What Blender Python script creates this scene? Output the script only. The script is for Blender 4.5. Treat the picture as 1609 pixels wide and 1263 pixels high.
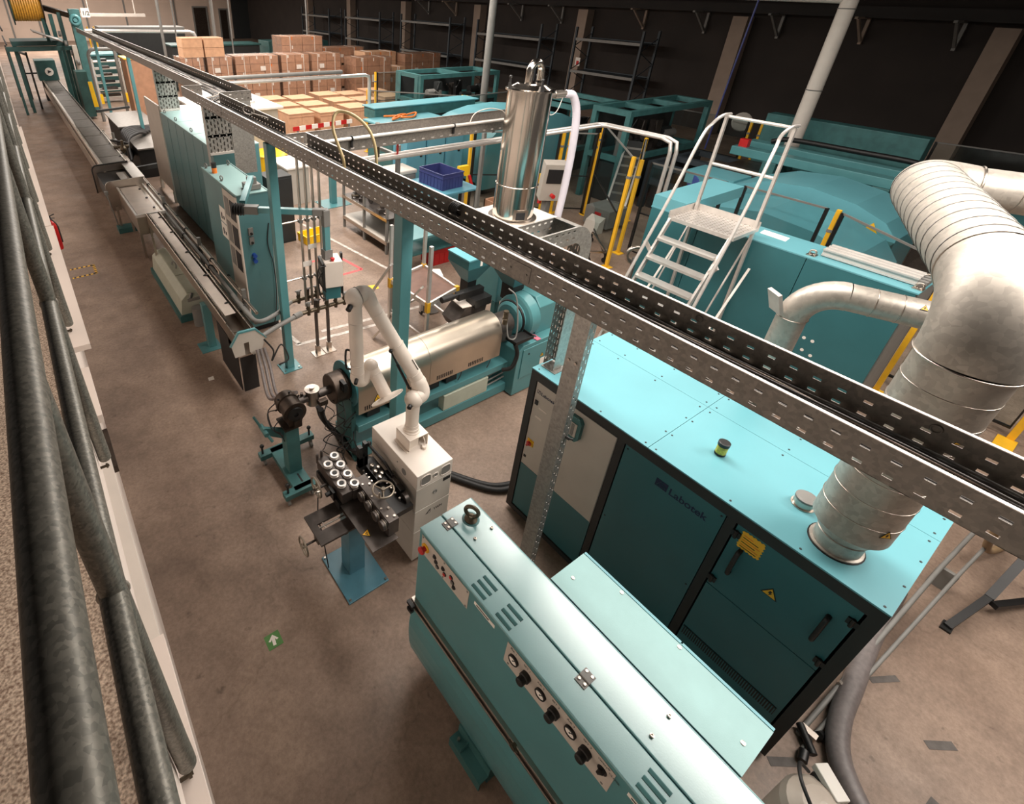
import bpy, bmesh, math, random
from mathutils import Vector, Matrix
random.seed(11)
D = bpy.data
SC = bpy.context.scene
COL = SC.collection
for _o in list(D.objects):
    D.objects.remove(_o)
V = Vector
PI = math.pi

# ------------------------------------------------------------------ camera
cam_d = D.cameras.new('camera')
cam = D.objects.new('camera', cam_d)
COL.objects.link(cam)
_r = V((0.8287016, -0.5591034, 0.0256334))
_d = V((-0.2676003, -0.4360296, -0.8592254))
_f = V((0.4915727, 0.7051820, -0.5109546))
_m = Matrix(((_r.x, -_d.x, -_f.x, 0), (_r.y, -_d.y, -_f.y, 0), (_r.z, -_d.z, -_f.z, 5.0), (0, 0, 0, 1)))
cam.matrix_world = _m
cam_d.sensor_fit = 'HORIZONTAL'
cam_d.sensor_width = 36.0
cam_d.lens = 36.0 * 826.02 / 1609.0
cam_d.shift_x = (804.5 - 619.33) / 1609.0
cam_d.shift_y = -(631.5 - 483.62) / 1609.0
cam_d.clip_start = 0.05
cam_d.clip_end = 300
SC.camera = cam

# ------------------------------------------------------------------ light and exposure
SC.view_settings.view_transform = 'Standard'
SC.view_settings.look = 'None'
SC.view_settings.gamma = 1.0
SC.view_settings.use_curve_mapping = False
SC.view_settings.exposure = 0.0
SC.cycles.use_denoising = True
SC.cycles.max_bounces = 6
SC.cycles.diffuse_bounces = 3
SC.cycles.glossy_bounces = 3
SC.cycles.transparent_max_bounces = 12
SC.cycles.sample_clamp_indirect = 4.0
wd = D.worlds.new('hall_air')
SC.world = wd
wd.use_nodes = True
wd.node_tree.nodes['Background'].inputs[0].default_value = (1.0, 0.90, 0.82, 1)
wd.node_tree.nodes['Background'].inputs[1].default_value = 0.10


def area_lamp(name, loc, sx, sy, watts, col, tilt=(0, 0, 0)):
    l = D.lights.new(name, 'AREA')
    l.shape = 'RECTANGLE'
    l.size = sx
    l.size_y = sy
    l.energy = watts
    l.color = col
    o = D.objects.new(name, l)
    o.location = loc
    o.rotation_euler = tilt
    COL.objects.link(o)
    return o


WARM = (1.0, 0.92, 0.84)
PW = 360
for y0, y1 in ((-1.75, 2.42), (2.78, 7.2), (7.7, 12.1), (12.6, 17.0), (17.5, 22.0), (24, 30), (32, 40)):
    area_lamp('ceiling_light_panel', (4.6, (y0 + y1) / 2, 6.0), 1.5, y1 - y0, PW * (y1 - y0) / 4.2, WARM)
for y0, y1 in ((13, 19), (20, 26), (28, 36), (40, 52)):
    area_lamp('ceiling_light_panel', (11.5, (y0 + y1) / 2, 6.6), 1.5, y1 - y0, PW * (y1 - y0) / 4.2 * 1.2, WARM)
area_lamp('ceiling_light_panel', (10.5, 4.0, 6.8), 0.8, 6.0, 260, WARM)
area_lamp('ceiling_light_panel', (7.5, -2.5, 6.4), 1.2, 3.0, 330, WARM)  # added fill lamp, brightens the floor at the right
area_lamp('ceiling_light_panel', (5.0, 58.0, 7.2), 16.0, 1.5, 3200, WARM)  # added fill lamp, brightens the pale back wall

# ------------------------------------------------------------------ materials


def lin(c):
    return tuple((x / 255 / 12.92 if x / 255 <= 0.04045 else ((x / 255 + 0.055) / 1.055) ** 2.4) for x in c)


MATS = {}


def mat(name, c, rough=0.5, metal=0.0, var=0.10, scale=6.0, c2=None, bump=0.0, bscale=None, coat=0.0, detail=4.0):
    m = D.materials.new(name)
    m.use_nodes = True
    nt = m.node_tree
    b = nt.nodes['Principled BSDF']
    b.inputs['Roughness'].default_value = rough
    b.inputs['Metallic'].default_value = metal
    if coat:
        b.inputs['Coat Weight'].default_value = coat
    tc = nt.nodes.new('ShaderNodeTexCoord')
    nz = nt.nodes.new('ShaderNodeTexNoise')
    nz.inputs['Scale'].default_value = scale
    nz.inputs['Detail'].default_value = detail
    nt.links.new(tc.outputs['Object'], nz.inputs['Vector'])
    rp = nt.nodes.new('ShaderNodeValToRGB')
    l = lin(c)
    l2 = lin(c2) if c2 else tuple(min(1, x * (1 + var)) for x in l)
    l1 = l if c2 else tuple(x * (1 - var) for x in l)
    rp.color_ramp.elements[0].position = 0.32
    rp.color_ramp.elements[1].position = 0.68
    rp.color_ramp.elements[0].color = (*l1, 1)
    rp.color_ramp.elements[1].color = (*l2, 1)
    nt.links.new(nz.outputs['Fac'], rp.inputs['Fac'])
    nt.links.new(rp.outputs['Color'], b.inputs['Base Color'])
    if bump:
        n2 = nt.nodes.new('ShaderNodeTexNoise')
        n2.inputs['Scale'].default_value = bscale or scale * 6
        n2.inputs['Detail'].default_value = 3
        nt.links.new(tc.outputs['Object'], n2.inputs['Vector'])
        bp = nt.nodes.new('ShaderNodeBump')
        bp.inputs['Strength'].default_value = bump
        bp.inputs['Distance'].default_value = 0.01
        nt.links.new(n2.outputs['Fac'], bp.inputs['Height'])
        nt.links.new(bp.outputs['Normal'], b.inputs['Normal'])
    MATS[name] = m
    return m


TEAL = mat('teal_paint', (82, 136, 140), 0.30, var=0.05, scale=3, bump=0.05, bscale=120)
LIDT = mat('glossy_lid_lit_teal', (112, 160, 162), 0.30, var=0.05, scale=3, bump=0.04, bscale=120, coat=1.0)  # glossy teal, its colour lightened to carry the lamp reflection on the lid
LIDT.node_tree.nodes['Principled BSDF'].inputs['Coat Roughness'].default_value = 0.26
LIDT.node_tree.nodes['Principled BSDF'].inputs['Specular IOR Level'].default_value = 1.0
LIDM = mat('matt_lid_lit_teal', (134, 176, 176), 0.44, var=0.06, scale=5, bump=0.05, bscale=150)  # teal paled to stand for light reflected off the rear box lid
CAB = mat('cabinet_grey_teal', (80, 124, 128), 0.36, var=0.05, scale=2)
CABT = mat('cabinet_roof_reflection_tone', (136, 168, 166), 0.55, var=0.04, scale=2)  # cabinet teal greyed and paled: roof reflections put into the colour
STANDB = mat('stand_blue_paint', (72, 118, 134), 0.38, var=0.12, scale=6)
SATIN = mat('satin_stainless', (204, 192, 176), 0.32, 0.95, var=0.06, scale=3)
SHEEN = mat('stainless_reflection_tone', (222, 208, 196), 0.36, 0.35, var=0.08, scale=4)  # reflected light on the stainless covers is put into this pale colour
PROFM = mat('silver_profile', (206, 202, 197), 0.36, 0.35, var=0.05)
WHEELM = mat('worn_steel_wheel', (146, 136, 122), 0.36, 0.7, var=0.15, scale=14)
TEALX = mat('dark_green_machine_paint', (44, 82, 80), 0.5, var=0.2, scale=3)
TEALD = mat('teal_shade_tone', (50, 104, 110), 0.42, var=0.05, scale=3)  # darker copy of the teal: shade on the fronts put into the colour
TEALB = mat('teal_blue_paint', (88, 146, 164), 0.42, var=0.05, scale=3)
TEALT = mat('teal_lit_tone', (98, 160, 170), 0.42, var=0.04, scale=2)  # paler copy of the teal: light on the tops put into the colour
TEALO = mat('old_teal_paint', (58, 104, 104), 0.5, var=0.18, scale=5)
CHAR = mat('charcoal_frame', (38, 40, 40), 0.55, var=0.1)
BLACK = mat('black_plastic', (22, 21, 21), 0.45, var=0.15)
RUBBER = mat('black_rubber', (30, 28, 28), 0.6, var=0.2, scale=20)
DKMET = mat('dark_machined_steel', (84, 77, 73), 0.42, 0.6, var=0.25, scale=9)
WHITE = mat('white_paint', (214, 204, 194), 0.45, var=0.04, scale=4)
CREAM = mat('cream_arm_paint', (226, 214, 202), 0.42, var=0.06, scale=5)
LGREY = mat('light_grey_paint', (186, 178, 168), 0.5, var=0.05, scale=4)
GREY = mat('mid_grey_paint', (120, 118, 114), 0.5, var=0.08)
OLIVE = mat('pale_green_grey_paint', (176, 180, 164), 0.5, var=0.05)
STEEL = mat('polished_steel', (205, 196, 186), 0.16, 1.0, var=0.05, scale=2)
BRUSH = mat('brushed_steel', (190, 180, 170), 0.30, 1.0, var=0.10, scale=3)
ALU = mat('aluminium', (216, 210, 204), 0.34, 0.6, var=0.06, scale=12)
BRONZE = mat('brown_burnt_steel', (70, 60, 53), 0.42, 0.75, var=0.3, scale=14)
WIREM = mat('grey_cable_jacket', (78, 74, 72), 0.5, var=0.2)
WIREL = mat('pale_cable_jacket', (176, 160, 146), 0.5, var=0.2)
RED = mat('red_paint', (190, 34, 34), 0.4, var=0.08)
YELLOW = mat('yellow_paint', (240, 184, 44), 0.45, var=0.06)
YELP = mat('yellow_plastic', (250, 200, 30), 0.4, var=0.05)
ORANGE = mat('orange_plastic', (226, 120, 40), 0.4, var=0.1)
BLUE = mat('navy_plastic', (52, 58, 108), 0.45, var=0.08)
CARD = mat('cardboard', (202, 158, 124), 0.8, var=0.10, scale=5)
CARD2 = mat('brown_cardboard', (176, 132, 104), 0.8, var=0.12, scale=4)
WOOD = mat('pallet_wood', (140, 104, 76), 0.8, var=0.25, scale=9)
PAPER = mat('white_paper', (236, 230, 222), 0.8, var=0.03)
INK = mat('black_ink', (26, 26, 28), 0.6, var=0.05)
NAVYINK = mat('navy_ink', (22, 34, 66), 0.6, var=0.05)
BROWNPLY = mat('brown_plywood', (122, 92, 80), 0.6, var=0.12, scale=7)
GREEN = mat('green_sign', (84, 132, 70), 0.6, var=0.1, scale=20)
PINKTAPE = mat('red_floor_tape', (214, 92, 92), 0.7, var=0.12, scale=20)
WHTAPE = mat('white_floor_tape', (170, 158, 148), 0.8, var=0.1, scale=9, c2=(222, 214, 206))
GREYTAPE = mat('grey_floor_tape', (84, 78, 74), 0.7, var=0.2, scale=15)
HOSEW = mat('milky_hose', (206, 200, 208), 0.35, var=0.05)
HOSEG = mat('grey_duct_hose', (112, 104, 102), 0.45, var=0.15, scale=30)
BRASS = mat('aged_brass', (96, 86, 72), 0.42, 0.75, var=0.3, scale=20)
REELY = mat('yellow_reel_cable', (208, 150, 52), 0.5, var=0.2, scale=12)
DARKRACK = mat('dark_rack_steel', (52, 60, 66), 0.6, var=0.15)
GALVD = mat('dull_galvanised_sheet', (120, 114, 108), 0.48, 0.55, var=0.14, scale=9)


def galv_mat(name, c1, c2, rough, metal, vs):
    m = D.materials.new(name)
    m.use_nodes = True
    nt = m.node_tree
    b = nt.nodes['Principled BSDF']
    b.inputs['Metallic'].default_value = metal
    tc = nt.nodes.new('ShaderNodeTexCoord')
    vo = nt.nodes.new('ShaderNodeTexVoronoi')
    vo.inputs['Scale'].default_value = vs
    nz = nt.nodes.new('ShaderNodeTexNoise')
    nz.inputs['Scale'].default_value = vs * 0.4
    nz.inputs['Detail'].default_value = 6
    nt.links.new(tc.outputs['Object'], vo.inputs['Vector'])
    nt.links.new(tc.outputs['Object'], nz.inputs['Vector'])
    mx = nt.nodes.new('ShaderNodeMix')
    mx.inputs['Factor'].default_value = 0.55
    nt.links.new(vo.outputs['Color'], mx.inputs['A'])
    sep = nt.nodes.new('ShaderNodeSeparateColor')
    nt.links.new(vo.outputs['Color'], sep.inputs['Color'])
    nt.links.new(sep.outputs['Red'], mx.inputs['A'])
    nt.links.new(nz.outputs['Fac'], mx.inputs['B'])
    rp = nt.nodes.new('ShaderNodeValToRGB')
    rp.color_ramp.elements[0].position = 0.25
    rp.color_ramp.elements[1].position = 0.8
    rp.color_ramp.elements[0].color = (*lin(c1), 1)
    rp.color_ramp.elements[1].color = (*lin(c2), 1)
    nt.links.new(mx.outputs['Result'], rp.inputs['Fac'])
    nt.links.new(rp.outputs['Color'], b.inputs['Base Color'])
    b.inputs['Roughness'].default_value = rough
    return m


GALV = galv_mat('galvanised_sheet', (150, 147, 142), (176, 172, 166), 0.36, 0.7, 60)
DUCTM = galv_mat('galvanised_duct', (164, 157, 148), (186, 178, 168), 0.46, 0.55, 34)
TUBEM = galv_mat('galvanised_rail_tube', (98, 96, 89), (138, 134, 124), 0.42, 0.35, 190)
TRAYM = galv_mat('tray_sheet', (116, 110, 104), (138, 131, 123), 0.45, 0.5, 55)


def floor_material():
    m = D.materials.new('worn_concrete')
    m.use_nodes = True
    nt = m.node_tree
    b = nt.nodes['Principled BSDF']
    tc = nt.nodes.new('ShaderNodeTexCoord')

    def noise(s, d, r=0.6):
        n = nt.nodes.new('ShaderNodeTexNoise')
        n.inputs['Scale'].default_value = s
        n.inputs['Detail'].default_value = d
        n.inputs['Roughness'].default_value = r
        nt.links.new(tc.outputs['Object'], n.inputs['Vector'])
        return n

    def ramp(src, p0, p1, c0, c1):
        r = nt.nodes.new('ShaderNodeValToRGB')
        r.color_ramp.elements[0].position = p0
        r.color_ramp.elements[1].position = p1
        r.color_ramp.elements[0].color = (*c0, 1)
        r.color_ramp.elements[1].color = (*c1, 1)
        nt.links.new(src, r.inputs['Fac'])
        return r

    def mul(a, bb, fac=1.0):
        x = nt.nodes.new('ShaderNodeMix')
        x.data_type = 'RGBA'
        x.blend_type = 'MULTIPLY'
        x.inputs[0].default_value = fac
        nt.links.new(a, x.inputs[6])
        nt.links.new(bb, x.inputs[7])
        return x.outputs[2]
    base = ramp(noise(0.9, 8).outputs['Fac'], 0.3, 0.7, lin((140, 119, 105)), lin((176, 153, 136)))
    fine = ramp(noise(26, 6, 0.75).outputs['Fac'], 0.3, 0.68, (0.66, 0.64, 0.62), (1, 1, 1))
    sp = ramp(noise(9, 3).outputs['Fac'], 0.24, 0.34, (0.45, 0.42, 0.4), (1, 1, 1))
    big = ramp(noise(0.35, 3).outputs['Fac'], 0.35, 0.65, (0.84, 0.83, 0.82), (1, 1, 1))
    wv = nt.nodes.new('ShaderNodeTexVoronoi')
    wv.feature = 'DISTANCE_TO_EDGE'
    wv.inputs['Scale'].default_value = 0.42
    dn = noise(1.6, 4)
    ad = nt.nodes.new('ShaderNodeVectorMath')
    ad.operation = 'ADD'
    sc = nt.nodes.new('ShaderNodeVectorMath')
    sc.operation = 'SCALE'
    sc.inputs[3].default_value = 0.8
    nt.links.new(dn.outputs['Color'], sc.inputs[0])
    nt.links.new(tc.outputs['Object'], ad.inputs[0])
    nt.links.new(sc.outputs[0], ad.inputs[1])
    nt.links.new(ad.outputs[0], wv.inputs['Vector'])
    crack = ramp(wv.outputs['Distance'], 0.0, 0.006, (0.72, 0.7, 0.68), (1, 1, 1))
    o = mul(base.outputs[0], fine.outputs[0])
    mid = ramp(noise(3.2, 6, 0.7).outputs['Fac'], 0.3, 0.62, (0.74, 0.72, 0.70), (1.04, 1.03, 1.02))
    o = mul(o, mid.outputs[0])
    o = mul(o, sp.outputs[0], 0.7)
    o = mul(o, big.outputs[0])
    o = mul(o, crack.outputs[0], 0.6)
    nt.links.new(o, b.inputs['Base Color'])
    rr = ramp(noise(2.0, 5).outputs['Fac'], 0.3, 0.7, (0.42, 0.42, 0.42), (0.66, 0.66, 0.66))
    nt.links.new(rr.outputs[0], b.inputs['Roughness'])
    bp = nt.nodes.new('ShaderNodeBump')
    bp.inputs['Strength'].default_value = 0.08
    bp.inputs['Distance'].default_value = 0.01
    nt.links.new(noise(40, 4).outputs['Fac'], bp.inputs['Height'])
    nt.links.new(bp.outputs['Normal'], b.inputs['Normal'])
    return m


FLOORM = floor_material()
GRIT = mat('speckled_grit_sheet', (250, 222, 196), 0.85, var=0.1, scale=130, c2=(150, 120, 100), detail=2)
WALLD = mat('dark_brown_wall', (46, 39, 35), 0.85, var=0.16, scale=0.8, bump=0.1, bscale=9)
WALLB = mat('pale_back_wall', (206, 184, 168), 0.85, var=0.06, scale=0.5)
WALLL = mat('white_board', (226, 212, 202), 0.6, var=0.03, scale=2)
CONC = mat('concrete_column', (150, 132, 118), 0.8, var=0.08, scale=2)
ROOFM = mat('dark_roof_sheet', (40, 36, 34), 0.8, var=0.15, scale=1)


def clear_mat(name, tint, gloss, fac):
    m = D.materials.new(name)
    m.use_nodes = True
    nt = m.node_tree
    for n in list(nt.nodes):
        nt.nodes.remove(n)
    out = nt.nodes.new('ShaderNodeOutputMaterial')
    t = nt.nodes.new('ShaderNodeBsdfTransparent')
    t.inputs['Color'].default_value = (*tint, 1)
    g = nt.nodes.new('ShaderNodeBsdfGlossy')
    g.inputs['Roughness'].default_value = gloss
    mx = nt.nodes.new('ShaderNodeMixShader')
    tc = nt.nodes.new('ShaderNodeTexCoord')
    nz = nt.nodes.new('ShaderNodeTexNoise')
    nz.inputs['Scale'].default_value = 3.5
    nz.inputs['Detail'].default_value = 5
    nz.inputs['Distortion'].default_value = 1.2
    nt.links.new(tc.outputs['Object'], nz.inputs['Vector'])
    mr = nt.nodes.new('ShaderNodeMapRange')
    mr.inputs['From Min'].default_value = 0.4
    mr.inputs['From Max'].default_value = 0.7
    mr.inputs['To Min'].default_value = fac * 0.5
    mr.inputs['To Max'].default_value = fac
    nt.links.new(nz.outputs['Fac'], mr.inputs['Value'])
    nt.links.new(mr.outputs[0], mx.inputs[0])
    nt.links.new(t.outputs[0], mx.inputs[1])
    nt.links.new(g.outputs[0], mx.inputs[2])
    nt.links.new(mx.outputs[0], out.inputs[0])
    return m


PANE = clear_mat('clear_guard_pane', (0.86, 0.9, 0.9), 0.12, 0.07)
WRAP = clear_mat('stretch_film', (0.96, 0.95, 0.94), 0.35, 0.2)

# ------------------------------------------------------------------ mesh helpers


class MB:
    def __init__(s):
        s.v = []
        s.f = []
        s.s = []

    def add(s, vs, fs, sm=False):
        n = len(s.v)
        s.v += [V(x) for x in vs]
        s.f += [tuple(i + n for i in f) for f in fs]
        s.s += [sm] * len(fs)
        return s

    def box(s, a, b):
        x0, y0, z0 = a
        x1, y1, z1 = b
        x0, x1 = min(x0, x1), max(x0, x1)
        y0, y1 = min(y0, y1), max(y0, y1)
        z0, z1 = min(z0, z1), max(z0, z1)
        return s.add([(x0, y0, z0), (x1, y0, z0), (x1, y1, z0), (x0, y1, z0), (x0, y0, z1), (x1, y0, z1), (x1, y1, z1), (x0, y1, z1)],
                     [(3, 2, 1, 0), (4, 5, 6, 7), (0, 1, 5, 4), (1, 2, 6, 5), (2, 3, 7, 6), (3, 0, 4, 7)])

    def obox(s, c, size, rot=(0, 0, 0)):
        m = Matrix.Rotation(rot[2], 3, 'Z') @ Matrix.Rotation(rot[1], 3, 'Y') @ Matrix.Rotation(rot[0], 3, 'X')
        h = V(size) / 2
        t = MB().box(-h, h)
        return s.add([m @ p + V(c) for p in t.v], t.f)

    def bar(s, p, q, w, h, up=(0, 0, 1)):
        p, q = V(p), V(q)
        d = (q - p).normalized()
        u = V(up)
        if abs(d.dot(u)) > 0.98:
            u = V((1, 0, 0))
        a = d.cross(u).normalized() * (w / 2)
        b = a.cross(d).normalized() * (h / 2)
        vs = [p - a - b, p + a - b, p + a + b, p - a + b, q - a - b, q + a - b, q + a + b, q - a + b]
        return s.add(vs, [(0, 1, 2, 3), (7, 6, 5, 4), (0, 4, 5, 1), (1, 5, 6, 2), (2, 6, 7, 3), (3, 7, 4, 0)])

    def cyl(s, p, q, r, r2=None, n=16, cap=True):
        p, q = V(p), V(q)
        r2 = r if r2 is None else r2
        d = (q - p).normalized()
        u = V((0, 0, 1)) if abs(d.z) < 0.9 else V((1, 0, 0))
        a = d.cross(u).normalized()
        b = d.cross(a)
        A, B = [], []
        for i in range(n):
            t = 2 * PI * i / n
            e = a * math.cos(t) + b * math.sin(t)
            A.append(p + e * r)
            B.append(q + e * r2)
        s.add(A + B, [(i, (i + 1) % n, n + (i + 1) % n, n + i) for i in range(n)], True)
        if cap:
            if r > 1e-6:
                s.add(A, [tuple(reversed(range(n)))])
            if r2 > 1e-6:
                s.add(B, [tuple(range(n))])
        return s

    def pipe(s, p, q, r, r_in, n=20):
        """open pipe with wall thickness"""
        p, q = V(p), V(q)
        d = (q - p).normalized()
        return s.lathe([(r_in, 0), (r, 0), (r, (q - p).length), (r_in, (q - p).length), (r_in, 0)], p, d, n, False)

    def tube(s, pts, r, n=8, closed=False, cap=True):
        P = [V(x) for x in pts]
        k = len(P)
        rr = r if isinstance(r, (list, tuple)) else [r] * k
        T = []
        for i in range(k):
            if closed:
                t = P[(i + 1) % k] - P[i - 1]
            else:
                t = P[min(i + 1, k - 1)] - P[max(i - 1, 0)]
            T.append(t.normalized())
        u = V((0, 0, 1)) if abs(T[0].z) < 0.9 else V((1, 0, 0))
        a = T[0].cross(u).normalized()
        R = []
        for i in range(k):
            a = (a - T[i] * a.dot(T[i])).normalized()
            b = T[i].cross(a)
            R.append([P[i] + (a * math.cos(2 * PI * j / n) + b * math.sin(2 * PI * j / n)) * rr[i] for j in range(n)])
        vs = [x for g in R for x in g]
        fs = []
        for i in range(k if closed else k - 1):
            i2 = (i + 1) % k
            for j in range(n):
                fs.append((i * n + j, i * n + (j + 1) % n, i2 * n + (j + 1) % n, i2 * n + j))
        s.add(vs, fs, True)
        if cap and not closed:
            s.add(R[0], [tuple(reversed(range(n)))])
            s.add(R[-1], [tuple(range(n))])
        return s

    def lathe(s, prof, o, axis=(0, 0, 1), n=24, caps=True, smooth=True):
        o = V(o)
        d = V(axis).normalized()
        u = V((0, 0, 1)) if abs(d.z) < 0.9 else V((1, 0, 0))
        a = d.cross(u).normalized()
        b = d.cross(a)
        for i in range(len(prof) - 1):
            (r0, h0), (r1, h1) = prof[i], prof[i + 1]
            A = [o + d * h0 + (a * math.cos(2 * PI * j / n) + b * math.sin(2 * PI * j / n)) * r0 for j in range(n)]
            B = [o + d * h1 + (a * math.cos(2 * PI * j / n) + b * math.sin(2 * PI * j / n)) * r1 for j in range(n)]
            s.add(A + B, [(j, (j + 1) % n, n + (j + 1) % n, n + j) for j in range(n)], smooth)
        if caps:
            for (r, h), rev in ((prof[0], True), (prof[-1], False)):
                if r > 1e-5:
                    A = [o + d * h + (a * math.cos(2 * PI * j / n) + b * math.sin(2 * PI * j / n)) * r for j in range(n)]
                    s.add(A, [tuple(reversed(range(n))) if rev else tuple(range(n))])
        return s

    def sphere(s, c, r, n=12, sz=1.0):
        c = V(c)
        m = n // 2
        vs = [c + V((0, 0, r * sz))]
        for i in range(1, m):
            t = PI * i / m
            for j in range(n):
                p = 2 * PI * j / n
                vs.append(c + V((r * math.sin(t) * math.cos(p), r * math.sin(t) * math.sin(p), r * sz * math.cos(t))))
        vs.append(c - V((0, 0, r * sz)))
        fs = [(0, 1 + j, 1 + (j + 1) % n) for j in range(n)]
        for i in range(m - 2):
            for j in range(n):
                fs.append((1 + i * n + j, 1 + (i + 1) * n + j, 1 + (i + 1) * n + (j + 1) % n, 1 + i * n + (j + 1) % n))
        e = len(vs) - 1
        fs += [(e, 1 + (m - 2) * n + (j + 1) % n, 1 + (m - 2) * n + j) for j in range(n)]
        return s.add(vs, fs, True)

    def prism(s, poly, axis, a, b):
        """poly in the plane normal to axis: x->(y,z), y->(x,z), z->(x,y)"""
        def P(p, h):
            return {'x': (h, p[0], p[1]), 'y': (p[0], h, p[1]), 'z': (p[0], p[1], h)}[axis]
        n = len(poly)
        vs = [P(p, a) for p in poly] + [P(p, b) for p in poly]
        fs = [tuple(range(n)), tuple(reversed(range(n, 2 * n)))]
        fs += [(i, n + i, n + (i + 1) % n, (i + 1) % n) for i in range(n)]
        return s.add(vs, fs)

    def frame_prism(s, poly, o, X, Y, th):
        """flat plate: 2D poly in the X,Y frame at o, thickness th along X x Y"""
        o, X, Y = V(o), V(X).normalized(), V(Y).normalized()
        Z = X.cross(Y) * th
        n = len(poly)
        vs = [o + X * p[0] + Y * p[1] for p in poly]
        vs = vs + [p + Z for p in vs]
        fs = [tuple(reversed(range(n))), tuple(range(n, 2 * n))]
        fs += [(i, (i + 1) % n, n + (i + 1) % n, n + i) for i in range(n)]
        return s.add(vs, fs)

    def torus(s, c, axis, R, r, n=24, k=8):
        d = V(axis).normalized()
        u = V((0, 0, 1)) if abs(d.z) < 0.9 else V((1, 0, 0))
        a = d.cross(u).normalized()
        b = d.cross(a)
        return s.tube([V(c) + (a * math.cos(2 * PI * i / n) + b * math.sin(2 * PI * i / n)) * R for i in range(n)], r, k, True)

    def shift(s, d):
        d = V(d)
        s.v = [p + d for p in s.v]
        return s


def arc(c, a, b, r, t0, t1, n=8):
    """points on an arc: centre c, frame vectors a,b"""
    c, a, b = V(c), V(a), V(b)
    return [c + (a * math.cos(t0 + (t1 - t0) * i / n) + b * math.sin(t0 + (t1 - t0) * i / n)) * r for i in range(n + 1)]


def bez(pts, n=8):
    """Catmull-Rom through the points"""
    P = [V(p) for p in pts]
    P = [P[0] * 2 - P[1]] + P + [P[-1] * 2 - P[-2]]
    out = []
    for i in range(1, len(P) - 2):
        for k in range(n):
            t = k / n
            a, b, c, d = P[i - 1], P[i], P[i + 1], P[i + 2]
            out.append(0.5 * (2 * b + (c - a) * t + (2 * a - 5 * b + 4 * c - d) * t * t + (3 * b - a - 3 * c + d) * t ** 3))
    out.append(P[-2])
    return out


ORG = {}


def props(o, label=None, cat=None, group=None, kind=None):
    if label:
        o['label'] = label
    if cat:
        o['category'] = cat
    if group:
        o['group'] = group
    if kind:
        o['kind'] = kind
    return o


def thing(name, label, cat, loc=(0, 0, 0), group=None):
    o = D.objects.new(name, None)
    o.empty_display_size = 0.1
    COL.objects.link(o)
    o.location = loc
    ORG[o.name] = V(loc)
    return props(o, label, cat, group)


def mesh_of(name, mb, m):
    me = D.meshes.new(name)
    me.from_pydata([tuple(p) for p in mb.v], [], mb.f)
    me.polygons.foreach_set('use_smooth', mb.s)
    me.materials.append(m)
    bm = bmesh.new()
    bm.from_mesh(me)
    bmesh.ops.recalc_face_normals(bm, faces=bm.faces)
    bm.to_mesh(me)
    bm.free()
    return me


def obj(name, mb, m, parent=None, label=None, cat=None, group=None, kind=None, bevel=0):
    if parent is not None:
        org = ORG[parent.name]
    else:
        xs = [p.x for p in mb.v]
        ys = [p.y for p in mb.v]
        zs = [p.z for p in mb.v]
        org = V(((min(xs) + max(xs)) / 2, (min(ys) + max(ys)) / 2, min(zs)))
    mb.v = [p - org for p in mb.v]
    o = D.objects.new(name, mesh_of(name, mb, m))
    COL.objects.link(o)
    if parent is not None:
        o.parent = parent
    else:
        o.location = org
    ORG[o.name] = org
    if bevel:
        b = o.modifiers.new('bevel', 'BEVEL')
        b.width = bevel
        b.segments = 2
        b.limit_method = 'ANGLE'
        b.harden_normals = False
    return props(o, label, cat, group, kind)


def piece(src, name, parent, loc, rot=None):
    """a further piece sharing the mesh of src (built around its own origin)"""
    o = D.objects.new(name, src.data if hasattr(src, 'data') else src)
    COL.objects.link(o)
    o.parent = parent
    o.location = V(loc) - ORG[parent.name]
    if rot:
        o.rotation_euler = rot
    ORG[o.name] = V(loc)
    return o


def S(name, mb, m, parent=None, bevel=0):
    return obj(name, mb, m, parent, kind='structure' if parent is None else None, bevel=bevel)


def dup(root, loc=None, rotz=None, label=None, group=None, shift=None):
    r = root.copy()
    COL.objects.link(r)
    if loc is not None:
        r.location = loc
    if shift is not None:
        r.location = root.location + V(shift)
    if rotz is not None:
        r.rotation_euler = (0, 0, rotz)
    if label:
        r['label'] = label
    if group:
        r['group'] = group
    ORG[r.name] = V(r.location)
    for ch in list(root.children):
        c = ch.copy()
        COL.objects.link(c)
        c.parent = r
        for g in list(ch.children):
            d = g.copy()
            COL.objects.link(d)
            d.parent = c
    return r


def text(parent, name, body, pos, X, Y, size, m, th=0.001, label=None):
    cu = D.curves.new('lettering', 'FONT')
    cu.body = body
    cu.size = size
    cu.offset = size * .02
    t = D.objects.new('lettering_tmp', cu)
    COL.objects.link(t)
    dg = bpy.context.evaluated_depsgraph_get()
    dg.update()
    me = D.meshes.new_from_object(t.evaluated_get(dg))
    X, Y, pos = V(X).normalized(), V(Y).normalized(), V(pos)
    Z = X.cross(Y)
    mb = MB()
    mb.add([pos + X * v.co.x + Y * v.co.y + Z * (th + v.co.z) for v in me.vertices], [tuple(p.vertices) for p in me.polygons])
    D.objects.remove(t)
    D.curves.remove(cu)
    D.meshes.remove(me)
    return obj(name, mb, m, parent, label)


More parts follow.
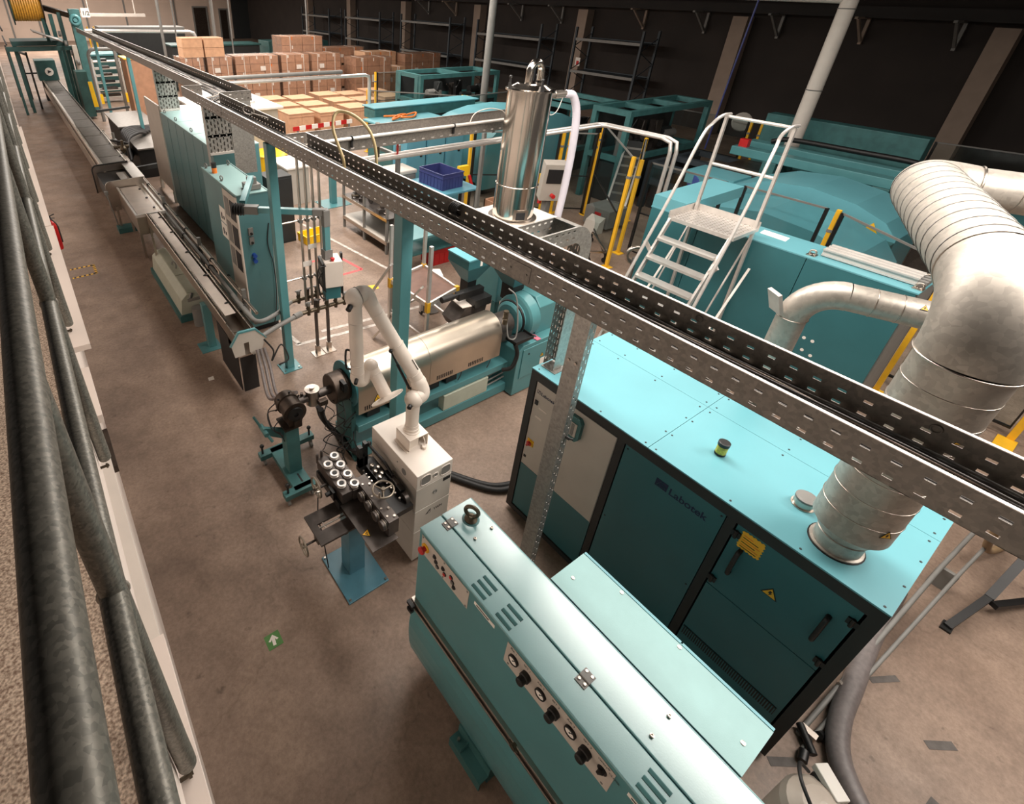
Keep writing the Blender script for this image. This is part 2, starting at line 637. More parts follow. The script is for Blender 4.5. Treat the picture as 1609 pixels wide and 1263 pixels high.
def warning(parent, c, X, Y, s, sym='bolt'):
    """yellow triangle with a black border and symbol, on a surface with normal X x Y"""
    c, X, Y = V(c), V(X).normalized(), V(Y).normalized()
    N = X.cross(Y)
    h = s * 0.866
    tri = [(-s / 2, -h / 3), (s / 2, -h / 3), (0, 2 * h / 3)]
    a = obj('warning_sign', MB().frame_prism(tri, c, X, Y, 0.002), INK, parent)
    b = obj('yellow_field', MB().frame_prism([(x * 0.8, y * 0.8) for x, y in tri], c + N * 0.0012, X, Y, 0.0016), YELLOW, a)
    mb = MB()
    if sym == 'bolt':
        pl = [(-0.05, 0.24), (0.09, 0.24), (0.02, 0.06), (0.12, 0.06), (-0.06, -0.2), (-0.02, 0.0), (-0.12, 0.0)]
        mb.frame_prism([(x * s, y * s) for x, y in pl], c + N * 0.0025, X, Y, 0.0012)
    else:
        for dx, dy, r in ((-0.07, -0.08, 0.07), (0.08, -0.1, 0.07), (0.0, 0.1, 0.06)):
            mb.cyl(c + X * dx * s + Y * dy * s + N * 0.0025, c + X * dx * s + Y * dy * s + N * 0.0037, r * s, n=8)
    obj('warning_symbol', mb, INK, a)
    return a

# ================================================================== the hall
S('floor', MB().box((-0.35, -6, -0.2), (26.2, 72, 0)), FLOORM)
S('wall_right', MB().box((26.0, -6, 0), (26.3, 72, 8)), WALLD)
wb = S('wall_back', MB().box((-6, 70.0, 0), (26.3, 70.3, 8)), WALLB)
S('wall_left', MB().box((-0.35, -6, 0), (-0.16, 72, 3.28)), WALLL)
S('ceiling', MB().box((-6, -6, 8.0), (26.3, 72, 8.2)), ROOFM)
n = 0
for y in (-3.4, 4.5, 12.4, 20.3, 28.4, 36.5, 44.6, 52.6):
    n += 1
    S('trim_%d' % n, MB().box((25.45, y - 0.3, 0), (25.98, y + 0.3, 4.62)), CONC)
n += 1
S('trim_%d' % n, MB().box((25.3, -6, 4.75), (25.98, 72, 5.1)), ROOFM)
for i, y in enumerate((-1, 2, 5.6, 8.2, 11, 14, 17, 22, 25, 31, 34)):
    n += 1
    mb = MB()
    mb.bar((25.9, y, 4.0), (24.9, y, 4.72), 0.08, 0.08)
    mb.bar((25.93, y, 3.9), (25.93, y, 4.75), 0.1, 0.1)
    mb.bar((24.7, y, 4.74), (25.9, y, 4.74), 0.1, 0.07)
    S('trim_%d' % n, mb, CONC if i % 3 == 0 else GREY)
# openings in the back wall
for i, (x0, x1, z1) in enumerate(((4.2, 8.4, 4.7), (12.4, 17.4, 4.7), (19.6, 21.0, 3.2), (22.6, 23.4, 3.0), (-1.2, 1.6, 4.6))):
    dr = S('door_%d' % (i + 1), MB().box((x0, 69.9, 0), (x1, 70.0, z1)), WALLB if z1 > 4 else BRONZE)
    obj('door_frame', MB().box((x0 - .15, 69.86, 0), (x0, 70, z1 + .15)).box((x1, 69.86, 0), (x1 + .15, 70, z1 + .15)).box((x0, 69.86, z1), (x1, 70, z1 + .15)), GREY, dr)
    if z1 > 4:
        for k in range(1, 5):
            obj('door_panel', MB().box((x0 + .05, 69.87, z1 * (k - 1) / 4 + .03), (x1 - .05, 69.9, z1 * k / 4 - .03)), WALLB, dr)
S('door_6', MB().box((24.0, 69.7, 0), (26, 69.95, 5.2)), CHAR)

# mezzanine the photograph is taken from
mz = S('floor', MB().box((-3.5, -6, 3.36), (-0.145, 72, 3.50)), GRIT)
S('trim_40', MB().box((-0.145, -6, 3.26), (-0.118, 72, 3.52)), WALLL)
S('trim_41', MB().box((-0.118, 2.52, 3.05), (-0.062, 3.0, 3.10)), WALLL)
S('trim_42', MB().box((-0.118, 3.02, 3.20), (-0.018, 5.1, 3.235)), WALLL)
S('trim_43', MB().box((-0.118, 5.12, 3.20), (-0.03, 9.5, 3.235)), WALLL)
S('trim_44', MB().box((-0.118, -1.0, 3.19), (-0.064, 1.14, 3.235)), WALLL)
S('trim_45', MB().box((-0.118, 1.15, 3.10), (-0.078, 2.18, 3.15)), WHITE)
S('trim_46', MB().box((-0.118, 2.2, 2.98), (-0.062, 2.5, 3.02)), BRONZE)

rl = thing('safety_railing', 'mottled galvanised tube railing along the mezzanine edge at the left', 'railing', (-0.09, 4, 3.3))
obj('handrail', MB().tube([(-0.092, y, 4.53) for y in (-1.5, 3, 9, 20, 40, 60)], 0.0245, 20), TUBEM, rl)
obj('knee_rail', MB().tube([(-0.094, y, 4.04) for y in (-1.5, 3, 9, 20, 40, 60)], 0.0242, 16), TUBEM, rl)
for k in range(-1, 12):
    y = 0.745 + 1.24 * k
    mb = MB().tube([(-0.092, y, 4.53), (-0.092, y, 3.42), (-0.091, y, 3.33), (-0.091, y, 3.28)], 0.0242, 16)
    mb.sphere((-0.091, y, 3.28), 0.0242, 12, 0.5)
    pt = obj('post', mb, TUBEM, rl)
    wm = MB().torus((-0.093, y, 4.04), (0, 1, 0), 0.0255, 0.004, 20, 6)
    obj('weld', wm, DUCTM, pt)
    bl = MB().cyl((-0.118, y - 0.012, 3.245), (-0.084, y - 0.012, 3.245), 0.006, n=8).cyl((-0.096, y - 0.012, 3.245), (-0.088, y - 0.012, 3.245), 0.011, n=6)
    obj('bolt', bl, BRASS, pt)

ex = thing('fire_extinguisher', 'red fire extinguisher hanging on the wall below the mezzanine', 'extinguisher', (-0.06, 11.42, 0.55))
obj('cylinder', MB().lathe([(0.02, 0), (0.075, 0.02), (0.08, 0.06), (0.08, 0.5), (0.06, 0.57), (0.03, 0.6), (0.03, 0.63)], (-0.06, 11.42, .55), n=16), RED, ex)
obj('valve_head', MB().cyl((-0.06, 11.42, 1.17), (-0.06, 11.42, 1.24), 0.022, n=10).bar((-0.06, 11.42, 1.24), (0.03, 11.42, 1.27), 0.02, 0.015).bar((-0.06, 11.42, 1.20), (0.02, 11.42, 1.19), 0.02, 0.01), BLACK, ex)
obj('discharge_hose', MB().tube(bez([(-0.05, 11.39, 1.2), (0.02, 11.3, 1.1), (0.03, 11.32, .9), (0.03, 11.36, .72)]), 0.012, 8), RUBBER, ex)
obj('wall_bracket', MB().box((-0.16, 11.35, .7), (-0.13, 11.49, 1.1)), GREY, ex)

# ================================================================== overhead cable tray


def rail_bars(mb, p, q, z0, z1, rows, pitch, slot, sh, th, nrm):
    """perforated upright sheet from p to q (xy) between z0,z1; rows = heights of slot rows, real holes"""
    p, q = V((p[0], p[1], 0)), V((q[0], q[1], 0))
    L = (q - p).length
    u = (q - p) / L
    w = V((nrm[0], nrm[1], 0)) * th

    def slab(a0, a1, b0, b1):
        P = [p + u * a0 + V((0, 0, b0)), p + u * a1 + V((0, 0, b0)), p + u * a1 + V((0, 0, b1)), p + u * a0 + V((0, 0, b1))]
        mb.add(P + [x + w for x in P], [(3, 2, 1, 0), (4, 5, 6, 7), (0, 1, 5, 4), (1, 2, 6, 5), (2, 3, 7, 6), (3, 0, 4, 7)])
    edges = [z0]
    for r in rows:
        edges += [r - sh / 2, r + sh / 2]
    edges.append(z1)
    for i in range(0, len(edges), 2):
        slab(0, L, edges[i], edges[i + 1])
    for r in rows:
        k = 0.0
        while k < L:
            e = min(k + pitch - slot, L)
            slab(k, e, r - sh / 2, r + sh / 2)
            k += pitch


TZ0, TZ1 = 3.42, 3.575
TX0, TX1 = 2.40, 2.762
tr = thing('cable_tray', 'long perforated grey cable tray running overhead above the line, nearest stretch', 'cable tray', (2.58, 4, TZ0))
mb = MB()
rail_bars(mb, (TX0, -2.0), (TX0, 9.1), TZ0, TZ1, (3.452, 3.525), 0.1, 0.034, 0.013, 0.003, (1, 0))
obj('side_rail', mb, TRAYM, tr)
obj('rail_lip', MB().box((TX0, -2.0, TZ1), (TX0 + 0.018, 9.1, TZ1 + 0.004)), ALU, tr)  # brighter metal than the rail, stands for light caught on the lip
mb = MB()
rail_bars(mb, (TX1 - 0.003, -2.0), (TX1 - 0.003, 5.88), TZ0, TZ1, (3.447, 3.51), 0.1, 0.034, 0.013, 0.003, (1, 0))
obj('side_rail', mb, TRAYM, tr)
obj('rail_lip', MB().box((TX1 - 0.018, -2.0, TZ1), (TX1, 5.88, TZ1 + 0.004)), ALU, tr)  # bright metal again in place of light falling on the lip
mb = MB()
rail_bars(mb, (TX1 - 0.003, 6.5), (TX1 - 0.003, 9.1), TZ0, TZ1, (3.447, 3.51), 0.1, 0.034, 0.013, 0.003, (1, 0))
mb.box((TX1 - 0.018, 6.5, TZ1), (TX1, 9.1, TZ1 + 0.004))
obj('side_rail', mb, TRAYM, tr)
mb = MB()
k = -2.0
while k < 9.6:
    mb.box((TX0, k, TZ0 - 0.003), (TX1, k + 0.062, TZ0))
    k += 0.1
for a in (TX0, TX0 + 0.12, TX0 + 0.225, TX1 - 0.03):
    mb.box((a, -2.0, TZ0 - 0.0028), (a + 0.03, 9.6, TZ0 - 0.0002))
obj('tray_floor', mb, TRAYM, tr)
for y in (-0.9, 2.05, 5.0, 8.0):
    obj('joint_plate', MB().box((TX0 - 0.003, y - 0.1, 3.44), (TX0, y + 0.1, 3.55)).cyl((TX0 - 0.008, y - .07, 3.49), (TX0, y - .07, 3.49), .008, n=6).cyl((TX0 - 0.008, y + .07, 3.49), (TX0, y + .07, 3.49), .008, n=6), TRAYM, tr)
for y in (0.06, 1.06, 3.1):
    obj('round_boss', MB().torus((TX1 - 0.006, y, 3.535), (1, 0, 0), 0.018, 0.004, 14, 5), TRAYM, tr)

tj = thing('cable_tray', 'sideways jog of the cable tray above the electric cabinets', 'cable tray', (2.95, 9.5, TZ0))
mb = MB()
rail_bars(mb, (2.40, 10.0), (2.74, 10.0), TZ0, TZ1, (3.5,), 0.1, 0.034, 0.013, 0.003, (0, 1))
mb.box((2.40, 9.985, TZ1), (2.74, 10.003, TZ1 + .004))
obj('side_rail', mb, TRAYM, tj)
mb = MB()
rail_bars(mb, (2.76, 9.1), (3.3, 9.1), TZ0, TZ1, (3.46, 3.53), 0.1, 0.034, 0.013, 0.003, (0, 1))
mb.box((2.76, 9.09, TZ1), (3.3, 9.11, TZ1 + .004))
obj('side_rail', mb, TRAYM, tj)
obj('side_rail', MB().box((2.40, 9.1, TZ0), (2.403, 10.0, TZ1)).box((2.4, 9.1, TZ1), (2.415, 10, TZ1 + .004)), TRAYM, tj)
obj('side_rail', MB().box((3.297, 9.1, TZ0), (3.3, 10.0, TZ1)), TRAYM, tj)
obj('tray_floor', MB().box((2.40, 9.6, TZ0 - .003), (3.3, 10.0, TZ0)).box((2.764, 9.1, TZ0 - .003), (3.3, 9.6, TZ0)), TRAYM, tj)

tf = thing('cable_tray', 'far stretch of the overhead cable tray beyond the jog', 'cable tray', (3.0, 20, TZ0))
obj('side_rail', MB().box((2.74, 10.0, TZ0), (2.744, 26.5, TZ1)).box((2.74, 10, TZ1), (2.76, 26.5, TZ1 + .004)), TRAYM, tf)
mb = MB()
rail_bars(mb, (3.296, 10.0), (3.296, 26.5), TZ0, TZ1, (3.50,), 0.14, 0.045, 0.018, 0.003, (1, 0))
mb.box((3.28, 10, TZ1), (3.3, 26.5, TZ1 + .004))
obj('side_rail', mb, TRAYM, tf)
obj('tray_floor', MB().box((2.744, 10.0, TZ0 - .003), (3.296, 26.5, TZ0)), TRAYM, tf)

for i in range(16):
    x = TX0 + 0.06 + 0.016 * i
    z = TZ0 + 0.012 + (i % 3) * 0.013
    pts = []
    y = -2.0
    while y < 9.4:
        pts.append((min(max(x + random.uniform(-.014, .014), TX0 + .02), TX1 - .03), y, z + random.uniform(-.003, .012)))
        y += 0.7
    pts += [(x + .35, 9.55, z + .02), (x + 0.45, 10.2, z)]
    y = 11.0
    while y < 26:
        pts.append((x + 0.42 + random.uniform(-.05, .05), y, z + random.uniform(-.003, .03)))
        y += 1.3
    dark = i % 4 != 1
    obj('cable', MB().tube(bez(pts, 3), 0.0055 + .0035 * (i % 3 == 0), 6), WIREM if dark else WIREL,
        label='dark cable lying along the overhead tray' if dark else 'pale cable lying along the overhead tray', cat='cable',
        group='dark cables in the overhead tray' if dark else 'pale cables in the overhead tray')
mb = MB()
for k in range(5):
    mb.torus((TX1 - 0.01, 3.05 + k * 0.02, 3.52), (0.1, 1, 0.2), 0.05, 0.008, 18, 6)
obj('cable_bundle', mb, RUBBER, label='black cable coil looped over the back rail of the overhead tray', cat='cable')
obj('cable_bundle', MB().tube(bez([(2.56, 4.62, 3.50), (2.52, 4.58, 3.62), (2.50, 4.72, 3.86), (2.58, 4.78, 4.0), (2.70, 4.66, 3.98), (2.82, 4.56, 3.84), (2.86, 4.5, 3.62), (2.86, 4.5, 3.30)], 6), 0.016, 8), mat('yellowed_hose', (186, 166, 122), .4), label='yellowed hose arching out of the overhead tray', cat='hose')
obj('cable_bundle', MB().torus((2.60, 7.35, 3.60), (0.5, 0.6, 0.5), 0.075, 0.007, 20, 6).tube(bez([(2.62, 7.28, 3.57), (2.72, 7.0, 3.55), (2.74, 6.9, 3.50)], 6), .007, 6), LGREY, label='small white cable coil lying in the overhead tray', cat='cable')

# branch tray with bend going down to the dryer
bt = thing('branch_tray', 'short galvanised branch tray bending down onto the teal dryer', 'cable tray', (3.4, 2.5, 3.3))
for y in (2.40, 2.64):
    mb = MB()
    rail_bars(mb, (2.78, y), (3.42, y), 3.32, 3.46, (3.37, 3.43), 0.07, 0.03, 0.014, 0.003, (0, 1))
    mb.box((2.78, y - .008, 3.46), (3.42, y + .008, 3.463))
    obj('side_rail', mb, GALV, bt)
    poly = arc((3.42, 3.22, 0), (1, 0, 0), (0, 1, 0), 0.24, PI / 2, 0, 8)
    inn = arc((3.42, 3.22, 0), (1, 0, 0), (0, 1, 0), 0.10, PI / 2, 0, 8)
    obj('bend_cheek', MB().prism([(p.x, p.y) for p in poly] + [(p.x, p.y) for p in reversed(inn)], 'y', y, y + .004), GALV, bt)
outer = arc((3.42, 0, 3.22), (1, 0, 0), (0, 0, 1), 0.24, PI / 2, 0, 8)
mb = MB()
for a, b in zip(outer, outer[1:]):
    mb.add([(a.x, 2.40, a.z), (b.x, 2.40, b.z), (b.x, 2.644, b.z), (a.x, 2.644, a.z), (a.x, 2.40, a.z - .003), (b.x - .003, 2.40, b.z), (b.x - .003, 2.644, b.z), (a.x, 2.644, a.z - .003)], [(0, 1, 2, 3), (7, 6, 5, 4)], False)
obj('bend_cover', mb, GALV, bt)
obj('tray_floor', MB().box((2.78, 2.4, 3.317), (3.42, 2.644, 3.32)), GALV, bt)


def perf_upright(name, parent, x0, x1, y, z0, z1, cols, pitch, slot, m, th=.003, axis='y', bars=()):
    """upright sheet with vertical slots, real holes; in the plane y=const (axis y) or x=const (axis x)"""
    mb = MB()
    W = (x1 - x0) / cols
    g = W * 0.34

    def bx(a, b, c, d):
        if axis == 'y':
            mb.box((a, y, c), (b, y + th, d))
        else:
            mb.box((y, a, c), (y + th, b, d))
    for c in range(cols + 1):
        a = x0 + W * c - (W - g) / 2
        bx(max(x0, a), min(x1, a + W - g), z0, z1)
    for c in range(cols):
        a = x0 + W * c + (W - g) / 2
        z = z0 + (pitch / 2 if c % 2 else 0)
        if c % 2:
            bx(a, a + g, z0, z0 + pitch * .2)
        while z < z1:
            bx(a, a + g, z, min(z1, z + pitch - slot))
            z += pitch
    for zb in bars:
        bx(x0, x1, zb, zb + .05)
    return obj(name, mb, m, parent)


perf_upright('perforated_web', bt, 2.41, 2.53, 3.655, 2.0, 3.22, 5, 0.075, 0.05, GALV, axis='x')
obj('side_rail', MB().box((3.52, 2.40, 2.0), (3.66, 2.403, 3.22)), GALV, bt)
perf_upright('side_rail', bt, 3.53, 3.66, 2.53, 2.0, 3.22, 3, 0.075, 0.03, GALV, axis='y')
obj('foot_flange', MB().box((3.5, 2.36, 1.982), (3.67, 2.53, 1.988)), GALV, bt)

# ------------------------------------------------------------------ posts carrying the tray


def post(label, x, y, w, top, group=None, m=TEAL, base=0.34, by=0.30):
    t = thing('support_post', label, 'post', (x, y, 0), group)
    obj('shaft', MB().box((x - w / 2, y - w / 2, 0.012), (x + w / 2, y + w / 2, top)), m, t, bevel=.008)
    obj('base_plate', MB().box((x - base / 2, y - by / 2, 0), (x + base / 2, y + by / 2, 0.012)), m, t)
    for sx in (-1, 1):
        for sy in (-1, 1):
            obj('anchor_bolt', MB().cyl((x + sx * (base / 2 - .04), y + sy * (by / 2 - .04), .012), (x + sx * (base / 2 - .04), y + sy * (by / 2 - .04), .03), .012, n=6), BRUSH, t)
    return t


post('teal tray post with bolted base plate beside the tall teal cabinet', 2.43, 6.27, 0.115, 3.415, base=.30, by=.28)
post('teal tray post standing between the white extraction arm and the extruder', 2.52, 3.50, 0.125, 3.415)
post('slim teal post rising to the far cable tray above the black machine bed', 3.2, 19.2, 0.10, 3.41, base=.26)
post('second slim teal post under the far cable tray', 3.05, 24.6, 0.10, 3.41, base=.26)
post('short teal stub post on a square plate behind the rows of pipes', 6.55, 12.5, 0.16, 1.15, base=.8, by=.7)

gc = thing('support_column', 'galvanised channel column with slotted flanges in front of the teal dryer', 'column', (2.6, 1.62, 0))
obj('web', MB().box((2.55, 1.55, .012), (2.554, 1.672, 3.415)), GALV, gc)
perf_upright('flange', gc, 2.554, 2.62, 1.55, .012, 3.415, 2, 0.08, 0.03, GALV, axis='y')
perf_upright('flange', gc, 2.554, 2.62, 1.669, .012, 3.415, 2, 0.08, 0.03, GALV, axis='y')
for z in (2.98, .93):
    for y, dz in ((1.64, 0.0), (1.585, 0.0)):
        obj('bolt', MB().cyl((2.55, y, z), (2.543, y, z), .011, n=6), BRUSH, gc)
obj('base_plate', MB().box((2.46, 1.5, 0), (2.70, 1.72, .012)), GALV, gc)
obj('cable_clip', MB().cyl((2.60, 1.55, 2.34), (2.60, 1.52, 2.34), .012, n=8).cyl((2.60, 1.525, 2.34), (2.615, 1.50, 2.345), .008, n=8), BLACK, gc)

# ================================================================== granulate dryer (big teal cabinet, right of centre)
X0, X1, Y0, Y1, ZT = 3.415, 4.585, -0.245, 2.555, 1.98
dr = thing('dryer_cabinet', 'big bright teal dryer cabinet with charcoal frame and printed maker name, right of centre', 'cabinet', ((X0 + X1) / 2, (Y0 + Y1) / 2, 0))
F = 0.075
for x in (X0, X1 - F):
    for y in (Y0, Y1 - F):
        obj('corner_post', MB().box((x, y, .06), (x + F, y + F, ZT - .012)), CHAR, dr)
bars_y = (1.54, 0.635)
for y in bars_y:
    obj('frame_upright', MB().box((X0, y - .032, .12), (X0 + F, y + .032, 1.87)), CHAR, dr)
for z in (.06, 1.868):
    h = .06 if z < 1 else .10
    obj('frame_rail', MB().box((X0, Y0 + F, z), (X0 + F, Y1 - F, z + h)), CHAR, dr)
    obj('frame_rail', MB().box((X1 - F, Y0 + F, z), (X1, Y1 - F, z + h)), CHAR, dr)
    for y in (Y0, Y1 - F):
        obj('frame_rail', MB().box((X0 + F, y, z), (X1 - F, y + F, z + h)), CHAR, dr)
for x in (X0 + .04, X1 - .1):
    for y in (Y0 + .05, Y1 - .1):
        obj('foot', MB().cyl((x + .03, y, 0), (x + .03, y, .06), .035, n=10), BLACK, dr)
# roof sheets
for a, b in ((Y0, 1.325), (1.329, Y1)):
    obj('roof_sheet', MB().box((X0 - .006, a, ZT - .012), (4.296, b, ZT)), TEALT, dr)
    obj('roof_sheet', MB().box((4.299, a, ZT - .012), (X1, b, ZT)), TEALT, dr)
scm = None
for y in (-.2, .25, .7, 1.28, 1.37, 1.8, 2.2, 2.5):
    for x in (X0 + .03, 4.24, 4.35, X1 - .03):
        if scm is None:
            scm = obj('screw', MB().cyl((x, y, ZT), (x, y, ZT + .003), .008, n=8), CHAR, dr)
            scm_m = D.meshes.new('screw_mesh')
            scm_m = mesh_of('screw_mesh', MB().cyl((0, 0, 0), (0, 0, .003), .008, n=8), CHAR)
        else:
            piece(scm_m, 'screw', dr, (x, y, ZT))
for x in (3.7, 4.0):
    for y in (Y0 + .025, Y1 - .025, 1.30, 1.355):
        piece(scm_m, 'screw', dr, (x, y, ZT))
XF = X0 + .012
# control panel and white door (left bay), teal lower panel
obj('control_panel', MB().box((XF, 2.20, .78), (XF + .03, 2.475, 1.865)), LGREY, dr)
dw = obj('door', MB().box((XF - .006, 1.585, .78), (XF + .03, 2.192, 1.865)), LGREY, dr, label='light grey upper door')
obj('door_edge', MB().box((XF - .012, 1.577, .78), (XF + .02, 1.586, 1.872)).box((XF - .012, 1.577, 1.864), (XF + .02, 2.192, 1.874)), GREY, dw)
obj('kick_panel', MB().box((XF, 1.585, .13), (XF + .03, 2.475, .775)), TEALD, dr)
hb = MB().frame_prism([(-.045, -.13), (.045, -.13), (.075, -.09), (.075, .09), (.045, .13), (-.045, .13), (-.075, .09), (-.075, -.09)], (XF - .006, 1.97, 1.68), (0, -1, 0), (0, 0, 1), .045)
ph = obj('pocket_handle', hb, TEALO, dw)
obj('handle_recess', MB().box((XF - .056, 1.93, 1.6), (XF - .050, 2.01, 1.75)), LGREY, dw)
obj('latch_slot', MB().box((XF - .060, 1.955, 1.61), (XF - .055, 1.985, 1.74)), GREY, dw)
sw = obj('rotary_switch', MB().box((XF - .006, 2.37, 1.07), (XF, 2.45, 1.15)).cyl((XF - .006, 2.41, 1.11), (XF - .02, 2.41, 1.11), .035, n=14), YELLOW, dr)
obj('switch_grip', MB().cyl((XF - .02, 2.41, 1.11), (XF - .03, 2.41, 1.11), .028, n=12).obox((XF - .04, 2.41, 1.11), (.02, .02, .055), (.4, 0, 0)), RED, sw)
obj('panel_socket', MB().box((XF - .004, 2.43, .88), (XF, 2.46, .91)), INK, dr)
obj('panel_button', MB().box((XF - .01, 2.42, 1.60), (XF, 2.455, 1.65)), INK, dr)
obj('label_plate', MB().box((XF - .002, 2.30, 1.57), (XF, 2.40, 1.59)), WHITE, dr)
obj('label_plate', MB().box((XF - .002, 2.34, 1.45), (XF, 2.42, 1.475)), WHITE, dr)
text(dr, 'lettering', 'Labotek', (XF - .0005, 2.405, 1.735), (0, -1, 0), (0, 0, 1), .052, NAVYINK)
obj('logo_mark', MB().box((XF - .002, 2.415, 1.735), (XF, 2.455, 1.737)).box((XF - .002, 2.415, 1.772), (XF, 2.455, 1.774)).box((XF - .002, 2.415, 1.735), (XF, 2.418, 1.774)).box((XF - .002, 2.452, 1.735), (XF, 2.455, 1.774)).bar((XF - .001, 2.443, 1.742), (XF - .001, 2.427, 1.768), .002, .006), NAVYINK, dr)
# middle panel with the maker's name
mpn = obj('front_panel', MB().box((XF - .004, .675, .13), (XF + .03, 1.50, 1.862)), TEALD, dr)
for y in (.70, 1.475):
    for z in (.2, 1.0, 1.83):
        piece(scm_m, 'screw', dr, (XF - .004, y, z), (0, -PI / 2, 0))
text(mpn, 'lettering', 'Labotek', (XF - .0045, 1.075, 1.690), (0, -1, 0), (0, 0, 1), .092, NAVYINK)
lg = MB()
lg.frame_prism([(0, 0), (.1, 0), (.1, .075), (0, .075)], (XF - .0048, 1.19, 1.69), (0, -1, 0), (0, 0, 1), .001)
lo = obj('logo_mark', lg, NAVYINK, mpn)
lg = MB()
for a, b in (((.015, .015), (.04, .06)), ((.04, .06), (.06, .06)), ((.015, .015), (.05, .015)), ((.045, .04), (.08, .04)), ((.06, .02), (.085, .02)), ((.085, .02), (.08, .04))):
    lg.bar((XF - .0065, 1.19 - a[0], 1.69 + a[1]), (XF - .0065, 1.19 - b[0], 1.69 + b[1]), .0015, .006, (1, 0, 0))
obj('logo_lines', lg, TEALO, mpn)
# right bay doors
du = obj('door', MB().box((XF - .006, -.155, 1.185), (XF + .03, .592, 1.862)), TEALD, dr)
dl = obj('door', MB().box((XF - .006, -.155, .13), (XF + .03, .592, 1.178)), TEALD, dr)
for y in (.505, -.045):
    g = MB().tube(bez([(XF - .006, y, 1.43), (XF - .045, y, 1.44), (XF - .05, y, 1.55), (XF - .045, y, 1.66), (XF - .006, y, 1.67)], 5), .016, 8)
    obj('door_handle', g, BLACK, du)
for y, z in ((.575, 1.78), (.575, 1.26), (-.14, 1.75), (-.14, 1.28)):
    obj('hinge', MB().box((XF - .02, y - .03, z - .025), (XF - .004, y + .03, z + .025)).cyl((XF - .02, y, z - .035), (XF - .02, y, z + .035), .012, n=8), BLACK, du)
zig = []
w, h, nz = .145, .155, 11
for side in range(4):
    for k in range(nz):
        t = k / nz
        e = .006 if k % 2 else -.004
        zig.append([(t * w, -e), (w + e, t * h), (w - t * w, h + e), (-e, h - t * h)][side])
yl = obj('yellow_label', MB().frame_prism(zig, (XF - .0075, .545, 1.69), (0, -1, 0), (0, 0, 1), .0015), YELLOW, du, label='yellow serrated warning label')
for k, wd_ in enumerate((.11, .115, .09, .115, .1, .06)):
    obj('text_line', MB().box((XF - .0105, .53 - wd_, 1.705 + k * .021), (XF - .0095, .53, 1.711 + k * .021)), ORANGE if k % 2 else INK, du)
warning(du, (XF - .0075, .25, 1.505), (0, -1, 0), (0, 0, 1), .105)
vg = obj('vent_grille', MB().box((XF - .009, -.13, .50), (XF - .005, .585, .60)), BLACK, dl)
mb = MB()
for k in range(44):
    mb.box((XF - .016, -.125 + k * .0163, .505), (XF - .009, -.125 + k * .0163 + .007, .595))
obj('vent_slats', mb, TEALD, dl, kind='stuff')
# sides and rear
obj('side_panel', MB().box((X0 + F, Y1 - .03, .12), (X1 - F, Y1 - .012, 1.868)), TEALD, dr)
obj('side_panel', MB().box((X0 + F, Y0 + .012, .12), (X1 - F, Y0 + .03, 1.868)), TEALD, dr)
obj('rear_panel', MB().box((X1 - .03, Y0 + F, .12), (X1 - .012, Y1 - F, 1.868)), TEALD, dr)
mb = MB().cyl((3.85, .40, ZT), (3.85, .40, ZT + .008), .075, n=20).pipe((3.85, .40, ZT), (3.85, .40, ZT + .065), .065, .06)
st = obj('outlet_stub', mb, BRUSH, dr, label='short capped outlet stub')
obj('stub_cap', MB().lathe([(.063, 0), (.068, .004), (.068, .02), (.05, .026)], (3.85, .40, ZT + .055), n=20), GREY, st)

jr = thing('glass_jar', 'small glass jar of yellow granulate with black lid on the teal dryer', 'jar', (3.83, .98, ZT))
obj('glass', MB().lathe([(.034, 0), (.04, .006), (.04, .085), (.034, .095)], (3.83, .98, ZT), n=18), mat('yellow_jar_fill', (186, 182, 60), .2, var=.3, scale=60), jr)
obj('lid', MB().lathe([(.041, .092), (.043, .094), (.043, .122), (.036, .126)], (3.83, .98, ZT), n=18), BLACK, jr)
obj('label_band', MB().lathe([(.0405, .004), (.0408, .004), (.0408, .022), (.0405, .022)], (3.83, .98, ZT), n=18, caps=False), INK, jr)
cb = thing('cable_conduit_pair', 'two dark metal conduits sloping past the right end of the teal dryer', 'pipe', (4.6, -.4, 0))
obj('conduit', MB().tube([(3.82, -.325, .02), (4.6, -.37, .10), (6.4, -.48, .25), (7.9, -.60, .38)], .020, 8), GREY, cb)
obj('conduit', MB().tube([(3.70, -.385, .02), (4.55, -.45, .10), (6.4, -.60, .25), (7.9, -.74, .38)], .016, 8), GREY, cb)
obj('clamp', MB().box((3.85, -.42, .0), (3.90, -.31, .08)), BRUSH, cb)
obj('clamp', MB().bar((4.45, -.47, .07), (4.45, -.34, .12), .03, .03), BRUSH, cb)
obj('valve', MB().cyl((3.74, -.45, .06), (3.88, -.30, .06), .03, n=10).cyl((3.72, -.40, .05), (3.64, -.42, .04), .035, n=10).cyl((3.92, -.42, .06), (3.98, -.44, .03), .03, n=10), BLACK, cb)
obj('support_leg', MB().box((6.4, -.62, 0), (6.44, -.46, .24)), GREY, cb)
obj('flexible_duct', MB().tube(bez([(5.9, -.33, .10), (5.2, -.36, .085), (4.6, -.42, .085), (4.15, -.47, .085), (3.85, -.58, .085), (3.62, -.82, .085), (3.5, -1.1, .085)], 8), [.078] * 49, 14), HOSEG, label='thick grey duct hose curving over the floor at lower right', cat='hose')

# ================================================================== ventilation ducts


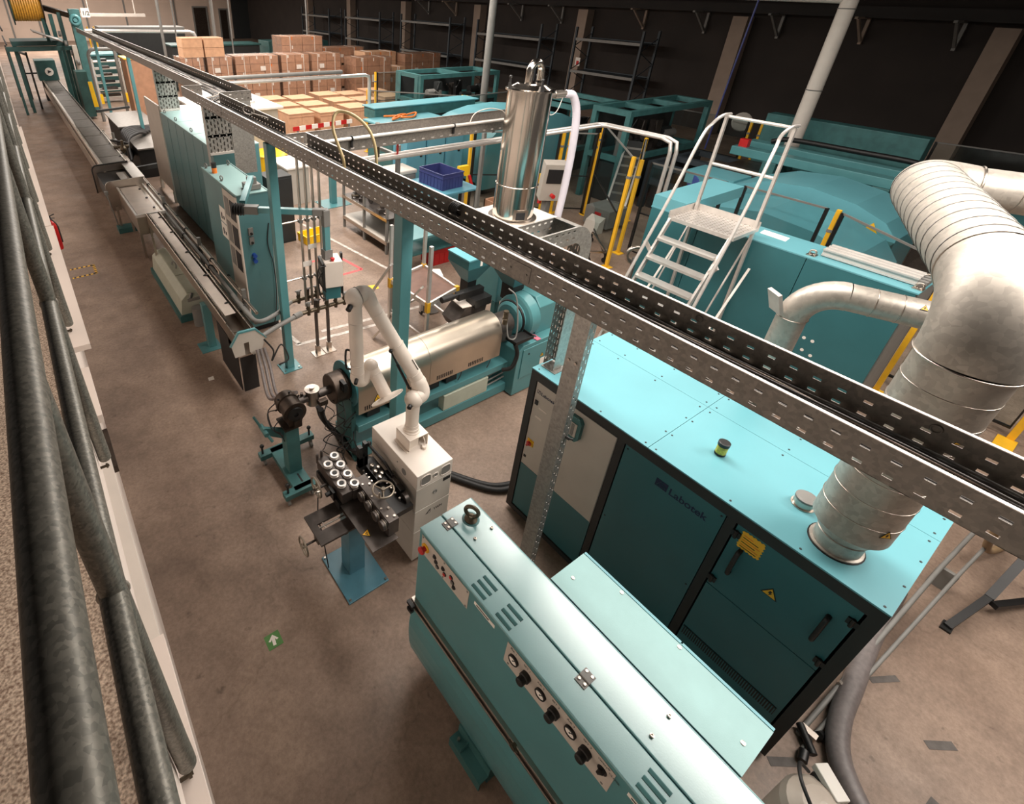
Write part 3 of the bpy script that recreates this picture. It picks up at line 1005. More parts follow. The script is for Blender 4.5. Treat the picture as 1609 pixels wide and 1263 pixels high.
A0 = V((3.69, .14, ZT))
dt = thing('ventilation_duct', 'wide galvanised spiral duct rising off the dryer roof and turning to the right', 'duct', tuple(A0))
RD = .205
obj('collar', MB().lathe([(.150, 0), (.150, .012), (.134, .015), (.134, .11), (.140, .115), (.134, .12), (.15, .14), (.185, .20), (RD, .22)], A0, n=30, caps=False), DUCTM, dt)
obj('collar_gasket', MB().lathe([(.137, 0), (.158, 0), (.158, .006), (.137, .006)], A0, n=30, caps=False), BLACK, dt)
rt = A0 + V((0, 0, 1.49))
ri = obj('riser', MB().cyl(A0 + V((0, 0, .22)), rt, RD, n=36, cap=False), DUCTM, dt)


def seams(p, q, r, n, parent):
    p, q = V(p), V(q)
    for k in range(1, n):
        obj('seam', MB().torus(p.lerp(q, k / n), q - p, r + .001, .0035, 28, 4), BRUSH, parent)


seams(A0 + V((0, 0, .22)), rt, RD, 8, dt)
hd1 = V((.92, .39, 0)).normalized()
hd2 = V((.39, -.92, 0)).normalized()
UZ = V((0, 0, 1))
pts = arc(rt + hd1 * .36, -hd1, UZ, .36, 0, PI / 2, 12)
obj('elbow', MB().tube(pts, RD + .012, 36, cap=False), DUCTM, dt)
obj('elbow_seam', MB().torus(pts[0], (0, 0, 1), RD + .014, .006, 36, 5), BRUSH, dt)
obj('elbow_seam', MB().torus(pts[-1], hd1, RD + .014, .005, 36, 5), BRUSH, dt)
s0 = pts[-1]
RL = 1.72
s1 = s0 + hd1 * RL
obj('spiral_pipe', MB().cyl(s0, s1, RD + .004, n=36, cap=False), DUCTM, dt)
hel = []
b_ = hd1.cross(UZ)
for k in range(11 * 28 + 1):
    t = 2 * PI * k / 28
    hel.append(s0 + hd1 * (RL * k / 308) + (UZ * math.cos(t) + b_ * math.sin(t)) * (RD + .006))
obj('spiral_seam', MB().tube(hel, .0034, 4), GREY, dt)
pts2 = arc(s1 + hd2 * .30, -hd2, hd1, .30, 0, PI / 2, 12)
obj('elbow', MB().tube(pts2, [RD + .006 - (RD - .152) * k / 12 for k in range(13)], 36, cap=False), DUCTM, dt)
h0 = pts2[-1]
h1 = h0 + hd2 * 5.0
obj('horizontal_pipe', MB().cyl(h0, h1, .15, n=36, cap=False), DUCTM, dt)
obj('seam', MB().torus(h0 + hd2 * .02, hd2, .157, .008, 32, 6), BRUSH, dt)
for k in range(1, 14):
    obj('seam', MB().torus(h0 + hd2 * (.26 * k), hd2, .151, .0035, 32, 4), BRUSH, dt)
for z in (.36, 1.12):
    ca, sa = math.cos(4.05), math.sin(4.05)
    warning(dt, A0 + V((ca * (RD + .003), sa * (RD + .003), z)), (-sa, ca, 0), (0, 0, 1), .07)

sd = thing('branch_duct', 'narrower galvanised duct from behind the dryer joining the wide duct elbow', 'duct', (4.86, 1.2, 2.2))
RS = .108
e0 = V((4.86, 1.20, 1.2))
e1 = V((4.86, 1.20, 2.80))
obj('riser', MB().cyl(e0, e1, RS, n=28, cap=False), DUCTM, sd)
obj('floor_box', MB().box((4.72, 1.06, 0), (5.0, 1.34, 1.2)), TEALO, sd)
dirb = hd2.copy()
bend = arc(e1 + dirb * .27, -dirb, UZ, .27, 0, PI / 2, 10)
obj('elbow', MB().tube(bend, RS + .004, 28, cap=False), DUCTM, sd)
b0 = bend[-1]
b1 = b0 + dirb * 2.2
obj('pipe', MB().cyl(b0, b1, RS, n=28, cap=False), DUCTM, sd)
seams(b0, b1, RS, 14, sd)
obj('seam', MB().torus(e1, (0, 0, 1), RS + .006, .004, 28, 5), BRUSH, sd)
obj('inspection_flange', MB().bar((4.79, 1.30, 2.82), (4.72, 1.345, 3.0), .14, .03), ALU, sd)
nrm = dirb.cross(V((0, 0, 1))).normalized()
warning(sd, b0 + dirb * .42 - nrm * (-RS * .72 - .002) + UZ * (RS * .70 + .002), dirb, UZ * .72 - nrm * .70, .05)

# ================================================================== caterpillar haul-off / bottom centre teal machine
PX, PY, PZ = 1.527, 1.797, 1.85
YE = -1.3
pm = thing('haul_off_machine', 'teal haul-off machine with hinged lid, gauges and lifting eye at the bottom of the picture', 'machine', (1.75, .4, 0))
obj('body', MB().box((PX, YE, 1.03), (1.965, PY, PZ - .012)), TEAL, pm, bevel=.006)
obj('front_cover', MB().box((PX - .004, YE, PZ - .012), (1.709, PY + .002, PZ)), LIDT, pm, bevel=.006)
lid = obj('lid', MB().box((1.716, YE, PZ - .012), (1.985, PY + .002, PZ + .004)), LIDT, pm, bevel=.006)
obj('lid_rim', MB().box((1.985, YE, PZ - .05), (1.992, PY, PZ - .002)), TEAL, lid)
for y in (1.705, .553, -.6):
    hg = obj('hinge', MB().box((1.668, y - .033, PZ), (1.708, y + .033, PZ + .006)).box((1.714, y - .033, PZ), (1.764, y + .033, PZ + .009)).cyl((1.711, y - .033, PZ + .006), (1.711, y + .033, PZ + .006), .008, n=8), GREY, pm)
    for dx in (-.022, .040):
        for dy in (-.018, .018):
            obj('hinge_screw', MB().cyl((1.711 + dx, y + dy, PZ + .005), (1.711 + dx, y + dy, PZ + .013), .0085, n=8), BRUSH, hg)
le = obj('lifting_eye', MB().torus((1.863, 1.655, PZ + .085), (.85, .5, 0), .046, .0145, 26, 10).lathe([(.045, 0), (.047, .012), (.024, .03), (.02, .045)], (1.863, 1.655, PZ), n=16), BRASS, lid)
obj('eye_base', MB().lathe([(.062, 0), (.062, .004), (.03, .008)], (1.863, 1.655, PZ + .001), n=20), TEALO, lid)
for x, y in ((1.783, 1.52), (1.935, 1.52), (1.783, .2), (1.935, .2)):
    obj('cap_screw', MB().lathe([(.011, 0), (.011, .012), (.006, .013), (.005, .008)], (x, y, PZ + .003), n=10), BRUSH, lid)
for xx, ya in ((1.560, 1.29), (1.608, 1.29), (1.656, 1.29), (1.560, 1.075), (1.608, 1.075), (1.656, 1.075), (1.560, .13), (1.608, .13), (1.656, .13)):
    yb = ya - .115
    mb = MB()
    prof = [(xx + .014 * math.cos(t), t) for t in ()]
    mb.prism([(xx - .014, PZ - .001), (xx - .010, PZ + .004), (xx + .004, PZ + .007), (xx + .014, PZ - .001)], 'y', yb, ya)
    lv = obj('louver', mb, TEALO, pm)
# front face
def plate(y0, y1, z0, z1, slant=.0):
    return MB().frame_prism([(0, 0), (y0 - y1, 0), (y0 - y1, z1 - z0), (0, z1 - z0)], (PX - .0005, y0, z0), (0, -1, 0), (0, 0, 1), .003)


cp = obj('control_plate', plate(1.765, 1.275, 1.635, 1.815), LGREY, pm)
es = obj('emergency_stop_base', MB().cyl((PX - .003, 1.715, 1.727), (PX - .012, 1.715, 1.727), .036, n=18), YELLOW, cp)
obj('emergency_stop', MB().lathe([(.018, 0), (.018, .02), (.028, .024), (.030, .038), (.024, .046)], (PX - .010, 1.715, 1.727), (-1, 0, 0), n=16), RED, cp)
for i, (y, z, m) in enumerate(((1.600, 1.755, BLACK), (1.600, 1.722, BLACK), (1.600, 1.69, GREY), (1.515, 1.742, BLACK), (1.515, 1.706, RED), (1.425, 1.755, RED), (1.425, 1.724, GREY), (1.425, 1.692, BLACK))):
    z -= .005
    y -= (1.755 - z) * .55 - .02
    rg = obj('button_ring', MB().lathe([(.0165, 0), (.0165, .006), (.013, .008)], (PX - .003, y, z), (-1, 0, 0), n=14), BLACK, cp)
    obj('push_button', MB().lathe([(.012, .004), (.012, .012), (.009, .014)], (PX - .003, y, z), (-1, 0, 0), n=12), m, cp)
for y, z in ((1.75, 1.80), (1.29, 1.80), (1.75, 1.65), (1.29, 1.65), (1.52, 1.80), (1.52, 1.65)):
    obj('plate_screw', MB().cyl((PX - .003, y, z), (PX - .006, y, z), .007, n=8), GREY, cp)
gp = obj('gauge_plate', plate(.935, .205, 1.605, 1.805), LGREY, pm)
for k in range(3):
    y = .868 - .206 * k
    z = 1.72
    gr = obj('pressure_gauge', MB().lathe([(.036, 0), (.036, .014), (.030, .018), (.029, .010), (.0, .010)], (PX - .003, y, z), (-1, 0, 0), n=22), BLACK, gp)
    obj('gauge_dial', MB().cyl((PX - .012, y, z), (PX - .0145, y, z), .028, n=20), PAPER, gr)
    obj('gauge_needle', MB().bar((PX - .016, y, z), (PX - .016, y - .012, z + .014), .002, .004).cyl((PX - .0145, y, z), (PX - .018, y, z), .004, n=8), INK, gr)
    text(gp, 'lettering', ('AIR 1', 'AIR 2', 'AIR 3')[k], (PX - .003, y + .04, z + .055), (0, -1, 0), (0, 0, 1), .022, INK)
    y2 = y - .1
    obj('regulator_knob', MB().lathe([(.033, 0), (.033, .028), (.026, .032), (.026, .062), (.022, .068)], (PX - .003, y2, z), (-1, 0, 0), n=16), BLACK, gp)
    text(gp, 'lettering', ('SET 1', 'SET 2', 'SET 3')[k], (PX - .003, y2 + .035, z + .055), (0, -1, 0), (0, 0, 1), .022, INK)
obj('selector_switch', MB().cyl((PX - .003, .262, 1.725), (PX - .008, .262, 1.725), .027, n=16).obox((PX - .018, .262, 1.725), (.022, .014, .045), (.5, 0, 0)), BLACK, gp)
text(gp, 'lettering', 'OPEN', (PX - .003, .30, 1.775), (0, -1, 0), (0, 0, 1), .02, INK)
text(gp, 'lettering', 'CLOSE', (PX - .003, .235, 1.76), (0, -1, 0), (0, 0, 1), .02, INK)
for y, z in ((.90, 1.79), (.24, 1.79), (.90, 1.625), (.24, 1.625)):
    obj('plate_screw', MB().cyl((PX - .003, y, z), (PX - .006, y, z), .007, n=8), GREY, gp)
for y0, y1 in ((1.225, 1.045), (.135, -.05)):
    l1 = obj('type_label', MB().box((PX - .002, y1, 1.765), (PX, y0, 1.795)), PAPER, pm)
    obj('label_print', MB().box((PX - .003, y1 + .05, 1.775), (PX - .002, y0 - .02, 1.785)), INK, l1)
# handle strip, sliding rail and rounded lower door
obj('rail', MB().box((PX - .03, YE, 1.000), (PX + .02, PY + .01, 1.028)), BRUSH, pm, bevel=.004)
obj('gap_seal', MB().box((PX - .012, YE, .965), (PX + .03, PY, 1.0)), BLACK, pm)
obj('rail', MB().box((PX - .035, YE, .945), (PX + .02, PY + .005, .965)), BRUSH, pm, bevel=.004)
obj('catch', MB().cyl((PX - .02, .70, 1.01), (PX - .05, .70, 1.01), .022, n=12).box((PX - .04, .66, 1.0), (PX - .02, .74, 1.02)), BRASS, pm)
obj('latch', MB().obox((PX - .05, PY - .02, 1.0), (.03, .07, .03)).obox((PX - .06, PY - .03, .955), (.03, .05, .03)), BLACK, pm)
prof = [(PX + .02, .945), (PX - .030, .945), (PX - .050, .86), (PX - .058, .75), (PX - .055, .62), (PX - .043, .48), (PX - .020, .36), (PX + .02, .27), (PX + .09, .22), (1.90, .22), (1.90, .945)]
ldp = MB().prism(prof, 'y', YE, PY - .02)
ld = obj('lower_door', ldp, TEAL, pm, bevel=.004)
for y in (1.00, -.3):
    ft = obj('foot_bracket', MB().box((1.455, y - .17, .10), (1.62, y + .17, .115)).box((1.455, y - .17, .0), (1.465, y + .17, .10)).box((1.46, y + .05, .115), (1.62, y + .06, .17)).box((1.54, y - .17, 0), (1.62, y + .17, .22)), TEALO, pm)
    obj('level_bolt', MB().cyl((1.50, y + .12, .115), (1.50, y + .12, .15), .012, n=6), BRUSH, ft)
for y in (1.55, .4, -1.0):
    obj('leg', MB().box((1.66, y - .06, 0), (1.86, y + .06, .22)), TEALO, pm)
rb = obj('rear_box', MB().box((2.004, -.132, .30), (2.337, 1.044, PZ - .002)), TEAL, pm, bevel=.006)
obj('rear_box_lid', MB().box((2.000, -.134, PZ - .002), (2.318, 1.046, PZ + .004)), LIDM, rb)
obj('rear_box_edge', MB().box((2.322, -.132, PZ - .002), (2.339, .36, PZ + .006)).box((2.322, .37, PZ - .002), (2.339, 1.044, PZ + .006)), TEALT, rb)
for x, y in ((2.12, .97), (2.30, .74), (2.30, .36), (2.14, -.07)):
    obj('flush_bolt', MB().lathe([(.012, 0), (.012, .004), (.007, .005)], (x, y, PZ + .004), n=10), BRUSH, rb)
obj('pedestal', MB().box((2.05, -.1, 0), (2.3, 1.0, .30)), TEALO, pm)
# motor cover at the bottom edge
mo = thing('vacuum_drum', 'grey metal drum with a cable and white junction box at the bottom edge', 'drum', (3.06, -.56, 0))
obj('shell', MB().lathe([(.20, 0), (.21, .02), (.21, .52), (.19, .58), (.12, .63), (.03, .65)], (3.06, -.56, 0), n=28), mat('pale_grey_drum', (176, 164, 152), .45, var=.06), mo)
jb = obj('junction_box', MB().obox((3.24, -.53, .62), (.09, .20, .06), (0, 0, -.55)), PAPER, mo, bevel=.006)
obj('box_base', MB().obox((3.22, -.55, .575), (.10, .20, .05), (0, 0, -.55)), BLACK, mo)
obj('power_cable', MB().tube(bez([(3.19, -.42, .62), (3.12, -.36, .72), (3.0, -.40, .76), (2.93, -.52, .70), (2.92, -.62, .58)], 6), .012, 8), RUBBER, mo)

# ================================================================== white fume-extraction unit with jointed arm
wx0, wx1, wy0, wy1, wz = 2.085, 2.50, 2.547, 3.318, 1.286
fu = thing('fume_extraction_unit', 'cream fume extraction cabinet carrying a jointed white suction arm', 'extractor', ((wx0 + wx1) / 2, (wy0 + wy1) / 2, 0))
zs = (.06, .495, .80, 1.105, wz)
for k in range(4):
    ht_ = MB().box((wx0, wy0, zs[k] + .003), (wx1, wy1, zs[k + 1] - (.003 if k < 3 else 0)))
    sec = obj('cabinet_section', ht_, LGREY if k < 3 else WHITE, fu, bevel=.005)
obj('plinth', MB().box((wx0 + .03, wy0 + .03, .03), (wx1 - .03, wy1 - .03, 1.1)), GREY, fu)
for x in (wx0 + .06, wx1 - .06):
    for y in (wy0 + .07, wy1 - .07):
        obj('caster', MB().cyl((x - .015, y, .03), (x + .015, y, .03), .03, n=12), BLACK, fu)
for x, w, h in ((2.185, .115, .115), (2.415, .115, .115), (2.30, .05, .05)):
    pts = []
    for k in range(20):
        t = 2 * PI * k / 20
        pts.append((math.copysign(abs(math.cos(t)) ** .6, math.cos(t)) * w / 2, math.copysign(abs(math.sin(t)) ** .6, math.sin(t)) * h / 2))
    o_ = obj('outlet_opening', MB().frame_prism(pts, (x, wy0 + .001, 1.195), (1, 0, 0), (0, 0, 1), .003), GREY, fu)
    mb = MB().tube([(x + a, wy0 - .002, 1.195 + b) for a, b in pts], .005, 6, True)
    obj('opening_rim', mb, WHITE, o_)
obj('side_port', MB().cyl((wx0, 2.75, 1.17), (wx0 - .004, 2.75, 1.17), .035, n=16).cyl((wx0, 2.86, 1.205), (wx0 - .004, 2.86, 1.205), .008, n=8), GREY, fu)
obj('handle_slot', MB().box((2.40, wy0 - .003, 1.045), (2.485, wy0 + .002, 1.085)), INK, fu)
obj('emblem', MB().torus((2.31, wy0 - .001, .96), (0, 1, 0), .022, .005, 16, 5).box((2.30, wy0 - .003, .955), (2.325, wy0, .965)), GREY, fu)
text(fu, 'lettering', 'YWH', (2.31, wy0 - .0005, .695), (1, 0, 0), (0, 0, 1), .045, INK)
obj('logo_mark', MB().prism([(2.215, .69), (2.275, .69), (2.275, .745)], 'y', wy0 - .002, wy0 + .001), INK, fu)
obj('logo_inset', MB().prism([(2.24, .697), (2.268, .697), (2.268, .722)], 'y', wy0 - .003, wy0 - .001), LGREY, fu)
# bracket box
bx = [(2.197, 2.831), (2.414, 2.831), (2.414, 3.055), (2.197, 3.055)]
mb = MB().box((2.197, 2.831, wz), (2.203, 3.055, wz + .14)).box((2.408, 2.831, wz), (2.414, 3.055, wz + .14)).box((2.197, 2.831, wz + .135), (2.414, 3.055, wz + .141)).box((2.203, 2.87, wz), (2.33, 2.876, wz + .135)).box((2.17, 2.831, wz), (2.2, 3.055, wz + .006))
br = obj('arm_bracket', mb, CREAM, fu)
obj('toggle', MB().tube(bez([(2.37, 2.86, wz + .10), (2.375, 2.83, wz + .06), (2.36, 2.81, wz + .03)], 5), .006, 6).cyl((2.35, 2.80, wz + .002), (2.35, 2.80, wz + .03), .022, n=12), CREAM, br)
BXC, BYC = 2.306, 2.955
obj('swivel_ring', MB().lathe([(.085, 0), (.085, .01), (.072, .015), (.072, .04), (.066, .045), (.066, .08)], (BXC, BYC, wz + .14), n=28), CREAM, fu)
J1 = V((BXC + .005, BYC, 1.80))
obj('lower_tube', MB().cyl((BXC, BYC, wz + .2), (BXC, BYC, 1.76), .062, .066, n=26), CREAM, fu)
jm = MB().sphere(J1, .088, 24)
ja = obj('lower_joint', jm, CREAM, fu)
obj('joint_knob', MB().cyl(J1 + V((-.075, -.05, -.01)), J1 + V((-.10, -.066, -.012)), .022, n=12), BLACK, ja)
E2 = V((2.075, 3.36, 2.725))
J2 = V((1.93, 3.36, 2.795))
a0 = V((2.425, 3.00, 1.875))
obj('lower_elbow', MB().tube(bez([J1 + V((.03, .0, .01)), J1 + V((.10, .015, .03)), a0 + (E2 - a0) * .09], 6), [.078] * 12 + [.071], 22), CREAM, fu)
a1 = E2.lerp(a0, .04)
obj('upper_tube', MB().cyl(a0 + (E2 - a0) * .05, a0.lerp(E2, .5), .069, n=26).cyl(a0.lerp(E2, .495), a1, .064, n=26), CREAM, fu)
obj('tube_band', MB().torus(a0.lerp(E2, .5), E2 - a0, .069, .004, 26, 6), WHITE, fu)
obj('tube_band', MB().torus(a0.lerp(E2, .16), E2 - a0, .070, .003, 26, 6), WHITE, fu)
obj('tube_band', MB().torus(a0.lerp(E2, .86), E2 - a0, .065, .003, 26, 6), WHITE, fu)
obj('arm_lettering', MB().bar(a0.lerp(E2, .20) + V((.03, -.062, .03)), a0.lerp(E2, .32) + V((.03, -.062, .03)), .002, .012), GREY, fu)
obj('upper_elbow', MB().tube(bez([a1, E2 + V((-.03, .0, .075)), E2 + V((-.085, .0, .085)), J2 + V((.02, 0, .0))], 6), [.066] * 10 + [.074] * 9, 22), CREAM, fu)
uj = obj('upper_joint', MB().sphere(J2, .085, 26), CREAM, fu)
obj('joint_seam', MB().torus(J2 + V((.035, 0, .012)), (.95, 0, .2), .078, .003, 26, 6), GREY, uj)
obj('joint_knob', MB().cyl(J2 + V((-.07, -.05, -.04)), J2 + V((-.105, -.075, -.055)), .024, n=12), BLACK, uj)
B1 = V((1.945, 3.35, 1.99))
obj('drop_tube', MB().cyl(J2 + V((0, 0, -.02)), B1, .062, n=26), CREAM, fu)
obj('tube_band', MB().torus(J2.lerp(B1, .3), J2 - B1, .063, .003, 26, 6), WHITE, fu)
obj('tube_band', MB().torus(J2.lerp(B1, .86), J2 - B1, .064, .003, 26, 6), WHITE, fu)
obj('elbow_end', MB().tube(bez([B1 + V((0, 0, .02)), B1 + V((.0, .0, -.06)), B1 + V((.05, .0, -.095)), B1 + V((.10, .0, -.04)), B1 + V((.145, .0, .02))], 6), [.066] * 25, 22), CREAM, fu)
J3 = V((2.09, 3.35, 2.015))
obj('end_joint', MB().sphere(J3, .072, 20), CREAM, fu)
HD = V((2.137, 3.15, 1.777))
obj('nozzle', MB().cyl(J3, HD, .060, .060, n=24), CREAM, fu)
obj('nozzle_band', MB().torus(J3.lerp(HD, .28), HD - J3, .061, .003, 24, 6), WHITE, fu)
hd_ax = (HD - J3).normalized()
obj('hood', MB().lathe([(.062, 0), (.10, .012), (.165, .02), (.165, .028), (.10, .026)], HD - hd_ax * .005, tuple(hd_ax), n=28), CREAM, fu)
obj('hood_handle', MB().tube(bez([B1 + V((-.05, .05, .25)), B1 + V((-.10, .03, .27)), B1 + V((-.105, .02, .1)), B1 + V((-.05, .03, .05))], 6), .010, 8), BLACK, fu)
obj('end_knob', MB().cyl(B1 + V((-.04, -.05, -.02)), B1 + V((-.075, -.09, -.03)), .018, n=8), BLACK, fu)
q0, q1 = a0.lerp(E2, .48) + V((-.09, -.03, .0)), a0 + V((-.10, .05, -.02))
gs = obj('gas_strut', MB().cyl(q0, q0.lerp(q1, .35), .009, n=8).cyl(q0.lerp(q1, .35), q1, .014, n=8).sphere(q0, .02, 8), BLACK, fu)

# ================================================================== roll straightener on a teal stand
sn = thing('roll_straightener', 'black roll straightener with handwheels on a teal pedestal, left of the cream cabinet', 'machine', (1.58, 2.85, 0))
bp_ = obj('base_plate', MB().box((1.35, 2.53, 0), (1.80, 3.105, .02)), STANDB, sn, bevel=.004)
for x in (1.375, 1.775):
    for y in (2.555, 3.08):
        obj('anchor_bolt', MB().cyl((x, y, .02), (x, y, .035), .012, n=8), BRUSH, bp_)
obj('pedestal', MB().box((1.50, 2.78, .02), (1.675, 2.95, .84)), STANDB, sn, bevel=.006)
obj('pedestal_label', MB().box((1.60, 2.777, .70), (1.672, 2.78, .73)), PAPER, sn)
obj('clamp_lever', MB().tube(bez([(1.62, 2.78, .64), (1.64, 2.74, .65), (1.70, 2.72, .69)], 5), .008, 8).cyl((1.62, 2.78, .64), (1.62, 2.75, .64), .02, n=10), BLACK, sn)
slp = MB().box((1.172, 2.68, .84), (1.24, 3.03, .862)).box((1.24, 2.68, .84), (1.50, 2.815, .862)).box((1.24, 2.895, .84), (1.50, 3.03, .862)).box((1.50, 2.68, .84), (1.70, 3.0, .862))
sl = obj('slide_plate', slp, DKMET, sn)
obj('lead_screw', MB().cyl((1.24, 2.855, .853), (1.50, 2.855, .853), .008, n=8).cyl((1.29, 2.82, .853), (1.29, 2.89, .853), .007, n=8), BRUSH, sl)


def handwheel(name, c, ax, R, parent, grip=None):
    c, ax = V(c), V(ax).normalized()
    u = V((0, 0, 1)) if abs(ax.z) < .9 else V((1, 0, 0))
    a = ax.cross(u).normalized()
    b = ax.cross(a)
    mb = MB().torus(c, ax, R, R * .10, 28, 8)
    mb.cyl(c - ax * R * .22, c + ax * R * .16, R * .2, n=12)
    for k in range(3):
        t = 2 * PI * k / 3 + .5
        d = a * math.cos(t) + b * math.sin(t)
        mb.cyl(c - ax * R * .05, c + d * R * .95, R * .09, R * .07, n=8)
    w = obj(name, mb, WHEELM, parent)
    if grip:
        t = grip
        d = c + (a * math.cos(t) + b * math.sin(t)) * R
        obj('crank_grip', MB().lathe([(.006, 0), (.009, .01), (.012, .035), (.008, .06), (.003, .065)], d, tuple(ax), n=10), BRUSH, w)
    return w


w1 = handwheel('handwheel', (1.055, 2.80, .80), (-1, 0, 0), .088, sn)
obj('wheel_shaft', MB().cyl((1.055, 2.80, .80), (1.2, 2.80, .80), .011, n=8).box((1.176, 2.76, .77), (1.2, 2.84, .842)), DKMET, sn)
# front carrier, tray, roll beam
obj('drip_tray', MB().frame_prism([(1.485, 2.335), (1.745, 2.335), (1.745, 2.90), (1.485, 2.90)], (0, 0, .935), (1, 0, 0), (0, 1, 0), .008), DKMET, sn)
warning(sn, (1.535, 2.52, .944), (.75, -.66, 0), (.66, .75, 0), .085, 'hand')
obj('carrier', MB().box((1.52, 2.60, .862), (1.74, 3.0, .935)), BLACK, sn)
bm_ = obj('roll_beam', MB().box((1.675, 2.385, .95), (1.782, 2.96, 1.13)), DKMET, sn, bevel=.003)
for y, r in ((2.45, .008), (2.545, .008), (2.70, .01), (2.86, .008)):
    obj('cap_screw', MB().cyl((1.70, y, 1.13), (1.70, y, 1.137), .010, n=8).cyl((1.755, y - .03, 1.13), (1.755, y - .03, 1.142), .012, n=8), BRUSH, bm_)
for y in (2.79, 2.67, 2.545, 2.43):
    rr = obj('roller', MB().lathe([(.012, -.015), (.046, -.012), (.046, .008), (.036, .014), (.036, .022), (.046, .028), (.046, .048), (.02, .05)], (1.672, y, 1.075), (-1, 0, 0), n=20), DKMET, sn)
    obj('roller_shine', MB().torus((1.652, y, 1.075), (1, 0, 0), .0455, .004, 20, 6), BRUSH, rr)
ring_blk = obj('roll_block', MB().box((1.495, 2.875, .98), (1.60, 3.385, 1.10)).box((1.604, 2.865, .98), (1.705, 3.37, 1.10)), DKMET, sn, bevel=.003)
obj('adjust_block', MB().box((1.47, 2.90, .90), (1.70, 3.36, .98)), BLACK, sn)
for x, y in ((1.652, 3.315), (1.548, 3.25), (1.650, 3.185), (1.548, 3.12), (1.650, 3.05), (1.545, 2.98), (1.648, 2.92)):
    rg = obj('guide_roller', MB().lathe([(.026, 0), (.045, .002), (.045, .010), (.039, .013), (.039, .018), (.046, .021), (.046, .031), (.040, .034), (.026, .033), (.026, .022)], (x, y, 1.102), n=22), ALU, sn)
    obj('roller_hub', MB().cyl((x, y, 1.10), (x, y, 1.138), .021, n=12), BLACK, rg)
for x, y in ((1.50, 3.38), (1.555, 3.40)):
    obj('guide_pin', MB().lathe([(.014, 0), (.014, .10), (.008, .112)], (x, y, 1.06), n=10), DKMET, sn)
obj('screw_bracket', MB().cyl((1.47, 3.02, 1.02), (1.40, 3.02, 1.02), .022, n=12).box((1.45, 2.97, .96), (1.475, 3.07, 1.06)), BLACK, sn)
w2 = handwheel('handwheel', (1.36, 3.13, 1.04), (-1, 0, 0), .098, sn, 3.6)
obj('wheel_shaft', MB().cyl((1.33, 3.13, 1.02), (1.47, 3.13, 1.02), .013, n=10), DKMET, sn)
w3 = handwheel('handwheel', (1.785, 2.645, 1.225), (0, 0, 1), .095, sn, 2.2)
obj('wheel_shaft', MB().cyl((1.785, 2.645, 1.10), (1.785, 2.645, 1.225), .014, n=10), BLACK, sn)
fk = obj('guide_fork', MB().box((1.845, 3.16, .98), (1.885, 3.21, 1.24)).box((1.905, 3.16, .98), (1.94, 3.21, 1.27)).box((1.845, 3.16, .94), (1.94, 3.21, 1.10)), BLACK, sn)
obj('second_bed', MB().box((1.84, 2.52, .92), (2.04, 3.22, .98)), BLACK, sn)
for k, (x, y) in enumerate(((1.93, 3.07), (1.97, 3.02), (1.92, 2.99), (1.96, 2.94), (1.92, 2.91))):
    r_ = obj('small_roller', MB().lathe([(.010, 0), (.022, .002), (.022, .03), (.014, .034), (.010, .03)], (x, y, 1.03), n=14), BRUSH, sn)
obj('roller_plate', MB().box((1.89, 2.86, .98), (2.0, 3.12, 1.03)), BLACK, sn)
for k in range(5):
    obj('hex_bolt', MB().cyl((1.855, 3.10 - k * .05, .98), (1.855, 3.10 - k * .05, 1.0), .009, n=6), BRUSH, sn)
obj('clamp_arm', MB().tube(bez([(2.0, 3.22, 1.15), (1.99, 3.10, 1.17), (2.02, 2.98, 1.12), (2.03, 2.85, 1.06)], 5), .016, 8).sphere((2.0, 3.24, 1.16), .03, 10).box((1.985, 2.66, .98), (2.045, 2.94, 1.06)), BLACK, sn)
obj('chain_cover', MB().cyl((1.99, 2.78, 1.0), (2.03, 2.78, 1.0), .075, n=18).cyl((1.99, 2.62, .99), (2.03, 2.62, .99), .06, n=18), DKMET, sn)
for k in range(4):
    obj('hex_bolt', MB().cyl((1.96, 2.84 - k * .07, .98), (1.96, 2.84 - k * .07, 1.015), .011, n=6), BRUSH, sn)
obj('sensor_cable', MB().tube(bez([(1.35, 3.09, .95), (1.30, 3.0, .8), (1.31, 2.96, .6), (1.36, 2.97, .02)], 6), .006, 6).tube(bez([(1.36, 2.72, .83), (1.45, 2.72, .78), (1.5, 2.8, .77)], 5), .007, 6), RUBBER, sn)

# ================================================================== crosshead on its wheeled stand
cs = thing('crosshead_stand', 'green wheeled stand carrying a brown extrusion crosshead in the aisle', 'stand', (1.56, 4.22, 0))
obj('post', MB().box((1.49, 4.15, .17), (1.645, 4.31, .86)), TEALO, cs, bevel=.005)
obj('spine', MB().box((1.44, 3.90, .10), (1.66, 4.66, .17)), TEALO, cs, bevel=.004)
obj('spine_slot', MB().box((1.555, 3.98, .165), (1.575, 4.12, .173)), INK, cs)
obj('cross_foot', MB().box((1.31, 3.87, .10), (1.69, 3.97, .17)), TEALO, cs, bevel=.004)
obj('cross_foot', MB().box((1.30, 4.58, .10), (2.01, 4.68, .17)), TEALO, cs, bevel=.004)
for x, y in ((1.35, 3.92), (1.64, 3.92), (1.35, 4.63), (1.96, 4.60)):
    c_ = obj('caster', MB().cyl((x - .015, y - .02, .035), (x + .015, y - .02, .035), .035, n=12).box((x - .02, y - .02, .05), (x + .02, y + .02, .10)), GREY, cs)
for x, y in ((1.345, 4.63), (1.96, 4.62), (1.36, 3.92)):
    obj('clamp_screw', MB().cyl((x, y, .17), (x, y, .27), .014, n=8).sphere((x, y, .29), .028, 10), BLACK, cs)
obj('top_plate', MB().box((1.47, 4.12, .86), (1.67, 4.36, .885)), BRONZE, cs)
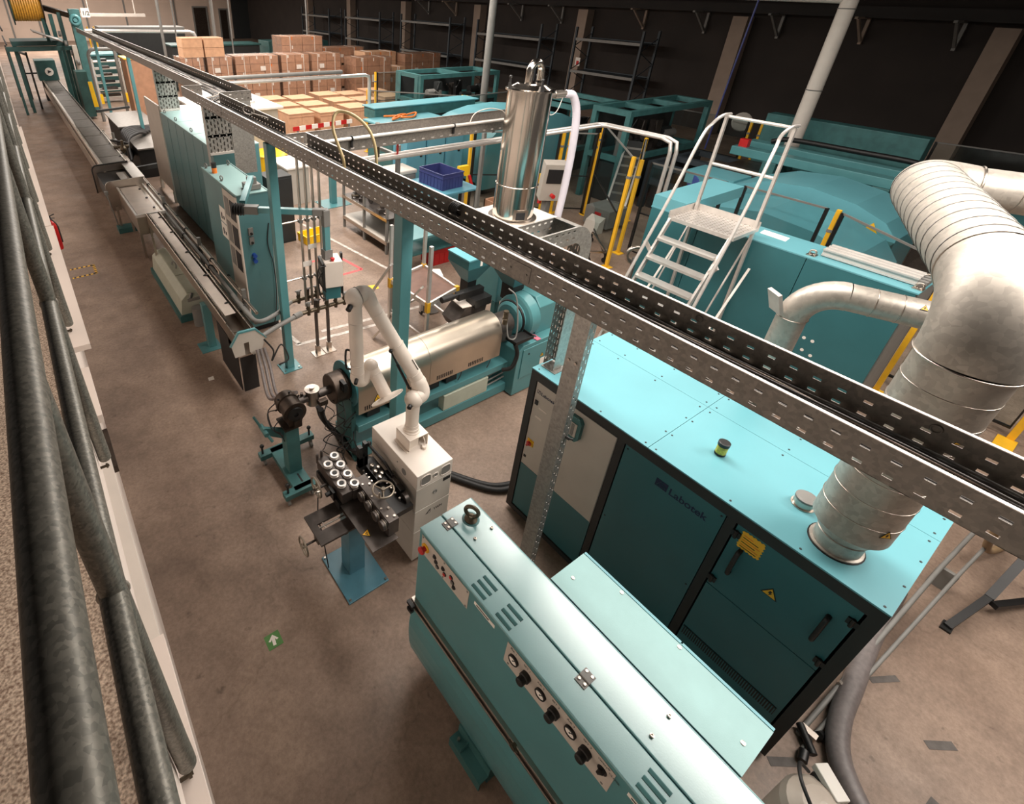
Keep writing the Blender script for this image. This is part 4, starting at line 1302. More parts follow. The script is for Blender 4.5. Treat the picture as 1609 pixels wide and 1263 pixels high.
obj('side_arm', MB().prism([(1.49, .68), (1.49, .82), (1.30, .93), (1.27, .93), (1.27, .85)], 'y', 4.22, 4.26), TEALO, cs)
obj('crank', MB().cyl((1.28, 4.16, .89), (1.28, 4.34, .89), .028, n=10).cyl((1.27, 4.3, .90), (1.22, 4.36, 1.03), .014, n=8).cyl((1.29, 4.18, .88), (1.325, 4.13, .80), .016, n=8), TEALO, cs)
ch = obj('crosshead', MB().lathe([(.09, 0), (.135, .004), (.135, .03), (.118, .034), (.118, .18), (.132, .185), (.132, .225), (.118, .23), (.118, .30), (.09, .33), (.04, .34)], (1.612, 4.13, 1.06), (0, 1, 0), n=26), BRONZE, cs)
obj('die_face', MB().lathe([(.0, 0), (.03, .001), (.03, -.012), (.085, -.010), (.088, .012)], (1.612, 4.122, 1.06), (0, 1, 0), n=24), BLACK, ch)
for k in range(6):
    t = 2 * PI * k / 6 + .3
    e = V((math.cos(t), 0, math.sin(t)))
    obj('centring_bolt', MB().cyl(V((1.612, 4.34, 1.06)) + e * .12, V((1.612, 4.34, 1.06)) + e * .155, .011, n=6), BLACK, ch)
obj('saddle', MB().prism([(1.54, .885), (1.68, .885), (1.70, .96), (1.52, .96)], 'y', 4.14, 4.30).box((1.58, 4.10, .885), (1.67, 4.14, .97)), BRONZE, cs)
obj('heater_cable', MB().tube(bez([(1.50, 4.42, 1.05), (1.40, 4.40, .98), (1.38, 4.25, .86), (1.44, 4.18, .80), (1.47, 4.16, .70)], 6), .007, 6).tube(bez([(1.50, 4.36, 1.0), (1.38, 4.36, 1.0), (1.36, 4.22, .9), (1.43, 4.14, .86)], 6), .006, 6).tube(bez([(1.49, 4.24, .98), (1.38, 4.2, .9), (1.45, 4.12, .82)], 6), .006, 6), RUBBER, cs)
for k in range(3):
    obj('hose', MB().tube(bez([(1.70 + .05 * k, 4.52, 1.0), (1.75 + .06 * k, 4.9, .7), (1.72 + .06 * k, 5.3, .40), (1.80 + .06 * k, 5.7, .6), (1.82 + .05 * k, 5.85, .80)], 6), .022, 8), HOSEG,
        label='grey water hose drooping from the trough end to the crosshead', cat='hose', group='grey hoses between trough and crosshead')

# ================================================================== extruder
ext = thing('extruder', 'teal extruder with long polished steel barrel guard, behind the cream suction arm', 'extruder', (3.7, 4.3, 0))
AY, AZ, GR = 4.30, 1.06, .255
arcp = [(AY + GR * math.cos(t), AZ + GR * math.sin(t)) for t in [PI * k / 16 for k in range(17)]]
gpoly = [(AY + GR, .74)] + arcp + [(AY - GR, .74)]
gi = [(AY + GR - .012, .74)] + [(AY + (GR - .012) * math.cos(t), AZ + (GR - .012) * math.sin(t)) for t in [PI * k / 16 for k in range(17)]] + [(AY - GR + .012, .74)]


def shell(x0, x1, m, nm):
    mb = MB()
    n = len(gpoly)
    vs = [(x0, a, b) for a, b in gpoly] + [(x1, a, b) for a, b in gpoly]
    mb.add(vs, [(i, i + 1, n + i + 1, n + i) for i in range(n - 1)], True)
    vs = [(x0, a, b) for a, b in gi] + [(x1, a, b) for a, b in gi]
    mb.add(vs, [(i, n + i, n + i + 1, i + 1) for i in range(n - 1)], True)
    for x in (x0, x1):
        mb.add([(x, a, b) for a, b in gpoly] + [(x, a, b) for a, b in gi], [(i, i + 1, n + i + 1, n + i) for i in range(n - 1)])
    return obj(nm, mb, m, ext)


shell(2.36, 3.40, SATIN, 'barrel_guard')
shell(3.405, 4.62, SATIN, 'barrel_guard')
obj('guard_end', MB().prism(gi, 'x', 4.60, 4.61), BRUSH, ext)
obj('guard_end', MB().prism(gpoly, 'x', 2.35, 2.358), TEALO, ext)
for x0 in (2.44, 3.10, 3.52, 4.05):
    for k in range(9):
        obj('guard_slot', MB().box((x0 + k * .03, AY - GR - .003, .775), (x0 + k * .03 + .014, AY - GR, .835)), INK, ext)
warning(ext, (2.62, AY - GR - .001, .885), (1, 0, 0), (0, 0, 1), .12, 'hand')
obj('end_flange', MB().lathe([(.20, 0), (.285, 0), (.285, .025), (.20, .025)], (2.318, AY, AZ), (1, 0, 0), n=32), TEALD, ext)
bh = obj('barrel_head', MB().lathe([(.05, 0), (.175, 0), (.185, .01), (.185, .15), (.19, .16), (.19, .19), (.17, .2)], (2.12, AY, AZ), (1, 0, 0), n=30), BRONZE, ext)
obj('head_clamp', MB().box((2.2, AY - .20, AZ + .05), (2.24, AY - .1, AZ + .17)).obox((2.22, AY - .165, AZ + .1), (.07, .05, .05)), BLACK, bh)
obj('head_neck', MB().cyl((1.97, AY, AZ), (2.12, AY, AZ), .05, n=14), DKMET, ext)
obj('head_neck', MB().cyl((1.73, AY, AZ), (1.84, AY, AZ), .045, n=14), DKMET, ext)
vb = obj('melt_valve', MB().lathe([(.075, -.12), (.075, .06), (.085, .062), (.085, .085), (.06, .087), (.03, .09), (.03, .115)], (1.90, AY, AZ + .02), n=22), BRUSH, ext)
obj('valve_block', MB().box((1.93, AY - .13, .98), (2.03, AY - .07, 1.04)).cyl((1.78, AY + .02, 1.0), (1.78, AY + .02, 1.14), .02, n=8), BRONZE, vb)
for k in range(6):
    x = 1.98 + .06 * k
    rk = random.Random(k)
    pts = [(x, AY - .10, .98)]
    for q in range(7):
        pts.append((x + rk.uniform(-.12, .14), AY - .22 + rk.uniform(-.09, .08), .86 - .12 * q + rk.uniform(-.05, .05)))
    obj('thermocouple_cable', MB().tube(bez(pts, 5), .005 + .003 * (k % 2), 6), RUBBER, ext)
obj('end_upright', MB().box((2.30, 4.12, 0), (2.36, 4.50, .98)).box((2.30, 4.05, 0), (2.42, 4.56, .05)), TEALO, ext)
obj('second_upright', MB().box((2.92, 4.14, .08), (3.02, 4.20, .45)).box((4.3, 4.14, .08), (4.4, 4.2, .45)), TEALO, ext)
for k, x in enumerate((2.62, 2.95, 3.55, 3.85)):
    obj('barrel_fan', MB().cyl((x, AY - .12, .72), (x, AY + .10, .72), .12, n=18).box((x - .09, AY - .17, .56), (x + .09, AY + .1, .72)), BLACK, ext)
obj('bed', MB().box((2.36, 4.06, .44), (4.90, 4.64, .54)), TEAL, ext, bevel=.006)
obj('lower_beam', MB().box((2.36, 4.04, .02), (4.92, 4.16, .17)), TEAL, ext, bevel=.006)
obj('lower_beam', MB().box((2.36, 4.56, .02), (4.92, 4.66, .17)), TEAL, ext, bevel=.006)
obj('base_floor', MB().box((2.4, 4.16, .10), (4.9, 4.56, .12)), TEALO, ext)
wb_ = obj('terminal_box', MB().box((3.68, 4.045, .175), (4.47, 4.16, .425)), OLIVE, ext, bevel=.005)
for x in (3.72, 4.05, 4.43):
    obj('box_screw', MB().cyl((x, 4.08, .425), (x, 4.08, .43), .012, n=8), GREY, wb_)
mb = MB()
for k in range(3):
    mb.tube([(4.47, 4.07 + .03 * k, .25 + .05 * k), (4.9, 4.10 + .03 * k, .25 + .05 * k)], .012, 6)
obj('conduit', mb, GREY, ext)
obj('cable', MB().tube(bez([(3.9, 4.06, .60), (3.95, 4.07, .66), (4.02, 4.12, .72)], 5), .007, 6).tube(bez([(4.40, 4.04, .62), (4.47, 4.06, .70), (4.5, 4.1, .76)], 5), .007, 6), RUBBER, ext)
# gearbox and drive
gb = obj('gearbox_base', MB().prism([(4.84, 0.02), (5.62, 0.02), (5.62, .86), (4.92, .86), (4.84, .78)], 'y', 3.90, 4.72), TEAL, ext, bevel=.008)
obj('base_door', MB().box((4.93, 3.885, .30), (5.55, 3.90, .80)), TEAL, gb, bevel=.006)
obj('toe_kick', MB().box((4.86, 3.92, 0), (5.6, 4.7, .02)), INK, gb)
obj('warning_plate', MB().box((5.32, 3.880, .36), (5.46, 3.885, .52)), PAPER, gb)
warning(gb, (5.34, 3.884, .58), (1, 0, 0), (0, 0, 1), .08)
obj('door_lock', MB().cyl((5.05, 3.885, .70), (5.05, 3.88, .70), .014, n=10), INK, gb)
obj('feed_neck', MB().cyl((4.62, AY, AZ), (4.95, AY, AZ), .16, n=22).box((4.70, AY - .16, .86), (4.92, AY + .16, 1.0)), DKMET, ext)
obj('gearbox', MB().lathe([(.20, 0), (.24, .02), (.24, .10), (.30, .12), (.33, .14), (.33, .30), (.28, .33)], (4.98, AY, 1.10), (1, 0, 0), n=30), TEAL, ext)
obj('gearbox_groove', MB().torus((5.03, AY, 1.10), (1, 0, 0), .245, .02, 28, 8), BLACK, ext)
obj('gear_housing', MB().prism([(4.04, .86), (4.56, .86), (4.56, 1.30), (4.45, 1.42), (4.15, 1.42), (4.04, 1.30)], 'x', 5.30, 5.75), TEAL, ext, bevel=.01)
obj('drive_motor', MB().cyl((5.75, AY, 1.12), (6.3, AY, 1.12), .22, n=22), TEALO, ext)
obj('catch_tray', MB().box((4.70, 3.86, .98), (5.05, 4.05, .995)).box((4.70, 3.855, .98), (5.05, 3.865, 1.03)).box((5.04, 3.86, .98), (5.05, 4.05, 1.03)).box((4.70, 3.86, .98), (4.71, 4.05, 1.03)).tube(bez([(4.74, 3.9, .97), (4.78, 3.87, .8), (4.70, 3.86, .62), (4.62, 3.95, .55)], 5), .03, 8), BLACK, ext)
obj('pink_key_tag', MB().torus((5.22, 4.0, .868), (0, 0, 1), .05, .010, 16, 6).box((5.19, 3.9, .862), (5.27, 3.97, .875)), mat('pink_tag', (216, 120, 140), .5), label='small pink tag ring lying on the extruder base', cat='tag')
g_ = obj('pressure_sensor', MB().cyl((4.60, 4.02, 1.28), (4.60, 4.02, 1.48), .035, n=14).torus((4.6, 4.02, 1.36), (0, 0, 1), .037, .006, 14, 5), BRASS, ext)
obj('sensor_loop', MB().tube(bez([(4.62, 4.0, 1.30), (4.6, 3.92, 1.12), (4.72, 3.9, 1.08), (4.76, 3.94, 1.3), (4.78, 4.05, 1.62), (4.72, 4.15, 1.72)], 6), .010, 6), GREY, ext)
lv = obj('feed_slide', MB().box((4.30, 4.62, 1.42), (4.75, 4.72, 1.52)).cyl((4.02, 4.66, 1.50), (4.22, 4.66, 1.50), .045, n=12).cyl((4.22, 4.66, 1.5), (4.4, 4.66, 1.5), .03, n=10).box((4.5, 4.5, 1.3), (4.8, 4.7, 1.42)), BLACK, ext)
hc = obj('sample_bin', MB().prism([(4.30, .98), (4.72, .98), (4.78, 1.26), (4.40, 1.32), (4.22, 1.12)], 'y', 4.56, 4.86), DKMET, ext)
obj('bin_plate', MB().add([(4.32, 4.56, 1.33), (4.80, 4.56, 1.27), (4.80, 4.86, 1.30), (4.32, 4.86, 1.36), (4.32, 4.56, 1.34), (4.80, 4.56, 1.28), (4.80, 4.86, 1.31), (4.32, 4.86, 1.37)], [(3, 2, 1, 0), (4, 5, 6, 7), (0, 1, 5, 4), (1, 2, 6, 5), (2, 3, 7, 6), (3, 0, 4, 7)]), WHITE, hc)


def feed_hopper(label, c, w, d, zt, zm, zb, wb2):
    cx, cy = c
    t = thing('feed_hopper', label, 'hopper', (cx, cy, zb))
    v = []
    for z, a, b in ((zb, wb2, wb2), (zm, w, d), (zt, w, d)):
        v += [(cx - a / 2, cy - b / 2, z), (cx + a / 2, cy - b / 2, z), (cx + a / 2, cy + b / 2, z), (cx - a / 2, cy + b / 2, z)]
    f = [(3, 2, 1, 0)]
    for k in (0, 4):
        f += [(k, k + 1, k + 5, k + 4), (k + 1, k + 2, k + 6, k + 5), (k + 2, k + 3, k + 7, k + 6), (k + 3, k, k + 4, k + 7)]
    obj('body', MB().add(v, f), TEALD, t)
    obj('lid', MB().box((cx - w / 2 - .01, cy - d / 2 - .01, zt), (cx + w / 2 + .01, cy + d / 2 + .01, zt + .02)), TEALT, t)
    obj('sight_glass', MB().box((cx - .02, cy - d / 2 - .004, zm + .02), (cx + .02, cy - d / 2, zt - .02)), PAPER, t)
    obj('throat', MB().box((cx - wb2 / 2, cy - wb2 / 2, zb - .25), (cx + wb2 / 2, cy + wb2 / 2, zb)), BLACK, t)
    return t


feed_hopper('dark teal dosing hopper over the extruder feed, left of two', (4.72, 4.92), .46, .44, 1.93, 1.80, 1.52, .16)
h2 = feed_hopper('wider teal dosing hopper beside the gearbox, right of two', (5.22, 4.52), .52, .50, 1.86, 1.78, 1.50, .22)
obj('yellow_label', MB().box((5.12, 4.262, 1.80), (5.24, 4.268, 1.84)), YELLOW, h2)

# drying tank with the polished vacuum hopper on top
tk = thing('drying_tank', 'square teal drying tank under the polished vacuum hopper', 'tank', (5.75, 5.2, 0))
obj('tank_body', MB().box((5.38, 4.95, .9), (6.15, 5.65, 2.12)), TEAL, tk, bevel=.02)
obj('tank_top', MB().box((5.30, 4.80, 2.12), (6.35, 5.75, 2.17)), PAPER, tk)
obj('corner_trim', MB().box((6.11, 4.93, .9), (6.17, 4.99, 2.12)), TEALT, tk)
for x in (5.42, 6.1):
    for y in (5.0, 5.6):
        obj('leg', MB().box((x - .04, y - .04, 0), (x + .04, y + .04, .9)), TEALO, tk)
hp = thing('vacuum_hopper', 'tall mirror polished steel vacuum hopper with clamp lid and pipe bend', 'hopper', (5.76, 5.20, 2.17))
HX, HY, HZ, HR, HH = 5.76, 5.22, 2.17, .30, 1.78
obj('base_ring', MB().lathe([(HR, 0), (HR + .06, 0), (HR + .06, .02), (HR, .03)], (HX, HY, HZ), n=36), BRUSH, hp)
obj('shell', MB().lathe([(HR, .02), (HR, HH)], (HX, HY, HZ), n=48, caps=False), STEEL, hp)
obj('band', MB().torus((HX, HY, HZ + .52), (0, 0, 1), HR + .003, .010, 40, 6), STEEL, hp)
ldh = obj('lid', MB().lathe([(HR, HH), (HR + .035, HH + .005), (HR + .035, HH + .025), (HR - .01, HH + .035), (HR * .66, HH + .085), (HR * .64, HH + .10), (.0, HH + .105)], (HX, HY, HZ), n=40), STEEL, hp)
for t in (.5, 2.4, 4.4):
    c = V((HX + (HR - .02) * math.cos(t), HY + (HR - .02) * math.sin(t), HZ + HH + .05))
    obj('lid_clamp', MB().obox(c, (.04, .06, .07), (0, 0, t)).cyl(c + V((0, 0, .03)), c + V((0, 0, .10)), .014, n=8).sphere(c + V((0, 0, .11)), .022, 8), BLACK, ldh)
top_ = V((HX, HY, HZ + HH + .10))
obj('pipe_bend', MB().tube([top_ + V((-.06, 0, 0))] + [p for p in arc(top_ + V((.05, .0, .13)), (-1, 0, 0), (0, 0, 1), .11, 0, PI * .95, 12)] + [top_ + V((.165, 0, .02))], .05, 16), STEEL, ldh)
nz = obj('side_nozzle', MB().cyl((HX + .26, HY - .05, HZ + HH - .07), (HX + .58, HY - .12, HZ + HH - .06), .045, n=14), BRUSH, hp)
obj('nozzle_coupling', MB().cyl((HX + .40, HY - .08, HZ + HH - .066), (HX + .52, HY - .107, HZ + HH - .062), .055, n=14), BRUSH, nz)
obj('level_window', MB().obox((HX - .13, HY - .275, HZ + .12), (.22, .015, .16), (0, 0, -.43)), BRUSH, hp)
obj('window_glass', MB().obox((HX - .135, HY - .285, HZ + .115), (.13, .012, .11), (0, 0, -.43)), INK, hp)
obj('earth_wire', MB().tube(bez([(HX + .28, HY - .06, HZ + HH - .14), (HX + .34, HY - .1, HZ + HH - .32), (HX + .46, HY - .12, HZ + HH - .28), (HX + .54, HY - .12, HZ + HH - .1)], 6), .006, 5), PAPER, hp)
obj('suction_hose', MB().tube(bez([(HX + .58, HY - .12, HZ + HH - .06), (HX + .72, HY - .16, HZ + HH - .11), (HX + .82, HY - .20, HZ + HH - .45), (HX + .80, HY - .24, HZ + .5), (HX + .66, HY - .30, HZ - .4), (HX + .60, HY - .32, .9)], 8), .055, 14), HOSEW, label='milky corrugated suction hose hanging from the polished hopper', cat='hose')

# black hoses running over the floor from the extruder to the dryer
for k in range(2):
    obj('floor_hose', MB().tube(bez([(2.05, 4.42 + .07 * k, .70), (2.16, 4.46 + .06 * k, .35), (2.42, 3.95 + .05 * k, .05), (2.75, 3.72 + .07 * k, .04), (3.05, 3.32 + .08 * k, .04), (3.42, 2.78 + .08 * k, .04), (3.75, 2.64 + .04 * k, .05)], 8), .035, 10), RUBBER,
        label='thick black hose on the floor from extruder to dryer', cat='hose', group='pair of black floor hoses')

# ================================================================== cooling trough line
ct = thing('cooling_trough', 'narrow stainless cooling trough with pipes alongside, nearest section of the line', 'trough', (1.74, 9, 0))
obj('trough_body', MB().box((1.60, 6.40, .82), (1.615, 11.35, 1.0)).box((1.855, 6.40, .82), (1.87, 11.35, 1.0)).box((1.60, 6.40, .80), (1.87, 11.35, .82)), BRUSH, ct)
obj('trough_cover', MB().box((1.665, 6.62, .985), (1.82, 11.3, .993)), SHEEN, ct)
obj('edge_tube', MB().tube([(1.607, 6.4, 1.0), (1.607, 11.35, 1.0)], .012, 8).tube([(1.862, 6.4, 1.0), (1.862, 11.35, 1.0)], .012, 8).tube([(1.65, 6.62, .985), (1.65, 11.3, .985)], .008, 6), STEEL, ct)
for y in (6.95, 8.0, 9.05, 10.1, 11.0):
    obj('spray_clip', MB().cyl((1.80, y, .993), (1.80, y, 1.01), .018, n=8).box((1.77, y - .02, .995), (1.87, y + .01, 1.005)), BLACK, ct)
obj('end_box', MB().box((1.60, 6.0, .70), (1.615, 6.4, .99)).box((1.855, 6.0, .70), (1.87, 6.4, .99)).box((1.6, 5.95, .68), (1.87, 6.4, .70)), BRUSH, ct)
hx = [(1.53, .74), (1.50, .93), (1.62, 1.10), (1.84, 1.09), (1.98, .92), (1.90, .74), (1.78, .70), (1.74, .76), (1.74, .93), (1.67, .93), (1.67, .74)]
obj('end_plate', MB().prism(hx, 'y', 5.90, 5.915), LGREY, ct)
obj('end_plate_rim', MB().prism(hx[1:5] + [(1.995, .915), (1.85, 1.115), (1.61, 1.125), (1.48, .93)], 'y', 5.89, 5.925), TEAL, ct)
obj('drip_curtain', MB().box((1.60, 6.05, .05), (1.61, 6.9, .78)).box((1.62, 6.0, .05), (1.84, 6.02, .68)), RUBBER, ct)
pst = obj('leg', MB().box((1.54, 7.40, .012), (1.66, 7.53, .80)), TEAL, ct, bevel=.005)
obj('leg_plate', MB().box((1.40, 7.30, 0), (1.72, 7.62, .012)), TEAL, pst)
for y, x in ((10.45, 1.5), (11.3, 1.62), (9.2, 1.75)):
    obj('leg', MB().box((x - .02, y - .02, 0), (x + .02, y + .02, .82)), BRUSH, ct)
tb = obj('water_tank', MB().prism([(1.40, .12), (1.80, .12), (1.80, .50), (1.55, .50), (1.44, .40)], 'y', 8.45, 10.6), OLIVE, ct, bevel=.006)
obj('tank_plinth', MB().box((1.36, 8.4, 0), (1.8, 10.65, .12)), TEALO, tb)
obj('tank_lid', MB().box((1.56, 8.5, .50), (1.80, 9.2, .515)).box((1.56, 9.24, .50), (1.80, 10.5, .515)), OLIVE, tb)
obj('tank_handle', MB().tube(bez([(1.62, 9.7, .515), (1.64, 9.7, .58), (1.66, 9.55, .58), (1.64, 9.5, .515)], 5), .012, 6), GREY, tb)
obj('drain_pump', MB().cyl((1.62, 8.2, .0), (1.62, 8.2, .35), .09, n=14).cyl((1.55, 8.25, .50), (1.62, 8.42, .50), .03, n=8).box((1.5, 8.2, .48), (1.7, 8.24, .52)), GREY, ct)
for i, (x, z, r, y0, y1) in enumerate(((2.00, .93, .03, 6.3, 20), (2.09, .96, .026, 6.5, 20), (1.95, .86, .022, 6.3, 19), (2.17, .88, .02, 7.5, 19))):
    pl = obj('water_pipe', MB().cyl((x, y0, z), (x, y1, z), r, n=10), BRUSH if i else GREY, ct)
    mb = MB()
    y = y0 + .5
    while y < y1:
        mb.torus((x, y, z), (0, 1, 0), r + .006, .010, 12, 5)
        y += 1.6
    obj('pipe_clamp', mb, BLACK, pl)
for y in (7.0, 9.3, 11.9):
    obj('pipe_stand', MB().box((2.06, y - .03, 0), (2.12, y + .03, 1.12)), GREY, ct)
for k in range(3):
    obj('hose_joint', MB().cyl((2.02, 8.2 + .5 * k, .90), (2.03, 8.45 + .5 * k, .90), .045, n=10), BLACK, ct)

t2 = thing('trough_box', 'bigger stainless trough box with two rounded end hoods, in the middle of the line', 'trough', (1.65, 12.8, 0))
obj('box_body', MB().box((1.42, 11.38, .55), (1.98, 13.5, .96)), BRUSH, t2)
obj('box_rim', MB().box((1.40, 11.36, .96), (1.44, 13.5, 1.0)).box((1.96, 11.36, .96), (2.0, 13.5, 1.0)).box((1.4, 11.34, .94), (2.0, 11.38, 1.0)), ALU, t2)
obj('water_cover', MB().box((1.46, 11.4, .965), (1.86, 13.4, .975)), SHEEN, t2)
for y in (11.7, 12.4, 13.1):
    obj('spray_clip', MB().cyl((1.84, y, .975), (1.84, y, 1.0), .025, n=8), BLACK, t2)
hood = [(1.18, .45), (1.18, 1.0)] + [(p.x, p.z) for p in arc((1.30, 0, 1.02), (-1, 0, 0), (0, 0, 1), .12, 0, PI / 2, 6)] + [(2.02, 1.16), (2.02, .96), (1.42, .96), (1.42, .45)]
obj('hood', MB().prism(hood, 'y', 13.46, 13.50), BRUSH, t2)
obj('hood', MB().prism([(x - .04, z) for x, z in hood], 'y', 15.05, 15.10), BRUSH, t2)
obj('hood_inside', MB().box((1.2, 13.7, .60), (1.9, 15.0, .95)), BLACK, t2)
obj('hood_seal', MB().tube([(x - .06, 15.02, z) for x, z in hood[:-2]], .018, 6), RUBBER, t2)
obj('lever', MB().tube([(1.16, 13.4, .9), (1.2, 13.38, .55), (1.24, 13.36, .12)], .015, 6).box((1.13, 13.34, .88), (1.2, 13.44, .95)), GREY, t2)
for x, y in ((1.44, 11.45), (1.52, 13.1), (1.9, 11.5), (1.3, 13.3), (1.9, 15.0)):
    obj('leg', MB().box((x - .025, y - .025, 0), (x + .025, y + .025, .6)), BRUSH, t2)
obj('foot_beam', MB().box((1.2, 13.1, 0), (1.9, 13.4, .12)), TEALO, t2)
obj('top_plate', MB().box((1.82, 13.6, 1.10), (2.08, 15.0, 1.12)).box((1.6, 13.6, 1.0), (1.8, 14.6, 1.02)), ALU, t2)
t3 = thing('long_trough', 'long low stainless trough receding along the aisle to the far machines', 'trough', (1.75, 22, 0))
obj('trough_body', MB().box((1.42, 15.1, .60), (1.46, 33, .98)).box((2.02, 15.1, .60), (2.06, 33, .98)).box((1.42, 15.1, .56), (2.06, 33, .62)), BRUSH, t3)
y = 15.2
while y < 32:
    obj('trough_cover', MB().box((1.48, y, .93), (2.0, y + 1.36, .945)), GALVD, t3)
    y += 1.4
obj('edge_rail', MB().tube([(1.40, 15.1, .97), (1.40, 33, .97)], .03, 8), BRUSH, t3)
y = 16.5
while y < 32:
    obj('leg', MB().box((1.46, y - .04, 0), (1.54, y + .04, .58)), GREY, t3)
    y += 2.4
obj('apron', MB().box((1.36, 15.2, .40), (1.40, 33, .70)), BRUSH, t3)

# ================================================================== tall electric cabinets
kc = thing('control_cabinet', 'tall teal control cabinet with orange beacon and grey switch panel, beside the trough', 'cabinet', (2.57, 8.3, 0))
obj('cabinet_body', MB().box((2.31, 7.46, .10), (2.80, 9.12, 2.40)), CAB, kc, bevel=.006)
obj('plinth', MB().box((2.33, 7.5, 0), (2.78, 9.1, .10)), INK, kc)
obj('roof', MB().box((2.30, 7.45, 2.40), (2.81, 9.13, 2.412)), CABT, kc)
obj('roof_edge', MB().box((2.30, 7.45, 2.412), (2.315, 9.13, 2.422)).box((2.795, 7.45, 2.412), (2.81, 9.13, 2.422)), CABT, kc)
for x, y in ((2.36, 9.05), (2.74, 9.05), (2.36, 8.25), (2.74, 7.9)):
    obj('lifting_eye', MB().torus((x, y, 2.46), (1, .4, 0), .032, .009, 16, 6).cyl((x, y, 2.412), (x, y, 2.43), .02, n=8), GREY, kc)
bc = obj('beacon', MB().cyl((2.40, 8.72, 2.412), (2.40, 8.72, 2.50), .042, n=16), ORANGE, kc, label='orange beacon lamp')
obj('beacon_cap', MB().cyl((2.40, 8.72, 2.50), (2.40, 8.72, 2.58), .042, n=16), BLACK, bc)
sp = obj('switch_panel', MB().box((2.30, 7.50, .35), (2.31, 8.10, 2.36)), LGREY, kc, label='grey recessed switch panel')
for z0, z1 in ((1.95, 2.25), (1.50, 1.85), (1.10, 1.42)):
    obj('meter_window', MB().box((2.294, 7.56, z0), (2.30, 7.80, z1)), INK, sp)
    obj('meter_window', MB().box((2.294, 7.86, z0), (2.30, 8.04, z1)), GREY, sp)
obj('frame_strip', MB().box((2.292, 7.46, .3), (2.31, 7.50, 2.38)), WHITE, kc)
for z0, z1 in ((1.72, 1.98), (1.45, 1.70)):
    no = obj('notice', MB().box((2.306, 8.14, z0), (2.31, 8.42, z1)), PAPER, kc)
    obj('notice_text', MB().box((2.305, 8.2, z0 + .06), (2.306, 8.26, z0 + .12)).box((2.305, 8.3, z0 + .05), (2.306, 8.36, z0 + .16)), INK, no)
for x, z in ((2.46, 1.82), (2.46, 1.67)):
    so = obj('socket', MB().box((x - .035, 7.43, z - .06), (x + .035, 7.46, z + .06)), GREY, kc)
    obj('socket_knob', MB().cyl((x, 7.43, z - .03), (x, 7.41, z - .03), .02, n=10), BLACK, so)
for z in (1.42, 1.33):
    obj('blue_plug', MB().cyl((2.47, 7.46, z), (2.47, 7.39, z), .034, n=12), mat('blue_plug_plastic', (30, 70, 150), .4) if z > 1.4 else MATS['blue_plug_plastic'], kc)
obj('loose_cable', MB().tube(bez([(2.76, 7.45, 1.9), (2.71, 7.44, 1.6), (2.74, 7.44, 1.35), (2.76, 7.43, 1.25), (2.77, 7.42, .8), (2.72, 7.42, .3), (2.68, 7.42, .12)], 6), .008, 6), RUBBER, kc)

bcb = thing('switchgear_cabinet', 'row of tall plain teal switchgear cabinets behind the control cabinet', 'cabinet', (3.35, 12.7, 0))
for k in range(3):
    y0 = 10.35 + k * 1.36
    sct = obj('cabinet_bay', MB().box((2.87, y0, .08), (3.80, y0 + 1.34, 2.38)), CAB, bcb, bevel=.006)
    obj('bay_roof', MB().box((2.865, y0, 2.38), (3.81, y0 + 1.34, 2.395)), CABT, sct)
    obj('door_seam', MB().box((2.866, y0 + .66, .15), (2.871, y0 + .675, 2.34)), TEALO, sct)
for y in (10.7, 11.95, 13.2, 14.2):
    obj('lifting_eye', MB().torus((2.93, y, 2.43), (1, .4, 0), .036, .010, 14, 6), GREY, bcb)
obj('plinth', MB().box((2.9, 10.4, 0), (3.78, 14.4, .08)), INK, bcb)

for lab, x0, y, x1, zb in (('perforated galvanised cable riser dropping from the tray jog behind the beacon', 2.66, 9.78, 3.10, 2.42), ('second perforated cable riser further back over the switchgear', 2.90, 14.45, 3.35, 2.40)):
    r_ = thing('cable_riser', lab, 'cable riser', ((x0 + x1) / 2, y, zb))
    perf_upright('perforated_web', r_, x0, x1, y, zb, 3.42, 7, .105, .062, GALV, bars=(zb + .3, zb + .62))
    obj('side_channel', MB().box((x0 - .01, y - .02, zb - (.5 if y < 10 else 0)), (x0, y + .10, 3.42)), GALV, r_)
    obj('side_channel', MB().box((x1, y - .02, zb), (x1 + .01, y + .10, 3.42)), GALV, r_)
    obj('back_sheet', MB().box((x0, y + .08, zb), (x1, y + .085, 3.40)), TRAYM, r_)
    if y < 10:
        obj('cover_sheet', MB().box((x1 + .01, y + .02, 2.0), (x1 + .42, y + .03, 3.40)), GALV, r_)
    obj('foot_rail', MB().box((x0, y - .03, zb), (x1, y, zb + .04)), ALU, r_)

# ================================================================== pendant control on a swivel arm
pa = thing('pendant_control', 'operator control box hanging from a teal swivel arm above the valves', 'control box', (2.62, 7.6, 2.41))
obj('swivel_base', MB().box((2.52, 7.55, 2.422), (2.74, 7.78, 2.50)).box((2.57, 7.58, 2.50), (2.69, 7.70, 2.60)), GREY, pa, bevel=.006)
obj('swivel_arm', MB().bar((2.62, 7.62, 2.59), (2.20, 6.86, 2.50), .075, .075), TEAL, pa)
obj('bellows', MB().lathe([(.06, -.10), (.085, -.09), (.06, -.07), (.088, -.055), (.06, -.035), (.088, -.02), (.06, 0), (.088, .015), (.06, .035), (.085, .05), (.06, .07)], (2.12, 6.76, 2.46), (.8, -.58, 0), n=18), RUBBER, pa)
obj('arm_clamp', MB().bar((2.16, 6.74, 2.46), (2.33, 6.62, 2.46), .11, .11), GREY, pa)
obj('cross_arm', MB().bar((2.30, 6.64, 2.46), (3.02, 6.11, 2.46), .075, .075), TEAL, pa)
